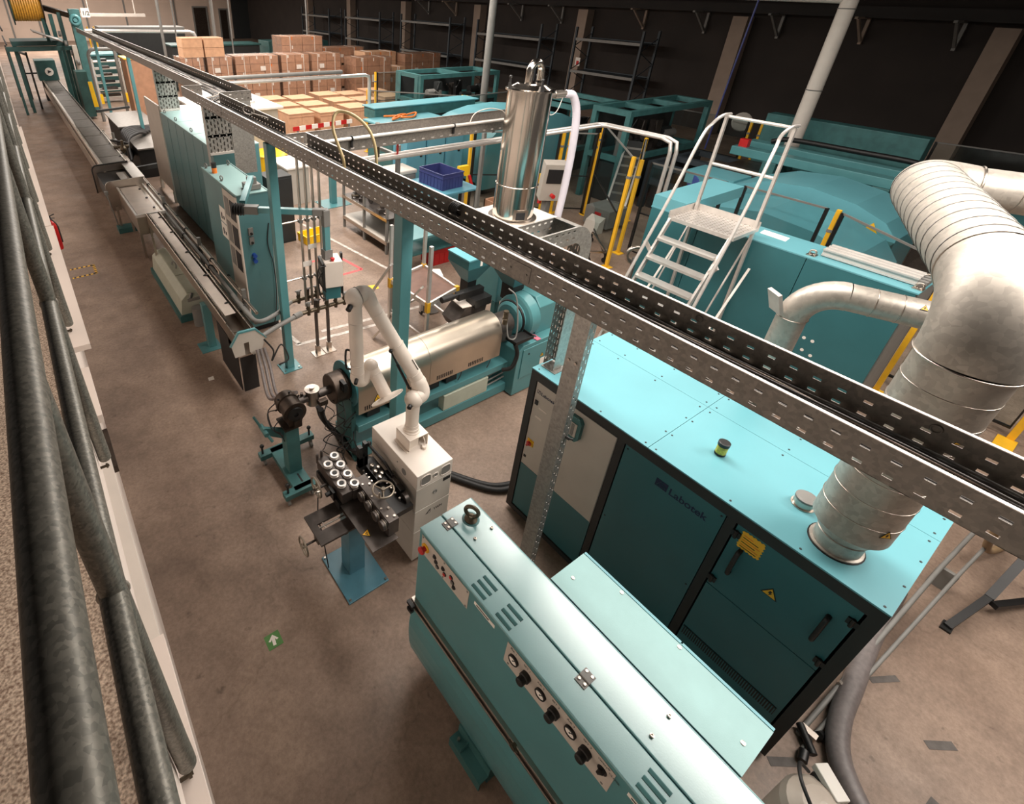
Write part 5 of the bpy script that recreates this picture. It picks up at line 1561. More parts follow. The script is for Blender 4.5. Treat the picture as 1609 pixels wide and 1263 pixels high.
eb = obj('arm_elbow', MB().bar((2.92, 6.18, 2.46), (3.07, 6.075, 2.46), .09, .10).bar((3.06, 6.08, 2.50), (3.06, 6.08, 2.26), .09, .10), GREY, pa, bevel=.01)
obj('drop_arm', MB().box((3.02, 6.04, 1.86), (3.10, 6.12, 2.28)), TEAL, pa)
obj('arm_socket', MB().box((3.00, 6.02, 1.78), (3.12, 6.14, 1.92)), GREY, pa)
R_ = -.45
px_, py_ = 3.08, 6.06
obj('pendant_body', MB().obox((px_ + .03, py_, 1.58), (.26, .30, .40), (0, 0, -.25)), WHITE, pa, bevel=.008)
obj('pendant_side', MB().obox((px_ - .115, py_ + .03, 1.56), (.03, .30, .42), (0, 0, -.25)), BLACK, pa)
obj('pendant_back', MB().obox((px_ + .04, py_ + .05, 1.28), (.22, .26, .24), (0, 0, -.25)), TEALD, pa)
obj('pendant_frame', MB().obox((px_ + .19, py_ + .0, 1.50), (.03, .06, .66), (0, 0, -.25)), BLACK, pa)
obj('stop_button', MB().lathe([(.02, 0), (.02, .02), (.032, .025), (.03, .045), (.02, .05)], (px_ + .0, py_ - .1, 1.78), n=12), RED, pa)
obj('pendant_handle', MB().tube(bez([(px_ - .12, py_ - .12, 1.74), (px_ - .22, py_ - .13, 1.74), (px_ - .25, py_ - .12, 1.62), (px_ - .22, py_ - .12, 1.3), (px_ - .14, py_ - .1, 1.2)], 6), .010, 6).tube(bez([(px_ - .12, py_ - .1, 1.7), (px_ - .2, py_ - .05, 1.5), (px_ - .12, py_ - .1, 1.32)], 6), .008, 6), BLACK, pa)
for k in range(3):
    obj('key_row', MB().obox((px_ - .134, py_ + .03, 1.50 + .09 * k), (.006, .2, .05), (0, 0, -.25)), GREY, pa)

# ================================================================== valves and pipes
vm = thing('valve_manifold', 'brass valve manifold on two posts fed by four upright pipes', 'pipework', (2.96, 6.35, 0))
for i in range(4):
    x = 2.80 + .10 * i
    obj('riser_pipe', MB().cyl((x, 6.32, .95), (x, 6.32, 3.42), .019, n=10), BRUSH, vm)
for z in (1.42, 2.30):
    cbr = obj('cross_bracket', MB().cyl((2.46, 6.36, z), (3.24, 6.36, z), .012, n=8), BRUSH, vm)
    for i in range(4):
        obj('pipe_clip', MB().box((2.775 + .10 * i, 6.30, z - .02), (2.825 + .10 * i, 6.38, z + .02)), GREY, cbr)
    obj('end_cap', MB().sphere((3.25, 6.36, z), .022, 8), BLACK, cbr)
for x in (2.96, 3.16):
    ps = obj('stand_post', MB().box((x - .02, 6.33, .01), (x + .02, 6.37, 1.02)), DKMET, vm)
    obj('stand_foot', MB().box((x - .09, 6.26, 0), (x + .09, 6.44, .012)).box((x - .03, 6.31, .01), (x + .03, 6.39, .16)), BRUSH, ps)
for j, (y, z) in enumerate(((6.12, .98), (6.45, 1.02))):
    x0 = 2.62 if j == 0 else 2.58
    hd = obj('header_pipe', MB().cyl((x0, y, z), (3.36, y, z), .032, n=12), BRASS, vm)
    for i in range(5):
        x = 2.74 + .15 * i
        v = obj('valve_body', MB().cyl((x, y, z - .06), (x, y, z + .10), .026, n=10).cyl((x, y - .05, z + .03), (x, y + .05, z + .03), .02, n=8).sphere((x, y, z), .042, 8), BRASS, hd)
        obj('valve_handle', MB().cyl((x, y, z + .10), (x, y, z + .15), .030, n=10).box((x - .05, y - .008, z + .14), (x + .05, y + .008, z + .155)), DKMET if i % 2 else GREY, hd)
obj('valve_tag', MB().box((2.78, 6.29, 1.62), (2.92, 6.295, 1.70)).box((2.87, 6.28, 1.88), (3.0, 6.285, 1.95)), PAPER, vm)
obj('feed_pipe', MB().tube(bez([(1.97, 7.2, .96), (1.97, 6.5, .96), (2.04, 6.25, .97), (2.3, 6.30, .98), (2.62, 6.45, 1.02)], 6), .032, 10), GREY, vm)
obj('feed_pipe', MB().tube([(1.95, 5.92, .95), (2.2, 6.0, .97), (2.62, 6.12, .98)], .034, 10).cyl((2.5, 6.09, .98), (2.62, 6.12, .98), .045, n=10), GREY, vm)
obj('cable_tangle', MB().tube(bez([(1.95, 5.9, .9), (2.05, 5.85, .7), (1.98, 5.75, .62), (2.15, 5.8, .8), (2.2, 5.7, .6), (2.05, 5.7, .55)], 6), .012, 6), RUBBER, vm)

# ================================================================== marks and litter on the floor


def mark(name, poly, m, label, cat, group=None, z=.003):
    mb = MB().prism(poly, 'z', 0.0005, z)
    return obj(name, mb, m, label=label, cat=cat, group=group)


def quadline(a, b, w):
    a, b = V((a[0], a[1], 0)), V((b[0], b[1], 0))
    d = (b - a).normalized()
    n = V((-d.y, d.x, 0)) * w / 2
    return [(p.x, p.y) for p in (a - n, b - n, b + n, a + n)]


sg = thing('floor_arrow_sign', 'green floor sticker with white arrow in the aisle', 'sign', (.62, 2.63, 0))
obj('sign_field', MB().obox((.625, 2.63, .0015), (.135, .135, .002), (0, 0, .0)), GREEN, sg)
ar = [(0, .05), (.045, .0), (.028, -.008), (.014, .010), (.014, -.048), (-.014, -.048), (-.014, .010), (-.028, -.008), (-.045, 0)]
obj('arrow', MB().frame_prism(ar, (.625, 2.632, .0028), (.98, -.12, 0), (.12, .98, 0), .001), PAPER, sg)
for lab, a, b in (('near', (0.0, 11.19), (.43, 11.21)), ('far', (0.0, 11.63), (.43, 11.64)), ('end', (.43, 11.2), (.43, 11.65))):
    t = thing('hazard_tape', 'black and yellow tape strip on the floor, %s side of the extinguisher box' % lab, 'tape', (a[0], a[1], 0))
    obj('tape', MB().prism(quadline(a, b, .05), 'z', .0005, .0025), YELLOW, t)
    va, vb = V((a[0], a[1], 0)), V((b[0], b[1], 0))
    for k in range(5):
        p = va.lerp(vb, (k + .3) / 5)
        q = va.lerp(vb, (k + .75) / 5)
        obj('black_stripe', MB().prism(quadline((p.x, p.y), (q.x, q.y), .05), 'z', .0026, .0032), INK, t)
mark('paper_scrap', [(1.27, 6.58), (1.35, 6.57), (1.36, 6.66), (1.28, 6.66)], PAPER, 'white paper scrap lying on the aisle floor before the trough end', 'paper')
rt_ = thing('red_floor_mark', 'red tape rectangle on the floor beyond the pendant control', 'tape', (4.9, 9, 0))
for a, b in (((4.3, 9.45), (4.98, 9.45)), ((4.98, 9.45), (5.12, 8.58)), ((5.12, 8.58), (4.4, 8.57))):
    obj('tape', MB().prism(quadline(a, b, .07), 'z', .0005, .002), PINKTAPE, rt_)
mark('yellow_card', [(4.80, 7.90), (5.02, 7.84), (4.98, 7.68), (4.80, 7.72)], YELP, 'yellow card lying on the floor behind the arm', 'card')
for lab, a, b in (('from the valve stand toward the cart', (2.75, 6.75), (4.25, 6.58)), ('left of the valve stand', (2.72, 7.75), (2.82, 6.75)), ('along the workbench', (5.15, 11.5), (5.62, 8.2)), ('across the cart feet', (3.3, 6.9), (5.9, 6.62))):
    mark('white_floor_line', quadline(a, b, .07), WHTAPE, 'worn white line on the floor %s' % lab, 'tape')
for lab, a, b, w in (('beside the grey duct hose', (4.80, -.50), (5.02, -.63), .05), ('with a torn corner', (4.62, -.93), (4.80, -1.06), .06), ('nearest the corner of the picture', (4.02, -1.08), (4.24, -1.10), .09), ('beside the drum', (3.45, -.28), (3.62, -.40), .06)):
    mark('grey_tape_strip', quadline(a, b, w), GREYTAPE, 'dark grey tape strip on the floor %s' % lab, 'tape')
pl_ = mark('instruction_sheet', [(2.02, 3.58), (2.32, 3.46), (2.42, 3.66), (2.14, 3.82)], PAPER, 'printed white sheet on the floor behind the roll straightener', 'paper')
mb = MB()
for x, y in ((2.12, 3.66), (2.2, 3.63), (2.28, 3.58), (2.17, 3.73), (2.26, 3.69), (2.34, 3.64)):
    mb.obox((x, y, .0045), (.045, .04, .001), (0, 0, .5))
obj('printed_figures', mb, GREY, pl_)
tl = thing('tripod_foot', 'black steel splayed stand leg at the right edge', 'stand', (6.4, -.85, 0))
obj('leg', MB().bar((5.95, -.73, .02), (6.55, -.86, .16), .06, .05).bar((6.5, -.85, .15), (7.6, -.95, .75), .07, .06).bar((6.45, -.9, .14), (7.3, -1.3, .05), .06, .05), BLACK, tl)
obj('foot_pad', MB().box((5.9, -.77, 0), (6.02, -.69, .02)), BLACK, tl)
obj('reel_rim', MB().torus((7.55, -.80, .85), (.25, 1, 0), .78, .035, 40, 8), mat('tan_reel', (150, 124, 92), .6, var=.15), tl)
yl_ = thing('safety_post_foot', 'yellow post foot on the floor at the right edge', 'post', (9.75, -.4, 0))
obj('foot', MB().box((9.6, -.5, 0), (10.0, -.3, .02)), YELLOW, yl_)
obj('shaft', MB().box((9.98, -.46, .02), (10.06, -.38, 2.2)), YELLOW, yl_)
obj('pane_frame', MB().box((10.02, -.36, .15), (10.05, -.34, 2.2)).box((10.0, -.36, .15), (10.04, 1.0, .18)), BLACK, yl_)
obj('guard_pane', MB().box((10.025, -.34, .18), (10.03, .95, 2.15)), PANE, yl_)

# ================================================================== big dark teal enclosure with ladder platform
EX = 7.8
en = thing('machine_enclosure', 'large plain dark teal enclosure behind the wide duct, silver profiles on its top', 'enclosure', (8.1, 2.6, 0))
for a, b in ((.95, 2.05), (2.06, 3.45), (3.46, 4.23)):
    obj('front_panel', MB().box((EX, a, .05), (EX + .03, b, 2.262)), TEALD, en)
obj('end_panel', MB().box((EX + .02, .935, .05), (8.62, .95, 2.26)), GREY, en)
obj('top_sheet', MB().box((EX - .005, .93, 2.262), (8.40, 4.24, 2.28)), TEALT, en)
obj('inner_body', MB().box((EX + .03, .95, .05), (8.38, 4.22, 2.262)), TEALD, en)
obj('raised_box', MB().box((7.81, 3.72, 2.28), (9.5, 4.24, 2.46)), TEALT, en)
for y, z in ((1.78, 1.62), (1.80, 1.42), (1.70, 1.25), (1.6, 1.25), (1.55, 1.05), (1.66, 1.08), (3.0, 2.1)):
    obj('mounting_dot', MB().cyl((EX, y, z), (EX - .003, y, z), .022, n=8), PAPER, en)
nt_ = mark('loose_sheet', [(8.12, 2.78), (8.30, 2.80), (8.28, 2.46), (8.10, 2.44)], PAPER, 'white paper lying on the enclosure top', 'paper')
nt_.location.z = 2.28
for i in range(3):
    pr = thing('aluminium_profile', 'silver slotted aluminium profile on the enclosure top, %s of three' % ('nearest', 'middle', 'furthest')[i], 'profile', (8.05 + .09 * i, 1.5, 2.30))
    x = 8.02 + .095 * i
    obj('profile_web', MB().box((x - .03, 1.02, 2.29), (x + .03, 1.98, 2.31)).box((x - .03, 1.02, 2.35), (x + .03, 1.98, 2.37)).box((x - .015, 1.02, 2.31), (x + .015, 1.98, 2.35)), PROFM, pr)
    obj('profile_lip', MB().box((x - .042, 1.02, 2.365), (x - .03, 1.98, 2.385)).box((x + .03, 1.02, 2.365), (x + .042, 1.98, 2.385)), PROFM, pr)
    obj('end_joint', MB().box((x - .03, .94, 2.29), (x + .03, 1.02, 2.36)), GREY, pr)
for x, y in ((7.92, 2.05), (7.95, .98), (8.33, 1.0)):
    obj('lifting_plate', MB().box((x - .06, y - .05, 2.28), (x + .06, y + .05, 2.29)).torus((x, y, 2.315), (1, .3, 0), .035, .011, 16, 6), BRUSH, en)
ld_ = thing('ladder_platform', 'aluminium step ladder with chequered platform and handrails against the dark enclosure', 'ladder', (7.2, 3.1, 0))
PZ_ = 2.46
pf = obj('platform', MB().box((7.10, 2.68, PZ_ - .05), (7.76, 3.58, PZ_)), ALU, ld_)
mb = MB()
for i in range(15):
    for j in range(11):
        mb.obox((7.14 + .058 * j, 2.73 + .058 * i, PZ_ + .002), (.030, .010, .004), (0, 0, .78 if (i + j) % 2 else -.78))
obj('tread_pattern', mb, BRUSH, pf, kind='stuff')
obj('toe_board', MB().box((7.75, 2.68, PZ_), (7.765, 3.58, PZ_ + .08)).box((7.1, 3.57, PZ_), (7.76, 3.585, PZ_ + .08)), ALU, pf)
slope = .60
for y in (2.72, 3.54):
    obj('stringer', MB().bar((7.10, y, PZ_ - .03), (7.10 - slope * (PZ_ - .03), y, .0), .03, .075), ALU, ld_)
    obj('rear_leg', MB().bar((7.72, y, PZ_), (7.76, y, 0.0), .035, .05), ALU, ld_)
    obj('handrail', MB().tube(bez([(7.10 - slope * 1.2, y + (.10 if y > 3 else -.10), 1.28), (7.02, y + (.06 if y > 3 else -.06), 2.72), (7.30, y + (.03 if y > 3 else -.03), 3.50), (7.42, y, 3.68), (7.62, y, 3.76), (7.82, y, 3.76)], 6), .021, 10), ALU, ld_)
    obj('rail_post', MB().bar((7.72, y, PZ_), (7.74, y, 3.74), .035, .045), ALU, ld_)
    obj('brace', MB().bar((7.72, y, PZ_ - .1), (7.2, y, 1.3), .02, .02), ALU, ld_)
    obj('side_link', MB().bar((7.10 - slope * .45, y, 2.0), (7.12 - slope * .55, y + (.10 if y > 3 else -.10), 2.14), .03, .05), ALU, ld_)
obj('guard_rail', MB().cyl((7.74, 2.72, 3.74), (7.74, 3.54, 3.74), .021, n=10), ALU, ld_)
obj('guard_rail', MB().cyl((7.73, 2.72, 3.12), (7.73, 3.54, 3.12), .021, n=10), ALU, ld_)
for k in range(1, 10):
    z = PZ_ - .247 * k
    x = 7.10 - slope * (PZ_ - z)
    obj('step', MB().box((x - .10, 2.735, z - .035), (x + .06, 3.525, z)), ALU, ld_)
for y in (2.6, 3.66):
    obj('stay', MB().bar((7.74, y, 1.9), (6.6, y, .25), .03, .012), PAPER, ld_)

# ================================================================== foreground of the far aisle: cart, bench, crates
wc = thing('work_platform_cart', 'aluminium cart with brown plywood deck and yellow corner brackets', 'cart', (4.75, 5.9, 0))
A_, B_, C_, D_ = V((4.34, 5.34, .98)), V((5.06, 5.52, .98)), V((5.10, 6.46, .98)), V((4.30, 6.30, .98))
obj('deck', MB().prism([(p.x, p.y) for p in (A_, B_, C_, D_)], 'z', .955, .975), BROWNPLY, wc)
for p, q in ((A_, B_), (B_, C_), (C_, D_), (D_, A_)):
    obj('deck_edge', MB().bar(p, q, .035, .07), ALU, wc)
for p, h in ((A_, 1.95), (B_, 1.02), (C_, 1.7), (D_, 1.95)):
    lg_ = obj('upright', MB().box((p.x - .025, p.y - .025, .06), (p.x + .025, p.y + .025, h)), ALU, wc)
    obj('corner_bracket', MB().box((p.x - .032, p.y - .032, .86), (p.x + .032, p.y + .032, 1.03)), YELLOW, lg_)
    obj('caster', MB().cyl((p.x - .015, p.y, .045), (p.x + .015, p.y, .045), .045, n=12), BLACK, lg_)
for z in (.38,):
    for p, q in ((A_, B_), (B_, C_), (C_, D_), (D_, A_)):
        a, b = V((p.x, p.y, z)), V((q.x, q.y, z))
        obj('lower_rail', MB().bar(a, b, .03, .045), ALU, wc)
obj('ladder_side', MB().bar((4.28, 6.25, 1.3), (3.95, 6.95, .02), .09, .03), ALU, wc)
obj('ladder_side', MB().bar((4.30, 5.45, 1.25), (3.95, 6.25, .02), .09, .03), ALU, wc)
obj('grey_bin', MB().lathe([(.13, 0), (.18, .02), (.2, .42), (.21, .44), (.19, .44), (.17, .05)], (5.35, 6.5, 0), n=20), mat('grey_bin_plastic', (150, 146, 144), .5), label='grey round bin standing beside the plywood cart', cat='bin')
obj('white_sheet', MB().prism([(5.35, 6.95), (5.72, 6.75), (5.60, 6.5), (5.28, 6.7)], 'z', .62, .64).box((5.4, 6.6, 0), (5.6, 6.85, .62)), PAPER, label='white topped box between cart and dosing hopper', cat='box')

be = thing('steel_workbench', 'long steel shelf bench heaped with machine parts beyond the pendant', 'bench', (6.5, 9.7, 0))
for y in (8.95, 9.9, 10.85):
    for x in (5.98, 7.0):
        obj('leg', MB().box((x - .025, y - .025, 0), (x + .025, y + .025, 1.15)), GREY, be)
obj('shelf', MB().box((5.96, 8.92, .28), (7.02, 10.88, .31)), LGREY, be)
obj('shelf', MB().box((5.96, 8.92, .80), (7.02, 10.88, .83)), DKMET, be)
obj('shelf_edge', MB().box((5.95, 8.92, .22), (5.97, 10.88, .30)).box((5.95, 8.92, .76), (5.97, 10.88, .83)).box((5.95, 8.92, 1.1), (5.97, 10.88, 1.15)), BRUSH, be)
for i in range(26):
    x = random.uniform(6.08, 6.9)
    y = random.uniform(9.0, 10.8)
    r = random.uniform(.03, .08)
    a = random.uniform(0, PI)
    L = random.uniform(.1, .3)
    z = .83 + r
    m = (DKMET, GREY, BRASS, BRUSH)[i % 4]
    if i % 3 == 0:
        mb = MB().lathe([(r * .4, 0), (r, 0), (r, .03), (r * .5, .035), (r * .5, L), (r, L), (r, L + .02)], (x, y, z), (math.cos(a), math.sin(a), 0), n=12)
    elif i % 3 == 1:
        mb = MB().torus((x, y, .83 + .02), (0, 0, 1), r, .015, 14, 6).cyl((x, y, .83), (x, y, .9), r * .5, n=10)
    else:
        mb = MB().obox((x, y, .83 + r * .6), (L, r * 1.6, r * 1.2), (0, 0, a)).cyl((x, y, .83 + r * 1.2), (x, y, .83 + r * 2), r * .5, n=8)
    obj('machine_part', mb, m, label='small steel machine part heaped on the steel bench', cat='part', group='machine parts heaped on the steel bench')
tb2 = thing('teal_table', 'low teal steel table in front of the steel bench', 'table', (6.4, 8.1, 0))
obj('tabletop', MB().box((5.75, 7.8, .76), (7.3, 8.45, .80)), TEAL, tb2)
obj('shelf', MB().box((5.8, 7.85, .40), (7.25, 8.4, .43)), TEALO, tb2)
for x in (5.8, 7.25):
    for y in (7.85, 8.4):
        obj('leg', MB().box((x - .03, y - .03, 0), (x + .03, y + .03, .76)), GREY, tb2)


def crate(label, c, sx, sy, h, m, name='crate', rz=0):
    t = thing('plastic_' + name, label, 'crate', (0, 0, 0))
    w = .015
    mb = MB().box((-sx / 2, -sy / 2, 0), (sx / 2, sy / 2, w))
    for a, b in (((-sx / 2, -sy / 2), (-sx / 2 + w, sy / 2)), ((sx / 2 - w, -sy / 2), (sx / 2, sy / 2)), ((-sx / 2 + w, -sy / 2), (sx / 2 - w, -sy / 2 + w)), ((-sx / 2 + w, sy / 2 - w), (sx / 2 - w, sy / 2))):
        mb.box((a[0], a[1], w), (b[0], b[1], h))
    obj('shell', mb, m, t)
    mb = MB()
    for z in (h * .72, h - .02):
        e = .012
        mb.box((-sx / 2 - e, -sy / 2 - e, z), (sx / 2 + e, -sy / 2, z + .02)).box((-sx / 2 - e, sy / 2, z), (sx / 2 + e, sy / 2 + e, z + .02)).box((-sx / 2 - e, -sy / 2, z), (-sx / 2, sy / 2, z + .02)).box((sx / 2, -sy / 2, z), (sx / 2 + e, sy / 2, z + .02))
    obj('rim', mb, m, t)
    for k in range(7):
        x = -sx / 2 + sx * (k + .5) / 7
        obj('rib', MB().box((x - .008, -sy / 2 - .008, .02), (x + .008, -sy / 2, h * .7)), m, t)
        y = -sy / 2 + sy * (k + .5) / 7
        obj('rib', MB().box((-sx / 2 - .008, y - .008, .02), (-sx / 2, y + .008, h * .7)), m, t)
    t.location = c
    t.rotation_euler = (0, 0, rz)
    return t


crate('red plastic crate on the floor under the teal table', (6.95, 8.12, 0), .95, .40, .36, RED)
crate('open navy blue crate on the teal packing table', (7.65, 9.25, 1.26), .62, .82, .36, BLUE, rz=.05)
crate('flat yellow crate on the floor behind the upright pipes', (4.95, 10.5, 0), .60, .40, .20, YELP, rz=.1)
pt_ = thing('packing_table', 'teal packing table under the navy crate', 'table', (7.9, 9.3, 0))
obj('tabletop', MB().box((7.0, 8.6, 1.22), (8.3, 9.9, 1.26)), TEALB, pt_)
for x in (7.05, 8.25):
    for y in (8.65, 9.85):
        obj('leg', MB().box((x - .03, y - .03, 0), (x + .03, y + .03, 1.22)), GREY, pt_)
bx_ = thing('rounded_beige_box', 'beige lidded box at the left end of the packing table', 'box', (6.9, 10.3, 0))
obj('box_body', MB().box((6.5, 10.0, .8), (7.5, 10.6, 1.35)), GREY, bx_, bevel=.03)
obj('box_lid', MB().box((6.48, 9.98, 1.35), (7.52, 10.62, 1.45)), LGREY, bx_, bevel=.03)
obj('box_stand', MB().box((6.55, 10.05, 0), (7.45, 10.55, .8)), DKMET, bx_)
for i in range(3):
    x = 7.7 + i * .62
    lk = thing('blue_locker', 'light blue steel locker behind the packing table, %s of three' % ('left', 'middle', 'right')[i], 'locker', (x + .3, 11.0, 0))
    obj('locker_body', MB().box((x, 10.7, 0), (x + .58, 11.3, 1.95)), TEALB, lk)
    obj('locker_door', MB().box((x + .02, 10.68, .1), (x + .56, 10.70, 1.9)), TEALB, lk)
    obj('door_latch', MB().box((x + .08, 10.66, 1.0), (x + .12, 10.68, 1.15)).box((x + .4, 10.66, 1.5), (x + .46, 10.68, 1.56)), BLACK, lk)
# white cabinets with yellow tub behind the post
wk = thing('white_tool_cabinet', 'white cabinet with papers on top beyond the teal post', 'cabinet', (5.6, 12.6, 0))
obj('cabinet_body', MB().box((5.45, 12.9, 0), (6.05, 14.0, .98)), LGREY, wk)
obj('cabinet_top', MB().box((5.4, 12.85, .98), (6.1, 14.05, 1.02)), PAPER, wk)
obj('paper_sheet', MB().obox((5.7, 13.2, 1.022), (.3, .21, .003), (0, 0, .4)), PAPER, wk)
yb = thing('yellow_tub', 'bright yellow plastic tub standing beyond the white cabinet', 'tub', (5.95, 15.3, 0))
obj('tub', MB().lathe([(.38, 0), (.45, .05), (.50, .8), (.55, .82), (.5, .86), (.46, .84)], (5.95, 15.3, 0), n=16), YELP, yb)
dk = thing('dark_cupboard', 'tall dark brown cupboard standing behind the upright pipes', 'cupboard', (4.3, 10.9, 0))
obj('cupboard_body', MB().box((4.02, 10.66, 0), (4.58, 11.2, 1.55)), CHAR, dk)
obj('cupboard_door', MB().box((4.04, 10.64, .05), (4.56, 10.66, 1.5)), CHAR, dk)
obj('door_pull', MB().box((4.08, 10.62, .9), (4.11, 10.64, 1.1)), GREY, dk)

# ================================================================== crossing tray and pipes overhead
xt = thing('cable_tray', 'crossing grey cable tray running sideways to the machines behind the polished hopper', 'cable tray', (5, 6.2, 3.4))
mb = MB()
rail_bars(mb, (2.77, 5.88), (6.95, 5.88), 3.29, 3.43, (3.32,), .16, .05, .016, .003, (0, 1))
mb.box((2.77, 5.865, 3.43), (6.95, 5.883, 3.435))
obj('side_rail', mb, TRAYM, xt)
obj('side_rail', MB().box((2.77, 6.50, 3.29), (6.95, 6.503, 3.43)).box((2.77, 6.485, 3.43), (6.95, 6.503, 3.435)), TRAYM, xt)
obj('tray_floor', MB().box((2.77, 5.883, 3.287), (6.95, 6.50, 3.29)), TRAYM, xt)
obj('rail_pipe', MB().cyl((2.95, 5.84, 3.45), (6.95, 5.84, 3.45), .022, n=10), ALU, xt)
for x in (3.35, 5.0, 6.4):
    obj('pipe_clamp', MB().torus((x, 5.84, 3.45), (1, 0, 0), .03, .010, 12, 6).box((x - .012, 5.83, 3.34), (x + .012, 5.86, 3.45)), BLACK, xt)
for i in range(6):
    pts = [(2.66, 5.6 + .05 * i, 3.44)]
    for k in range(6):
        pts.append((2.95 + k * .75, 5.98 + .07 * i + random.uniform(-.03, .03), 3.31 + random.uniform(0, .03)))
    obj('cable', MB().tube(bez(pts, 3), .009, 6), WIREM if i % 2 else WIREL, label='cable lying in the crossing tray behind the hopper', cat='cable', group='cables in the crossing tray')
obj('white_cable_arch', MB().tube(bez([(5.6, 6.2, 3.33), (5.7, 6.2, 3.49), (5.95, 6.18, 3.55), (6.2, 6.15, 3.51), (6.3, 6.15, 3.44)], 6), .008, 6), LGREY, label='pale cable arching above the crossing tray', cat='cable')
for j in range(2):
    y = 6.72 - .14 * j
    z = 2.90
    obj('overhead_pipe', MB().tube([(3.95 + .1 * j, y, z), (9.45 - .06 * j, y, z)] + [(9.62 - .12 * j, y - .1, z)] + [(9.66 - .12 * j, 5.30 + .05 * j, z), (9.66 - .12 * j, 5.12 + .05 * j, z - .05), (9.66 - .12 * j, 5.08 + .05 * j, z - .22), (9.66 - .12 * j, 5.08 + .05 * j, 1.55)], .034, 12), ALU,
        label='silver overhead pipe passing behind the polished hopper, %s of the pair' % ('rear', 'front')[j], cat='pipe', group=None)
pd = thing('pipe_support_frame', 'grey strut frame holding the overhead pipes behind the arching hose', 'frame', (5.0, 6.8, 0))
for x in (4.75, 6.55):
    obj('upright', MB().box((x - .03, 6.80, 0), (x + .03, 6.86, 3.0)), GREY, pd)
obj('cross_strut', MB().box((4.75, 6.78, 2.80), (4.8, 7.6, 2.85)).box((6.5, 6.6, 3.05), (6.56, 7.6, 3.1)), GREY, pd)
vs = obj('hose_stub', MB().cyl((4.28, 6.7, 2.9), (4.28, 6.7, 3.40), .035, n=10), BRASS, label='dark hose coupling standing on the overhead pipes', cat='coupling')
obj('red_valve', MB().cyl((4.62, 6.66, 2.9), (4.62, 6.66, 3.25), .016, n=8).cyl((4.62, 6.62, 3.12), (4.62, 6.70, 3.12), .028, n=10), RED, label='red handled valve on the overhead pipes beside the hose coupling', cat='valve')
for j in range(2):
    z = 3.13 - .12 * j
    x1 = 7.75 if j == 0 else 8.5
    pts = [(4.2, 14.0, z), (x1, 14.0, z)]
    if j:
        pts += [(x1 + .12, 14.0, z - .04), (x1 + .14, 14.0, z - .16), (x1 + .14, 14.0, 1.9)]
    obj('upper_pipe', MB().tube(pts, .05, 10), ALU if j else GREY, label=('short grey cable duct above the pallets' if j == 0 else 'silver pipe above the pallets bending down at its right end'), cat='pipe')

# ================================================================== safety fences with yellow posts


def fence(label, p, q, h=2.15, posts=(1, 1), group=None, mid=True):
    p, q = V((p[0], p[1], 0)), V((q[0], q[1], 0))
    t = thing('safety_fence', label, 'fence', tuple((p + q) / 2), group)
    for c, on in ((p, posts[0]), (q, posts[1])):
        if on:
            obj('yellow_post', MB().box((c.x - .032, c.y - .032, 0), (c.x + .032, c.y + .032, h)).box((c.x - .1, c.y - .1, 0), (c.x + .1, c.y + .1, .015)), YELLOW, t)
            obj('post_clamp', MB().box((c.x - .042, c.y - .042, h * .82), (c.x + .042, c.y + .042, h * .82 + .05)), GREY, t)
    d = (q - p).normalized()
    a, b = p + d * .09, q - d * .09
    n = V((-d.y, d.x, 0))
    up = V((0, 0, 1))
    for c in (a, b):
        obj('frame_upright', MB().bar(c, c + up * (h - .02), .05, .05), BLACK, t)
    for z in (.14, h * .48, h - .03):
        obj('frame_rail', MB().bar(a + up * z, b + up * z, .025, .03), BLACK if z < h - .1 else GREY, t)
    obj('guard_pane', MB().add([a + up * .15, b + up * .15, b + up * (h - .04), a + up * (h - .04)] + [x + n * .006 for x in (a + up * .15, b + up * .15, b + up * (h - .04), a + up * (h - .04))],
                               [(0, 1, 2, 3), (7, 6, 5, 4), (0, 4, 5, 1), (2, 6, 7, 3), (1, 5, 6, 2), (0, 3, 7, 4)]), PANE, t)
    return t


fence('yellow posted guard fence right behind the polished hopper, with yellow switch box', (9.26, 10.1), (11.3, 8.9))
fence('guard fence panel behind the milky hose, between two yellow posts', (11.45, 8.8), (12.05, 8.35))
fence('guard fence panel in front of the inclined conveyor', (12.0, 8.28), (9.75, 5.92), 2.4)
fence('guard fence panel beside the ladder, leading to the teal enclosure', (10.62, 6.25), (12.6, 7.45), 2.15)
fence('guard fence panel ending behind the ladder handrail', (10.7, 6.15), (10.75, 4.45), 2.15, (0, 0))
fence('guard fence with yellow post at the right end of the silver profiles', (9.66, 1.0), (10.76, 2.7), 2.15)
fence('guard fence behind the silver profiles with yellow post before the round hood', (10.76, 2.78), (10.8, 4.3), 2.15, (0, 0))
fence('far guard fence with yellow post seen through the ladder handrail', (17.7, 7.35), (17.6, 10.6), 2.12)
fence('far guard fence with yellow post left of the wide duct bend', (18.8, 3.8), (17.3, 6.9), 2.2)
fence('far guard fence to the right, above the horizontal duct', (18.9, 3.6), (19.6, .6), 2.2)
fence('far guard fence in front of the green framed machine', (12.9, 20.4), (14.6, 20.2), 2.2)
fence('guard fence beside the loose cartons', (10.3, 16.8), (12.6, 14.4), 2.15)
fence('guard fence behind the drooping cable on the teal machine roof', (12.7, 14.3), (14.9, 14.45), 2.15)
yb2 = thing('yellow_switch_box', 'yellow door switch box with red handle on the fence behind the hopper', 'switch', (10.4, 8.6, 0))
obj('box_body', MB().box((10.25, 8.5, .95), (10.75, 8.62, 1.3)), YELP, yb2)
obj('switch_lever', MB().cyl((10.3, 8.5, .9), (10.2, 8.42, .6), .05, n=8), RED, yb2)
obj('mounting_stand', MB().box((10.45, 8.55, 0), (10.55, 8.62, .95)), YELLOW, yb2)
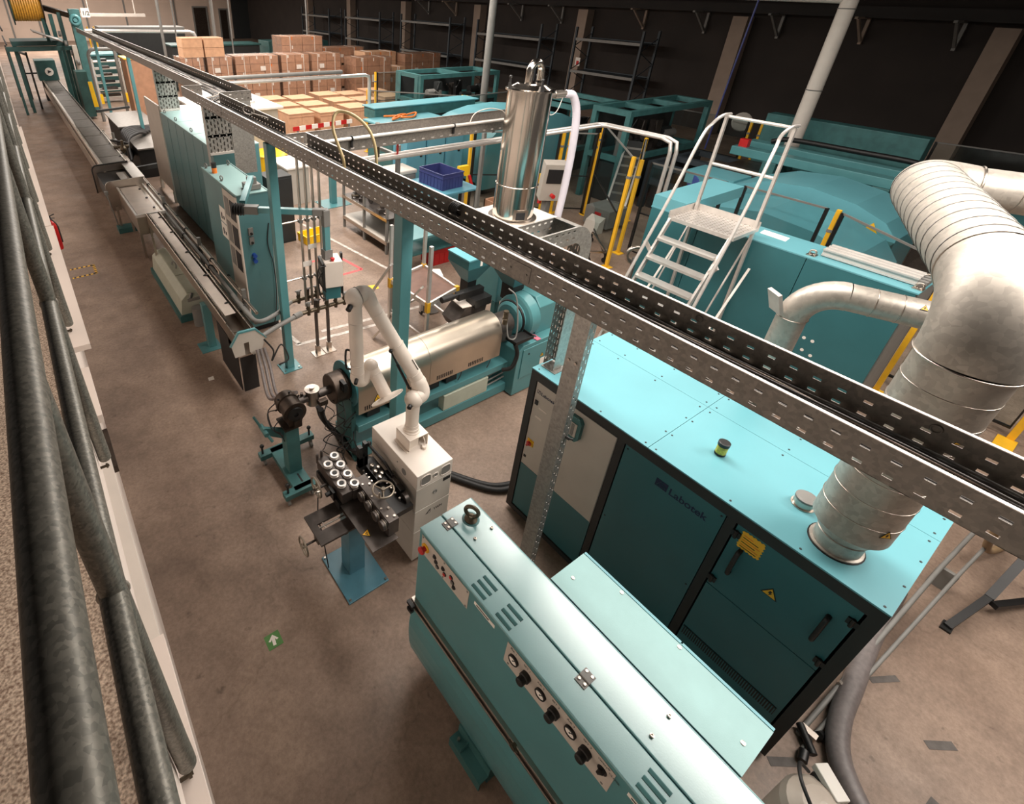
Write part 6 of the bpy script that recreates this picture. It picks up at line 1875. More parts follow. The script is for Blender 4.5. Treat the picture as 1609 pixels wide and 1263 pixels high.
yb3 = thing('yellow_switch_box', 'second yellow door switch box, left of the hopper beside the navy crate', 'switch', (8.75, 9.8, 0))
obj('box_body', MB().box((8.65, 9.75, 1.15), (8.95, 9.85, 1.4)), YELP, yb3)
obj('switch_lever', MB().cyl((8.98, 9.75, 1.15), (9.05, 9.7, .9), .04, n=8), RED, yb3)
obj('mounting_stand', MB().box((8.78, 9.8, 0), (8.84, 9.85, 1.15)), BLACK, yb3)
sc_ = thing('operator_panel', 'grey operator panel with screen right of the polished hopper', 'control panel', (9.9, 7.9, 0))
obj('panel_body', MB().obox((9.95, 7.95, 1.35), (.5, .3, .9), (.15, 0, -.6)), LGREY, sc_)
obj('panel_screen', MB().obox((9.87, 7.83, 1.50), (.34, .1, .34), (.15, 0, -.6)), INK, sc_)
obj('panel_button', MB().cyl((9.85, 7.80, 1.05), (9.8, 7.7, 1.05), .05, n=10), RED, sc_)
obj('panel_stand', MB().box((9.9, 7.95, 0), (10.05, 8.1, .95)), GREY, sc_)
bxm = thing('parts_bin', 'open brown carton of parts on a stand left of the hopper foot', 'box', (8.9, 8.2, 0))
obj('carton_walls', MB().box((8.5, 8.0, .6), (9.3, 8.03, .95)).box((8.5, 8.6, .6), (9.3, 8.63, .95)).box((8.5, 8.0, .6), (8.53, 8.63, .95)).box((9.27, 8.0, .6), (9.3, 8.63, .95)).box((8.5, 8.0, .58), (9.3, 8.63, .6)), CARD2, bxm)
obj('bin_stand', MB().box((8.55, 8.05, 0), (9.25, 8.58, .58)), DKMET, bxm)

# ================================================================== machines beyond the fences


def frame_machine(label, x0, y0, x1, y1, z0, z1, bays=3, m=TEALO, name='framed_machine', guts=14):
    t = thing(name, label, 'machine', ((x0 + x1) / 2, (y0 + y1) / 2, 0))
    w = .14
    for x in (x0, x1 - w):
        for y in (y0, y1 - w):
            obj('corner_post', MB().box((x, y, 0), (x + w, y + w, z1)), m, t)
    for z in (z0, z1 - w):
        obj('side_beam', MB().box((x0 + w, y0, z), (x1 - w, y0 + w, z + w)), m, t)
        obj('side_beam', MB().box((x0 + w, y1 - w, z), (x1 - w, y1, z + w)), m, t)
        obj('end_beam', MB().box((x0, y0 + w, z), (x0 + w, y1 - w, z + w)), m, t)
        obj('end_beam', MB().box((x1 - w, y0 + w, z), (x1, y1 - w, z + w)), m, t)
    for k in range(1, bays):
        x = x0 + (x1 - x0) * k / bays
        obj('roof_beam', MB().box((x - .09, y0 + w, z1 - w), (x + .09, y1 - w, z1)), m, t)
    obj('bed_plate', MB().box((x0 + w, y0 + w, z0 - .05), (x1 - w, y1 - w, z0)), DKMET, t)
    obj('rear_panel', MB().box((x0 + w, y1 - w, z0 + w), (x1 - w, y1 - w + .03, z1 - w)), CHAR, t)  # dark sheet added so the open frame has a dark interior
    obj('lower_skirt', MB().box((x0 + w, y0 + .02, .15), (x1 - w, y0 + .06, z0)), CHAR, t)
    rnd = random.Random(int(x0 * 10))
    for k in range(guts):
        a = rnd.uniform(x0 + .3, x1 - .4)
        b = rnd.uniform(y0 + .25, y1 - .35)
        h = rnd.uniform(.2, max(.3, (z1 - z0) * .75))
        mm = (DKMET, BLACK, GREY, CHAR)[k % 4]
        if k % 3:
            obj('mechanism', MB().box((a, b, z0), (a + rnd.uniform(.1, .35), b + rnd.uniform(.1, .3), z0 + h)).cyl((a, b, z0 + h * .6), (a + rnd.uniform(-.3, .3), b, z0 + h), .04, n=6), mm, t)
        else:
            obj('mechanism', MB().cyl((a, b, z0 + h * .5), (a + .5, b, z0 + h * .5), rnd.uniform(.05, .14), n=10), mm, t)
    obj('base', MB().box((x0 + .2, y0 + .15, 0), (x1 - .2, y1 - .15, z0 - .05)), CHAR, t)
    return t


fm = frame_machine('green framed machine with window openings before the dark racks', 12.3, 16.4, 16.2, 18.0, 1.55, 2.55, 2, guts=10)
obj('window_frame', MB().box((12.28, 16.55, 1.6), (12.3, 16.75, 2.5)).box((12.28, 17.65, 1.6), (12.3, 17.85, 2.5)), TEALO, fm)
obj('tilted_table', MB().prism([(12.3, 1.55), (13.4, 1.35), (13.4, 1.28), (12.3, 1.48)], 'y', 15.9, 16.5), TEALT, fm)
frame_machine('long dark green framed machine with three roof openings behind the ladder', 13.2, 8.4, 17.2, 9.6, 1.2, 2.55, 3)
frame_machine('low dark machine tucked right of the inclined conveyor', 13.9, 6.6, 16.4, 8.0, .7, 1.3, 2, DARKRACK, 'low_machine')
frame_machine('dark teal machine frame between the hopper top and the rack', 14.5, 11.2, 16.9, 13.4, .7, 2.15, 2)


def slab_machine(label, boxes, m=TEAL, name='teal_machine'):
    xs = [b[0] for b in boxes] + [b[3] for b in boxes]
    ys = [b[1] for b in boxes] + [b[4] for b in boxes]
    t = thing(name, label, 'machine', ((min(xs) + max(xs)) / 2, (min(ys) + max(ys)) / 2, 0))
    for b in boxes:
        nm, mm = b[6], b[7] if len(b) > 7 else m
        obj(nm, MB().box(b[:3], b[3:6]), mm, t, bevel=.015)
    return t


m1 = slab_machine('wide teal machine with long lidded beam behind the crossing tray', [
    (8.1, 11.9, 0, 10.2, 13.2, 1.92, 'body', TEALO), (8.0, 11.8, 1.92, 10.3, 13.3, 1.98, 'roof', TEALT),
    (8.4, 13.3, 1.9, 12.2, 13.9, 2.2, 'beam', TEALO), (8.35, 13.25, 2.2, 12.3, 13.95, 2.24, 'beam_lid', TEALT),
    (12.3, 13.2, 0, 13.0, 13.9, 2.0, 'end_block', TEALO)])
obj('orange_cable_heap', MB().tube(bez([(8.6 + .12 * k + .3 * math.sin(k * 2.1), 12.9 + .25 * math.cos(k * 1.7), 2.02 + .02 * (k % 2)) for k in range(9)], 5), .03, 6), ORANGE, label='orange cable heap on the teal machine roof', cat='cable')
pr_ = []
for k in range(9):
    t = PI * .52 * k / 8
    pr_.append((10.9 + 1.6 * math.sin(t) * 1.1, 1.3 + .85 * math.cos(t * .9)))
m2 = thing('round_hood_machine', 'teal machine with bowed hood right of the lidded beam', 'machine', (12.5, 12, 0))
obj('hood', MB().prism([(10.6, .3), (10.6, 1.9), (10.9, 2.0), (11.6, 2.12), (12.6, 2.15), (13.6, 2.05), (14.2, 1.85), (14.2, .3)], 'y', 10.9, 13.0), TEALT, m2)
obj('front_hood', MB().prism([(10.3, .3), (10.3, 1.6), (10.6, 1.85), (11.2, 1.95), (11.8, 1.9), (11.8, .3)], 'y', 10.6, 10.9), TEAL, m2)
obj('base', MB().box((10.7, 11, 0), (14.1, 12.9, .3)), CHAR, m2)
m3 = thing('dome_hood_machine', 'teal machine with two curved hoods behind the enclosure and silver profiles', 'machine', (12.6, 3.6, 0))
obj('curved_hood', MB().prism([(2.2, .2), (2.2, 1.35), (2.45, 1.6), (3.0, 1.8), (3.8, 1.9), (4.6, 1.82), (5.3, 1.55), (5.3, .2)], 'x', 12.75, 14.3), TEALT, m3)
obj('curved_hood', MB().prism([(2.0, .2), (2.0, 1.05), (2.3, 1.38), (3.0, 1.6), (3.9, 1.68), (4.8, 1.52), (5.4, 1.3), (5.4, .2)], 'x', 11.05, 12.55), TEALT, m3)
obj('hood_gap', MB().box((12.55, 2.2, .3), (12.75, 5.2, 1.3)), TEALO, m3)
obj('connecting_duct', MB().box((12.9, 5.3, 1.3), (13.7, 6.4, 1.6)), TEALT, m3)
obj('base', MB().box((11.1, 2.1, 0), (14.2, 5.2, .2)), CHAR, m3)
obj('yellow_triangle', MB().prism([(2.45, 1.30), (2.8, 1.30), (2.62, 1.56)], 'x', 12.735, 12.745), YELLOW, m3)
m4 = slab_machine('teal machine with tall back panel and twin slide beams near the wall columns', [
    (16.6, 3.2, .6, 17.0, 6.6, 2.55, 'back_panel', TEALO), (14.5, 2.4, 1.8, 14.85, 6.3, 2.0, 'slide_beam', TEAL), (15.25, 2.4, 1.8, 15.6, 6.3, 2.05, 'slide_beam', TEAL),
    (14.45, 2.2, .3, 15.7, 6.4, 1.5, 'bed', DKMET), (14.5, 3.0, 1.5, 15.6, 3.3, 1.8, 'bridge', TEALO), (14.5, 5.2, 1.5, 15.6, 5.5, 1.8, 'bridge', TEALO), (14.5, 2.3, 0, 15.65, 6.3, .3, 'base', CHAR), (15.7, 4.4, .9, 16.6, 5.0, 1.4, 'link', TEALO)])
obj('cable_chain', MB().tube(bez([(15.4, 5.8, 2.1), (15.4, 5.4, 2.22), (15.4, 4.0, 2.24), (15.4, 3.0, 2.24), (15.4, 2.8, 2.15), (15.4, 2.85, 2.08)], 5), .06, 8), BLACK, m4)
obj('red_lamp', MB().box((14.6, 6.0, 2.0), (14.75, 6.2, 2.18)), RED, m4)
slab_machine('dark teal machine end below the horizontal duct at the right edge', [(14.5, -.6, .4, 17.0, 1.6, 1.5, 'body', TEALO), (14.4, -.7, 1.5, 17.1, 1.7, 1.6, 'top_plate', TEAL), (14.8, -.4, 1.6, 16.8, -.1, 1.9, 'guide', TEALO), (14.6, -.5, 0, 16.9, 1.5, .4, 'base', CHAR)])
cv = thing('inclined_conveyor', 'inclined dark cleated conveyor behind the guard fence', 'conveyor', (11.8, 7.1, 0))
ca, cb2 = V((12.04, 7.50, .28)), V((13.7, 8.37, 1.74))
dcv = (cb2 - ca).normalized()
sid = dcv.cross(V((0, 0, 1))).normalized()
obj('belt', MB().bar(ca, cb2, .42, .06), CHAR, cv)
for s in (-1, 1):
    obj('side_rail', MB().bar(ca + sid * .23 * s, cb2 + sid * .23 * s, .05, .10), ALU, cv)
for k in range(1, 8):
    c = ca.lerp(cb2, k / 8)
    obj('cleat', MB().bar(c - sid * .2 + V((0, 0, .05)), c + sid * .2 + V((0, 0, .05)), .03, .05), GREY, cv)
obj('hopper_box', MB().box((11.35, 7.15, .10), (12.1, 7.85, .55)), GREY, cv)
obj('red_lettering_plate', MB().box((11.34, 7.38, .36), (11.35, 7.56, .46)), RED, cv)
obj('chute', MB().prism([(11.0, .0), (11.3, .0), (11.3, .4), (11.1, .3)], 'y', 7.2, 7.6), LGREY, cv)
obj('support_leg', MB().bar((13.4, 8.2, 0), (13.4, 8.2, 1.45), .08, .08), GREY, cv)
bp2 = thing('floor_trolley', 'low steel trolley frame on the floor before the inclined conveyor', 'trolley', (10.0, 6.7, 0))
obj('trolley_frame', MB().bar((9.6, 6.3, .25), (10.3, 7.2, .25), .04, .04).bar((9.9, 6.1, .25), (10.6, 7.0, .25), .04, .04).bar((9.6, 6.3, .25), (9.9, 6.1, .25), .04, .04), BRUSH, bp2)
for x, y in ((9.6, 6.3), (9.9, 6.1), (10.3, 7.2), (10.6, 7.0)):
    obj('caster', MB().cyl((x - .02, y, .06), (x + .02, y, .06), .06, n=10).box((x - .015, y - .015, .06), (x + .015, y + .015, .25)), BLACK, bp2)
hoop = thing('coiled_hose_stand', 'silver coiled hose hanging on a bracket left of the ladder foot', 'hose', (8.6, 4.7, 0))
obj('coil', MB().torus((8.7, 4.75, 1.0), (.7, .7, 0), .16, .035, 20, 8).torus((8.72, 4.78, 1.0), (.75, .65, 0), .15, .03, 20, 8), BRUSH, hoop)
obj('bracket', MB().box((8.68, 4.74, 0), (8.74, 4.8, .95)), GREY, hoop)
blu = obj('blue_motor', MB().cyl((12.9, 6.2, 1.35), (13.2, 6.1, 1.35), .16, n=14).box((12.95, 6.05, 0), (13.15, 6.25, 1.2)), mat('blue_motor_paint', (70, 90, 170), .4), label='blue motor behind the fence left of the ladder rail', cat='motor')
disc = obj('wall_reflector', MB().lathe([(.0, 0), (.25, .02), (.28, .08), (.26, .1)], (18.5, 8.0, 1.9), (-.8, -.5, .1), n=18), LGREY, label='pale round reflector disc seen between the ladder handrails', cat='disc')

# white cabinet block beside the tray, near the pallets
slab_machine('white machine cabinet behind the overhead tray jog', [(4.3, 15.9, .05, 6.55, 18.6, 1.95, 'body', LGREY), (4.25, 15.8, 1.95, 6.7, 18.7, 2.02, 'roof', PAPER), (6.55, 16.2, .1, 6.60, 18.4, 1.9, 'door', WHITE)], name='white_cabinet')
obj('roof_pipe', MB().tube([(4.6, 16.4, 2.1), (6.0, 16.3, 2.1)], .04, 8).tube([(4.7, 16.9, 2.1), (6.1, 16.8, 2.1)], .04, 8), ALU, label='pair of silver pipes lying on the white cabinet roof', cat='pipe')
slab_machine('white boxy unit behind the second cable riser', [(3.6, 15.2, 0, 4.2, 16.2, 2.2, 'body', PAPER)], name='white_cabinet')

# ================================================================== cartons and pallets
cn = 0


def pallet_load(label, x0, x1, y0, z0, h, d=1.25, rows=3, cols=2, wrap=True, bulge=0.0):
    t = thing('pallet_of_cartons', label, 'pallet', ((x0 + x1) / 2, y0 + d / 2, z0))
    for k in range(3):
        x = x0 + .02 + (x1 - x0 - .18) * k / 2
        obj('pallet_block', MB().box((x, y0, z0), (x + .14, y0 + d, z0 + .10)), WOOD, t)
    obj('pallet_deck', MB().box((x0, y0, z0 + .10), (x1, y0 + d, z0 + .14)), WOOD, t)
    ch_ = (h - .14) / rows
    cw = (x1 - x0) / cols
    for r in range(rows):
        for c in range(cols):
            e = .012
            a = random.uniform(-.01, .01)
            cbx = obj('carton', MB().box((x0 + cw * c + e, y0 + e + a, z0 + .14 + ch_ * r + .006), (x0 + cw * (c + 1) - e, y0 + d - e, z0 + .14 + ch_ * (r + 1) - .006)), CARD2 if wrap else CARD, t)
            if r == rows - 1 or (c + r) % 3 == 0:
                xm = x0 + cw * (c + .5)
                z = z0 + .14 + ch_ * (r + .5)
                obj('packing_tape', MB().box((xm - .03, y0 + e + a - .004, z + ch_ * .1), (xm + .03, y0 + e + a, z + ch_ * .47)), ORANGE if r % 2 else PAPER, cbx)
    if random.random() < .8:
        xm = x0 + (x1 - x0) * random.uniform(.3, .7)
        obj('address_label', MB().box((xm - .13, y0 - .016, z0 + h * .45), (xm + .13, y0 - .012, z0 + h * .62)), PAPER, t)
    for f in (.2, .8):
        x = x0 + (x1 - x0) * f
        obj('strap', MB().box((x - .012, y0 - .012, z0 + .1), (x + .012, y0 + d + .012, z0 + h + .006)), PAPER, t)
    if wrap:
        n = 10
        mb = MB()
        vs = []
        for i in range(7):
            for j in range(n):
                f = j / (n - 1)
                vs.append((x0 - .02 + (x1 - x0 + .04) * f, y0 - .03 - random.uniform(0, .03), z0 + .12 + (h - .08) * i / 6))
        mb.add(vs, [(i * n + j, i * n + j + 1, (i + 1) * n + j + 1, (i + 1) * n + j) for i in range(6) for j in range(n - 1)], True)
        mb.box((x0 - .025, y0 - .02, z0 + .12), (x0 - .02, y0 + d, z0 + h + .02)).box((x1 + .02, y0 - .02, z0 + .12), (x1 + .025, y0 + d, z0 + h + .02)).box((x0 - .02, y0 - .02, z0 + h + .015), (x1 + .02, y0 + d, z0 + h + .02))
        obj('stretch_wrap', mb, WRAP, t)
    return t


xs = [(6.55, 7.55), (7.7, 8.85), (9.0, 11.15), (11.3, 12.8), (12.95, 14.6)]
nm = ('first', 'second', 'third', 'fourth', 'fifth')
for i, (a, b) in enumerate(xs):
    pallet_load('film-wrapped carton pallet on the lower tier, %s from the left' % nm[i], a, b, 26.5, 0, 1.15, cols=2 if b - a < 1.8 else 3)
    pallet_load('film-wrapped carton pallet on the upper tier, %s from the left' % nm[i], a, b, 26.5, 1.17, 1.18, cols=2 if b - a < 1.8 else 3)
pallet_load('tall wrapped carton stack right of the two-tier pallets', 15.1, 17.3, 25.8, 0, 2.15, rows=5, cols=3)
pallet_load('brown carton stack behind the tall wrapped one', 17.6, 19.8, 29.0, 0, 2.1, rows=4, cols=3, wrap=False)
pallet_load('wrapped carton stack at the right end of the pallets', 19.9, 22.6, 28.2, 0, 2.0, rows=4, cols=3)
pallet_load('single brown carton stack in front of the far right pallets', 17.2, 19.4, 27.4, 0, 1.45, rows=3, cols=2, wrap=False)
pallet_load('wrapped carton pallet perched on top of the rear tier', 12.0, 14.3, 27.9, 2.1, .95, rows=2, cols=2)
pallet_load('wrapped carton stack under the perched pallet', 11.4, 14.5, 27.9, 0, 2.1, rows=4, cols=3)
pallet_load('low wrapped pallet behind the tall stack', 15.2, 18.4, 30.5, 1.3, .95, rows=2, cols=3)
pallet_load('carton stack carrying the low wrapped pallet', 15.2, 18.4, 30.5, 0, 1.29, rows=2, cols=3)
k = 0
for i in range(2):
    for j in range(2):
        x = 6.72 + .95 * i
        z = 2.36 + .40 * j
        bx_ = thing('tan_carton', 'clean tan carton stacked on the pallets, %s of the %s pair' % (('lower', 'upper')[j], ('left', 'right')[i]), 'carton', (x + .45, 26.9, z))
        obj('box_shell', MB().box((x, 26.5, z), (x + .88, 27.4, z + .385)), CARD, bx_)
        obj('lid_seam', MB().box((x - .004, 26.494, z + .33), (x + .884, 26.5, z + .34)), CARD2, bx_)
rows_ = ((8.6, 19.8), (8.75, 21.4), (8.9, 23.1))
idx = 0
for r, (xa, ya) in enumerate(rows_):
    for c in range(5 if r else 3):
        x = xa + c * 1.36
        y = ya + c * .05
        h = .92 - .06 * (c % 2)
        idx += 1
        t = thing('open_carton', 'brown floor carton before the pallets, %s row, %s from left' % (('front', 'middle', 'rear')[r], ('first', 'second', 'third', 'fourth', 'fifth')[c]), 'carton', (x + .5, y + .5, 0))
        obj('pallet_deck', MB().box((x - .03, y - .03, 0), (x + 1.1, y + 1.1, .12)), WOOD, t)
        for a in range(2):
            obj('carton', MB().box((x + .53 * a, y, .12), (x + .53 * a + .52, y + 1.05, h)), CARD, t)
        obj('top_sheet', MB().box((x - .02, y - .02, h), (x + 1.07, y + 1.07, h + .03)), CARD, t)
        obj('lid_band', MB().box((x - .015, y - .012, h - .12), (x + 1.06, y - .002, h - .10)), CARD2, t)
bar_ = thing('barrier_tape', 'red and white barrier plank in front of the floor cartons', 'barrier', (9.6, 18.6, 0))
for k in range(10):
    p, q = V((8.4, 19.07, .55)), V((11.15, 19.4, .55))
    obj('plank_block', MB().bar(p.lerp(q, k / 10), p.lerp(q, (k + 1) / 10), .03, .16), RED if k % 2 == 0 else PAPER, bar_)
for x, y in ((8.6, 19.094), (11.0, 19.382)):
    obj('barrier_leg', MB().box((x - .03, y - .03, 0), (x + .03, y + .03, .47)), GREY, bar_)

# ================================================================== racks on the dark wall


def rack(label, y0, y1, x0=24.0, x1=25.2, top=3.9, levels=(1.85, 3.3)):
    t = thing('pallet_rack', label, 'rack', ((x0 + x1) / 2, (y0 + y1) / 2, 0))
    for y in (y0, y1):
        fr = obj('rack_frame', MB().box((x0 - .05, y - .05, 0), (x0 + .05, y + .05, top)).box((x1 - .05, y - .05, 0), (x1 + .05, y + .05, top)), DARKRACK, t)
        mb = MB()
        z = .3
        k = 0
        while z < top - .5:
            mb.bar((x0 if k % 2 else x1, y, z), (x1 if k % 2 else x0, y, z + .55), .03, .03)
            z += .55
            k += 1
        obj('bracing', mb, DARKRACK, fr)
    for z in levels:
        obj('rack_beam', MB().box((x0 - .04, y0 + .05, z), (x0 + .04, y1 - .05, z + .12)), GREY if z > 1 else DARKRACK, t)
        obj('rack_beam', MB().box((x1 - .04, y0 + .05, z), (x1 + .04, y1 - .05, z + .12)), DARKRACK, t)
        obj('rack_shelf', MB().box((x0 + .04, y0 + .06, z + .04), (x1 - .04, y1 - .06, z + .08)), DARKRACK, t)
    return t


rack('empty dark pallet rack on the wall right of the hopper top', 15.6, 19.3)
rack('empty dark pallet rack behind the green framed machine', 21.6, 26.6, levels=(1.7, 3.1))
rack('empty dark pallet rack left of the grey pole', 29.2, 34.6, levels=(1.6, 3.4))
rack('empty dark pallet rack above the wrapped pallets', 37.4, 42.6, levels=(1.8, 3.3))
rack('furthest empty pallet rack near the corner of the hall', 45.4, 50.6, levels=(1.9, 3.2))
sgn = thing('wall_sign', 'small white and red fire sign on the column by the rack', 'sign', (25.4, 20.1, 2.2))
obj('sign_plate', MB().box((25.42, 19.9, 2.0), (25.44, 20.2, 2.4)), PAPER, sgn)
obj('sign_symbol', MB().box((25.41, 19.96, 2.05), (25.42, 20.12, 2.25)), RED, sgn)

# poles and hanging pipes
bpz = thing('grey_stack_pipe', 'tall pale grey pipe rising to the roof right of the ladder', 'pipe', (16.0, 5.56, 0))
obj('shaft', MB().cyl((16.0, 5.56, 0), (16.0, 5.56, 5.25), .165, n=20), WHITE, bpz)
for z in (1.2, 3.3, 5.0):
    obj('joint_ring', MB().torus((16, 5.56, z), (0, 0, 1), .167, .012, 20, 6), GREY, bpz)
obj('cross_pipe', MB().cyl((16.0, 5.56, 5.25), (15.2, 9.2, 5.3), .16, n=16), WHITE, bpz)
obj('top_elbow', MB().sphere((16.0, 5.56, 5.24), .17, 16), WHITE, bpz)
obj('grey_pipe', MB().cyl((14.0, 14.85, 0), (14.0, 14.85, 6.5), .13, n=14), GREY, label='grey upright pipe between the green machine and the hopper', cat='pipe')
for i, (x, y, r) in enumerate(((6.75, 30, .07), (7.47, 30.3, .04), (9.3, 30, .08), (10.5, 31, .04), (14.9, 30.9, .05))):
    obj('thin_pole', MB().cyl((x, y, 0), (x, y, 7.9), r, n=8), GREY, label='slim grey upright pole, %s from the left above the cartons' % nm[i], cat='pole')
obj('hanging_cable', MB().tube([(15.0, 6.9, 7.9), (15.2, 7.2, 3.4), (15.3, 7.3, 1.6)], .022, 6), BLUE, label='thin blue cable hanging from the roof above the ladder', cat='cable')

# ================================================================== far end of the line, upper left
fr_ = thing('take_up_reel', 'big yellow cable reel high up at the far end of the line', 'reel', (1.45, 30.5, 0))
obj('reel_drum', MB().lathe([(.62, -.55)] + [(.62 + .02 * (k % 2), -.55 + 1.1 * k / 24) for k in range(25)] + [(.62, .55)], (1.45, 30.5, 4.25), (1, 0, 0), n=26), REELY, fr_)
obj('reel_flange', MB().cyl((.86, 30.5, 4.25), (.90, 30.5, 4.25), .78, n=26), TEALX, fr_)
obj('reel_flange', MB().cyl((2.0, 30.5, 4.25), (2.04, 30.5, 4.25), .70, n=26), BRONZE, fr_)
obj('reel_stand', MB().bar((1.95, 30.5, 4.2), (2.1, 31.4, 2.9), .12, .12).bar((1.9, 29.6, 2.9), (1.95, 30.5, 4.2), .12, .12), TEALX, fr_)
obj('reel_base', MB().box((.5, 29.6, 2.72), (2.5, 31.5, 2.9)), TEALX, fr_)
for x in (.6, 2.4):
    for y in (29.8, 31.3):
        obj('reel_leg', MB().box((x - .06, y - .06, 0), (x + .06, y + .06, 2.72)), TEALX, fr_)
obj('inclined_plate', MB().add([(1.35, 28.6, 3.3), (2.3, 27.8, 2.95), (2.3, 30.0, 2.95), (1.35, 30.2, 3.3), (1.35, 28.6, 3.34), (2.3, 27.8, 2.99), (2.3, 30.0, 2.99), (1.35, 30.2, 3.34)], [(3, 2, 1, 0), (4, 5, 6, 7), (0, 1, 5, 4), (1, 2, 6, 5), (2, 3, 7, 6), (3, 0, 4, 7)]), GALVD, fr_)
tw = thing('pulley_tower', 'tall green pulley tower beside the far end of the overhead tray', 'tower', (3.0, 29, 0))
obj('tower_post', MB().box((2.85, 28.6, 0), (3.25, 29.0, 4.15)), TEALO, tw)
obj('tower_post', MB().box((2.45, 29.4, 0), (2.6, 29.6, 4.0)), TEALX, tw)
obj('tower_post', MB().box((2.2, 30.4, 0), (2.35, 30.6, 3.9)), TEALX, tw)
obj('slide_arm', MB().bar((2.05, 30.4, 4.15), (3.1, 28.7, 3.85), .16, .2), DKMET, tw)
obj('pulley', MB().torus((3.0, 28.5, 3.75), (0, 1, 0), .16, .07, 20, 8).cyl((3.0, 28.4, 3.75), (3.0, 28.6, 3.75), .08, n=12), TEAL, tw)
obj('drop_cover', MB().box((2.62, 28.4, .7), (2.8, 28.6, 2.8)), LGREY, tw)
obj('number_plate', MB().box((3.3, 28.55, 3.85), (3.62, 28.57, 4.2)), PAPER, tw)
text(tw, 'lettering', '1/2', (3.33, 28.547, 3.93), (1, 0, 0), (0, 0, 1), .22, INK)
obj('green_panel', MB().box((2.4, 27.2, .1), (2.8, 28.0, 1.9)), TEALX, tw)
obj('yellow_guard', MB().prism([(2.62, .75), (2.78, .75), (2.74, 1.7), (2.60, 1.7)], 'y', 25.6, 25.7), YELP, tw)
for k in range(4):
    obj('pulley_roller', MB().cyl((2.3 + .12 * k, 29.2 - .3 * k, 3.2 - .35 * k), (2.4 + .12 * k, 29.2 - .3 * k, 3.2 - .35 * k), .11, n=12), GREY, tw)
fx = thing('far_drive_box', 'far green drive box with round emblem over the trough end', 'machine', (1.5, 33.2, 0))
obj('box_body', MB().box((1.25, 32.6, .95), (2.1, 33.6, 1.85)), TEALX, fx)
obj('emblem', MB().cyl((1.75, 32.6, 1.35), (1.75, 32.57, 1.35), .18, n=18), PAPER, fx)
obj('emblem_mark', MB().prism([(1.68, 1.28), (1.84, 1.36), (1.70, 1.43)], 'y', 32.55, 32.57), INK, fx)
obj('box_stand', MB().box((1.35, 32.8, 0), (2.0, 33.4, .95)), CHAR, fx)
for x, y in ((.75, 33.6), (.95, 30.6), (.3, 34.5)):
    obj('frame_leg', MB().box((x - .04, y - .04, 0), (x + .04, y + .04, 2.4)), CHAR, fx)
obj('frame_beam', MB().bar((.3, 34.5, 2.3), (.95, 30.6, 2.3), .08, .08).bar((.75, 33.6, 1.2), (1.3, 33.6, 1.2), .06, .06), CHAR, fx)
gt = thing('green_gantry', 'green gantry beam spanning the aisle below the yellow reel', 'gantry', (1.3, 29.3, 0))
obj('gantry_beam', MB().box((.25, 29.2, 2.55), (2.8, 29.5, 2.72)), TEALX, gt)
for x in (.3, 2.7):
    obj('gantry_leg', MB().box((x - .05, 29.3, 0), (x + .05, 29.42, 2.55)), TEALX, gt)
obj('gantry_rail', MB().tube([(.3, 28.0, 3.4), (.3, 33, 3.4)], .03, 6).tube([(.3, 28.0, 2.9), (.3, 33, 2.9)], .03, 6), CHAR, gt)
sr = thing('stillage_rack', 'low metal stillage rack with yellow feet between the slim teal posts', 'rack', (4.1, 31.2, 0))
for k in range(6):
    obj('rack_shelf', MB().box((3.55, 31.0, .25 + .32 * k), (4.75, 31.7, .28 + .32 * k)), LGREY, sr)
    obj('rack_goods', MB().box((3.7 + .05 * k, 31.1, .28 + .32 * k), (4.5 - .06 * k, 31.5, .38 + .32 * k)), (BRONZE, DKMET, BLACK)[k % 3], sr)
for x in (3.55, 4.75):
    obj('rack_upright', MB().box((x - .03, 31.0, 0), (x + .03, 31.05, 2.0)), LGREY, sr)
    obj('yellow_foot', MB().box((x - .1, 30.85, 0), (x + .1, 31.1, .42)), YELP, sr)
pz = thing('pipe_portal', 'grey pipe portal with rounded corner beside the far green tower', 'frame', (3.2, 26.5, 0))
obj('portal_tube', MB().tube([(2.95, 26.5, 0), (2.95, 26.5, 2.55)] + arc((3.2, 26.5, 2.55), (-1, 0, 0), (0, 0, 1), .25, 0, PI / 2, 6) + [(4.0, 26.5, 2.8)], .07, 10), GREY, pz)
obj('portal_upright', MB().box((3.9, 26.4, 0), (4.0, 26.6, 2.8)), GREY, pz)
bmz = thing('black_machine_bed', 'black hose-draped machine bed behind the trough', 'machine', (3.0, 19.5, 0))
obj('machine_block', MB().box((2.62, 17.3, 0), (3.7, 19.6, .86)), BLACK, bmz)
obj('top_plate', MB().box((2.6, 17.2, .86), (3.75, 19.7, .90)), GALVD, bmz)
obj('rear_block', MB().box((2.65, 20.2, 0), (3.8, 22.6, .95)), CHAR, bmz)
obj('rear_plate', MB().box((2.6, 20.1, .95), (3.85, 22.8, .99)), GALVD, bmz)
for k in range(6):
    obj('hose_loop', MB().tube(bez([(2.4 + .04 * k, 17.4 + .15 * k, .55), (2.5, 17.9 + .2 * k, 1.02), (2.9, 18.4 + .2 * k, 1.10), (3.2 + .1 * k, 18.9 + .15 * k, .97)], 6), .045, 8), RUBBER, bmz)
obj('front_beam', MB().bar((2.35, 16.6, .5), (3.7, 16.9, .5), .12, .12), CHAR, bmz)
obj('rear_beam', MB().bar((2.4, 23.2, 1.0), (3.6, 23.6, 1.0), .08, .08), CHAR, bmz)
vc = thing('valve_cluster', 'small brass valve cluster on the trough pipes before the black bed', 'valve', (2.25, 17.2, .9))
obj('valve', MB().sphere((2.2, 17.0, 1.0), .09, 10).cyl((2.2, 17.0, .9), (2.2, 17.0, 1.25), .04, n=8).cyl((2.0, 17.3, 1.0), (2.4, 17.3, 1.0), .05, n=8), BRASS, vc)
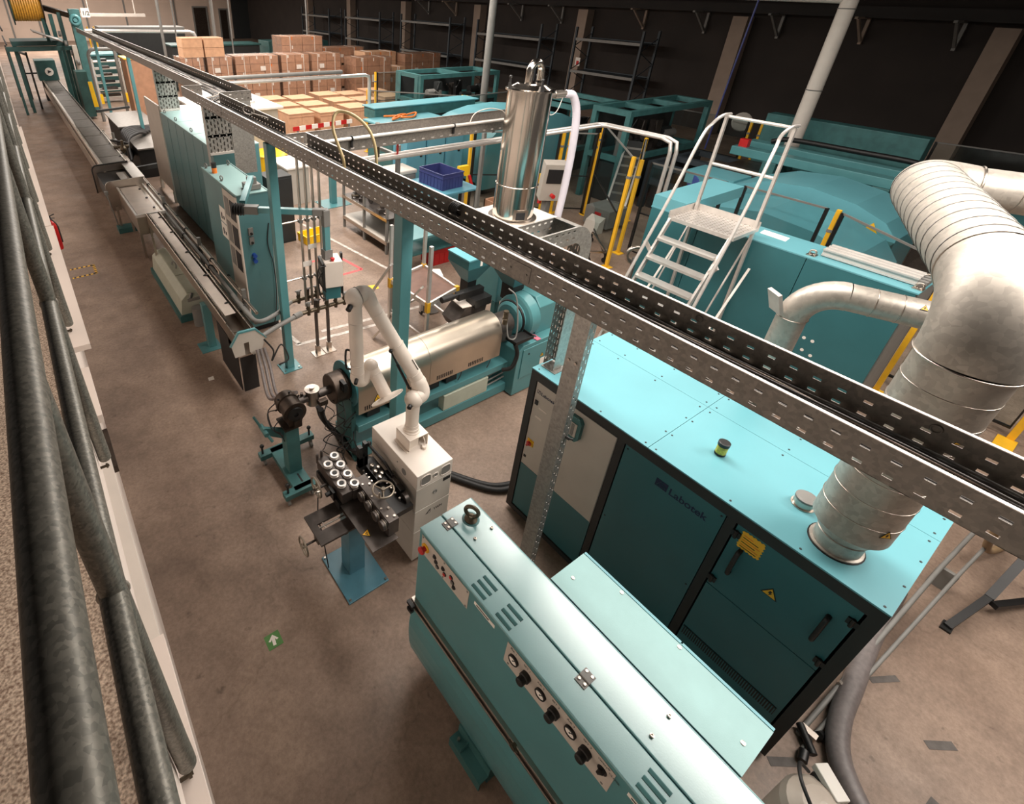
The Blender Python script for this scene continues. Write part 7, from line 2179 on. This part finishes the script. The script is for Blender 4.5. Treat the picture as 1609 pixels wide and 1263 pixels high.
obj('valve', MB().sphere((2.15, 18.1, 1.0), .09, 10).cyl((2.15, 18.1, .9), (2.15, 18.1, 1.25), .04, n=8), GREY, vc)
obj('cable_loop', MB().torus((2.2, 17.5, 1.1), (.3, .2, 1), .22, .03, 18, 6), RUBBER, vc)
lp = thing('white_column_frame', 'white side frame at the end of the switchgear row', 'frame', (2.85, 15.2, 0))
obj('frame_sheet', MB().box((2.88, 14.6, .3), (2.92, 16.2, 2.5)), LGREY, lp)
obj('frame_leg', MB().box((2.86, 14.62, 0), (2.94, 14.7, .3)).box((2.86, 16.1, 0), (2.94, 16.2, .3)), LGREY, lp)
gl = slab_machine('green boxy machine beyond the slim posts', [(3.5, 34.5, 0, 5.2, 36.0, 1.8, 'body', TEALX), (3.45, 34.4, 1.8, 5.25, 36.1, 1.9, 'top', TEAL)])
slab_machine('tall wrapped brown column stack beyond the second riser', [(3.9, 24.2, 0, 4.9, 25.2, 2.6, 'stack', CARD2), (3.85, 24.15, 2.6, 4.95, 25.25, 2.66, 'sheet', YELP)], name='wrapped_stack')
slab_machine('row of light blue topped units under the far silver pipe', [(5.2, 33.0, 0, 6.4, 34.2, 1.5, 'unit', TEALX), (5.2, 33.0, 1.5, 6.4, 34.2, 1.55, 'unit_top', TEALT), (6.6, 33.0, 0, 7.7, 34.2, 1.5, 'unit', TEALX), (6.6, 33.0, 1.5, 7.7, 34.2, 1.55, 'unit_top', TEALT), (7.9, 33.0, 0, 9.0, 34.2, 1.5, 'unit', TEALX), (7.9, 33.0, 1.5, 9.0, 34.2, 1.55, 'unit_top', TEALT)])
slab_machine('dark low machine row under the back doors', [(9.5, 40, 0, 15.5, 42, 1.7, 'body', CHAR), (9.4, 39.9, 1.7, 15.6, 42.1, 1.8, 'top', TEALX), (16.2, 40, 0, 21, 42, 1.9, 'body', TEALX)])
slab_machine('dark machine with yellow bars before the pale back wall', [(6.2, 46, 0, 12.0, 48, 2.4, 'body', CHAR), (6.2, 45.9, 2.4, 12, 48, 2.55, 'top', GREY), (5.0, 45.9, .5, 5.1, 46, 2.6, 'yellow_bar', YELLOW), (5.4, 45.9, .5, 5.5, 46, 2.6, 'yellow_bar', YELLOW), (5.8, 45.9, .5, 5.9, 46, 2.6, 'yellow_bar', YELLOW)])
obj('far_pipe', MB().tube([(3.9, 34.0, 3.03), (9.1, 34, 2.95)] + [(9.35, 34, 2.88), (9.45, 34, 2.65), (9.45, 34, 1.2)], .09, 10), ALU, label='thick silver pipe bending down at the far left behind the cartons', cat='pipe')
obj('far_duct', MB().box((3.9, 34.2, 3.66), (7.0, 34.4, 3.80)).box((4.3, 34.28, 3.8), (4.34, 34.32, 7.99)).box((6.5, 34.28, 3.8), (6.54, 34.32, 7.99)), WHITE, label='white cable duct along the far left machines', cat='duct')
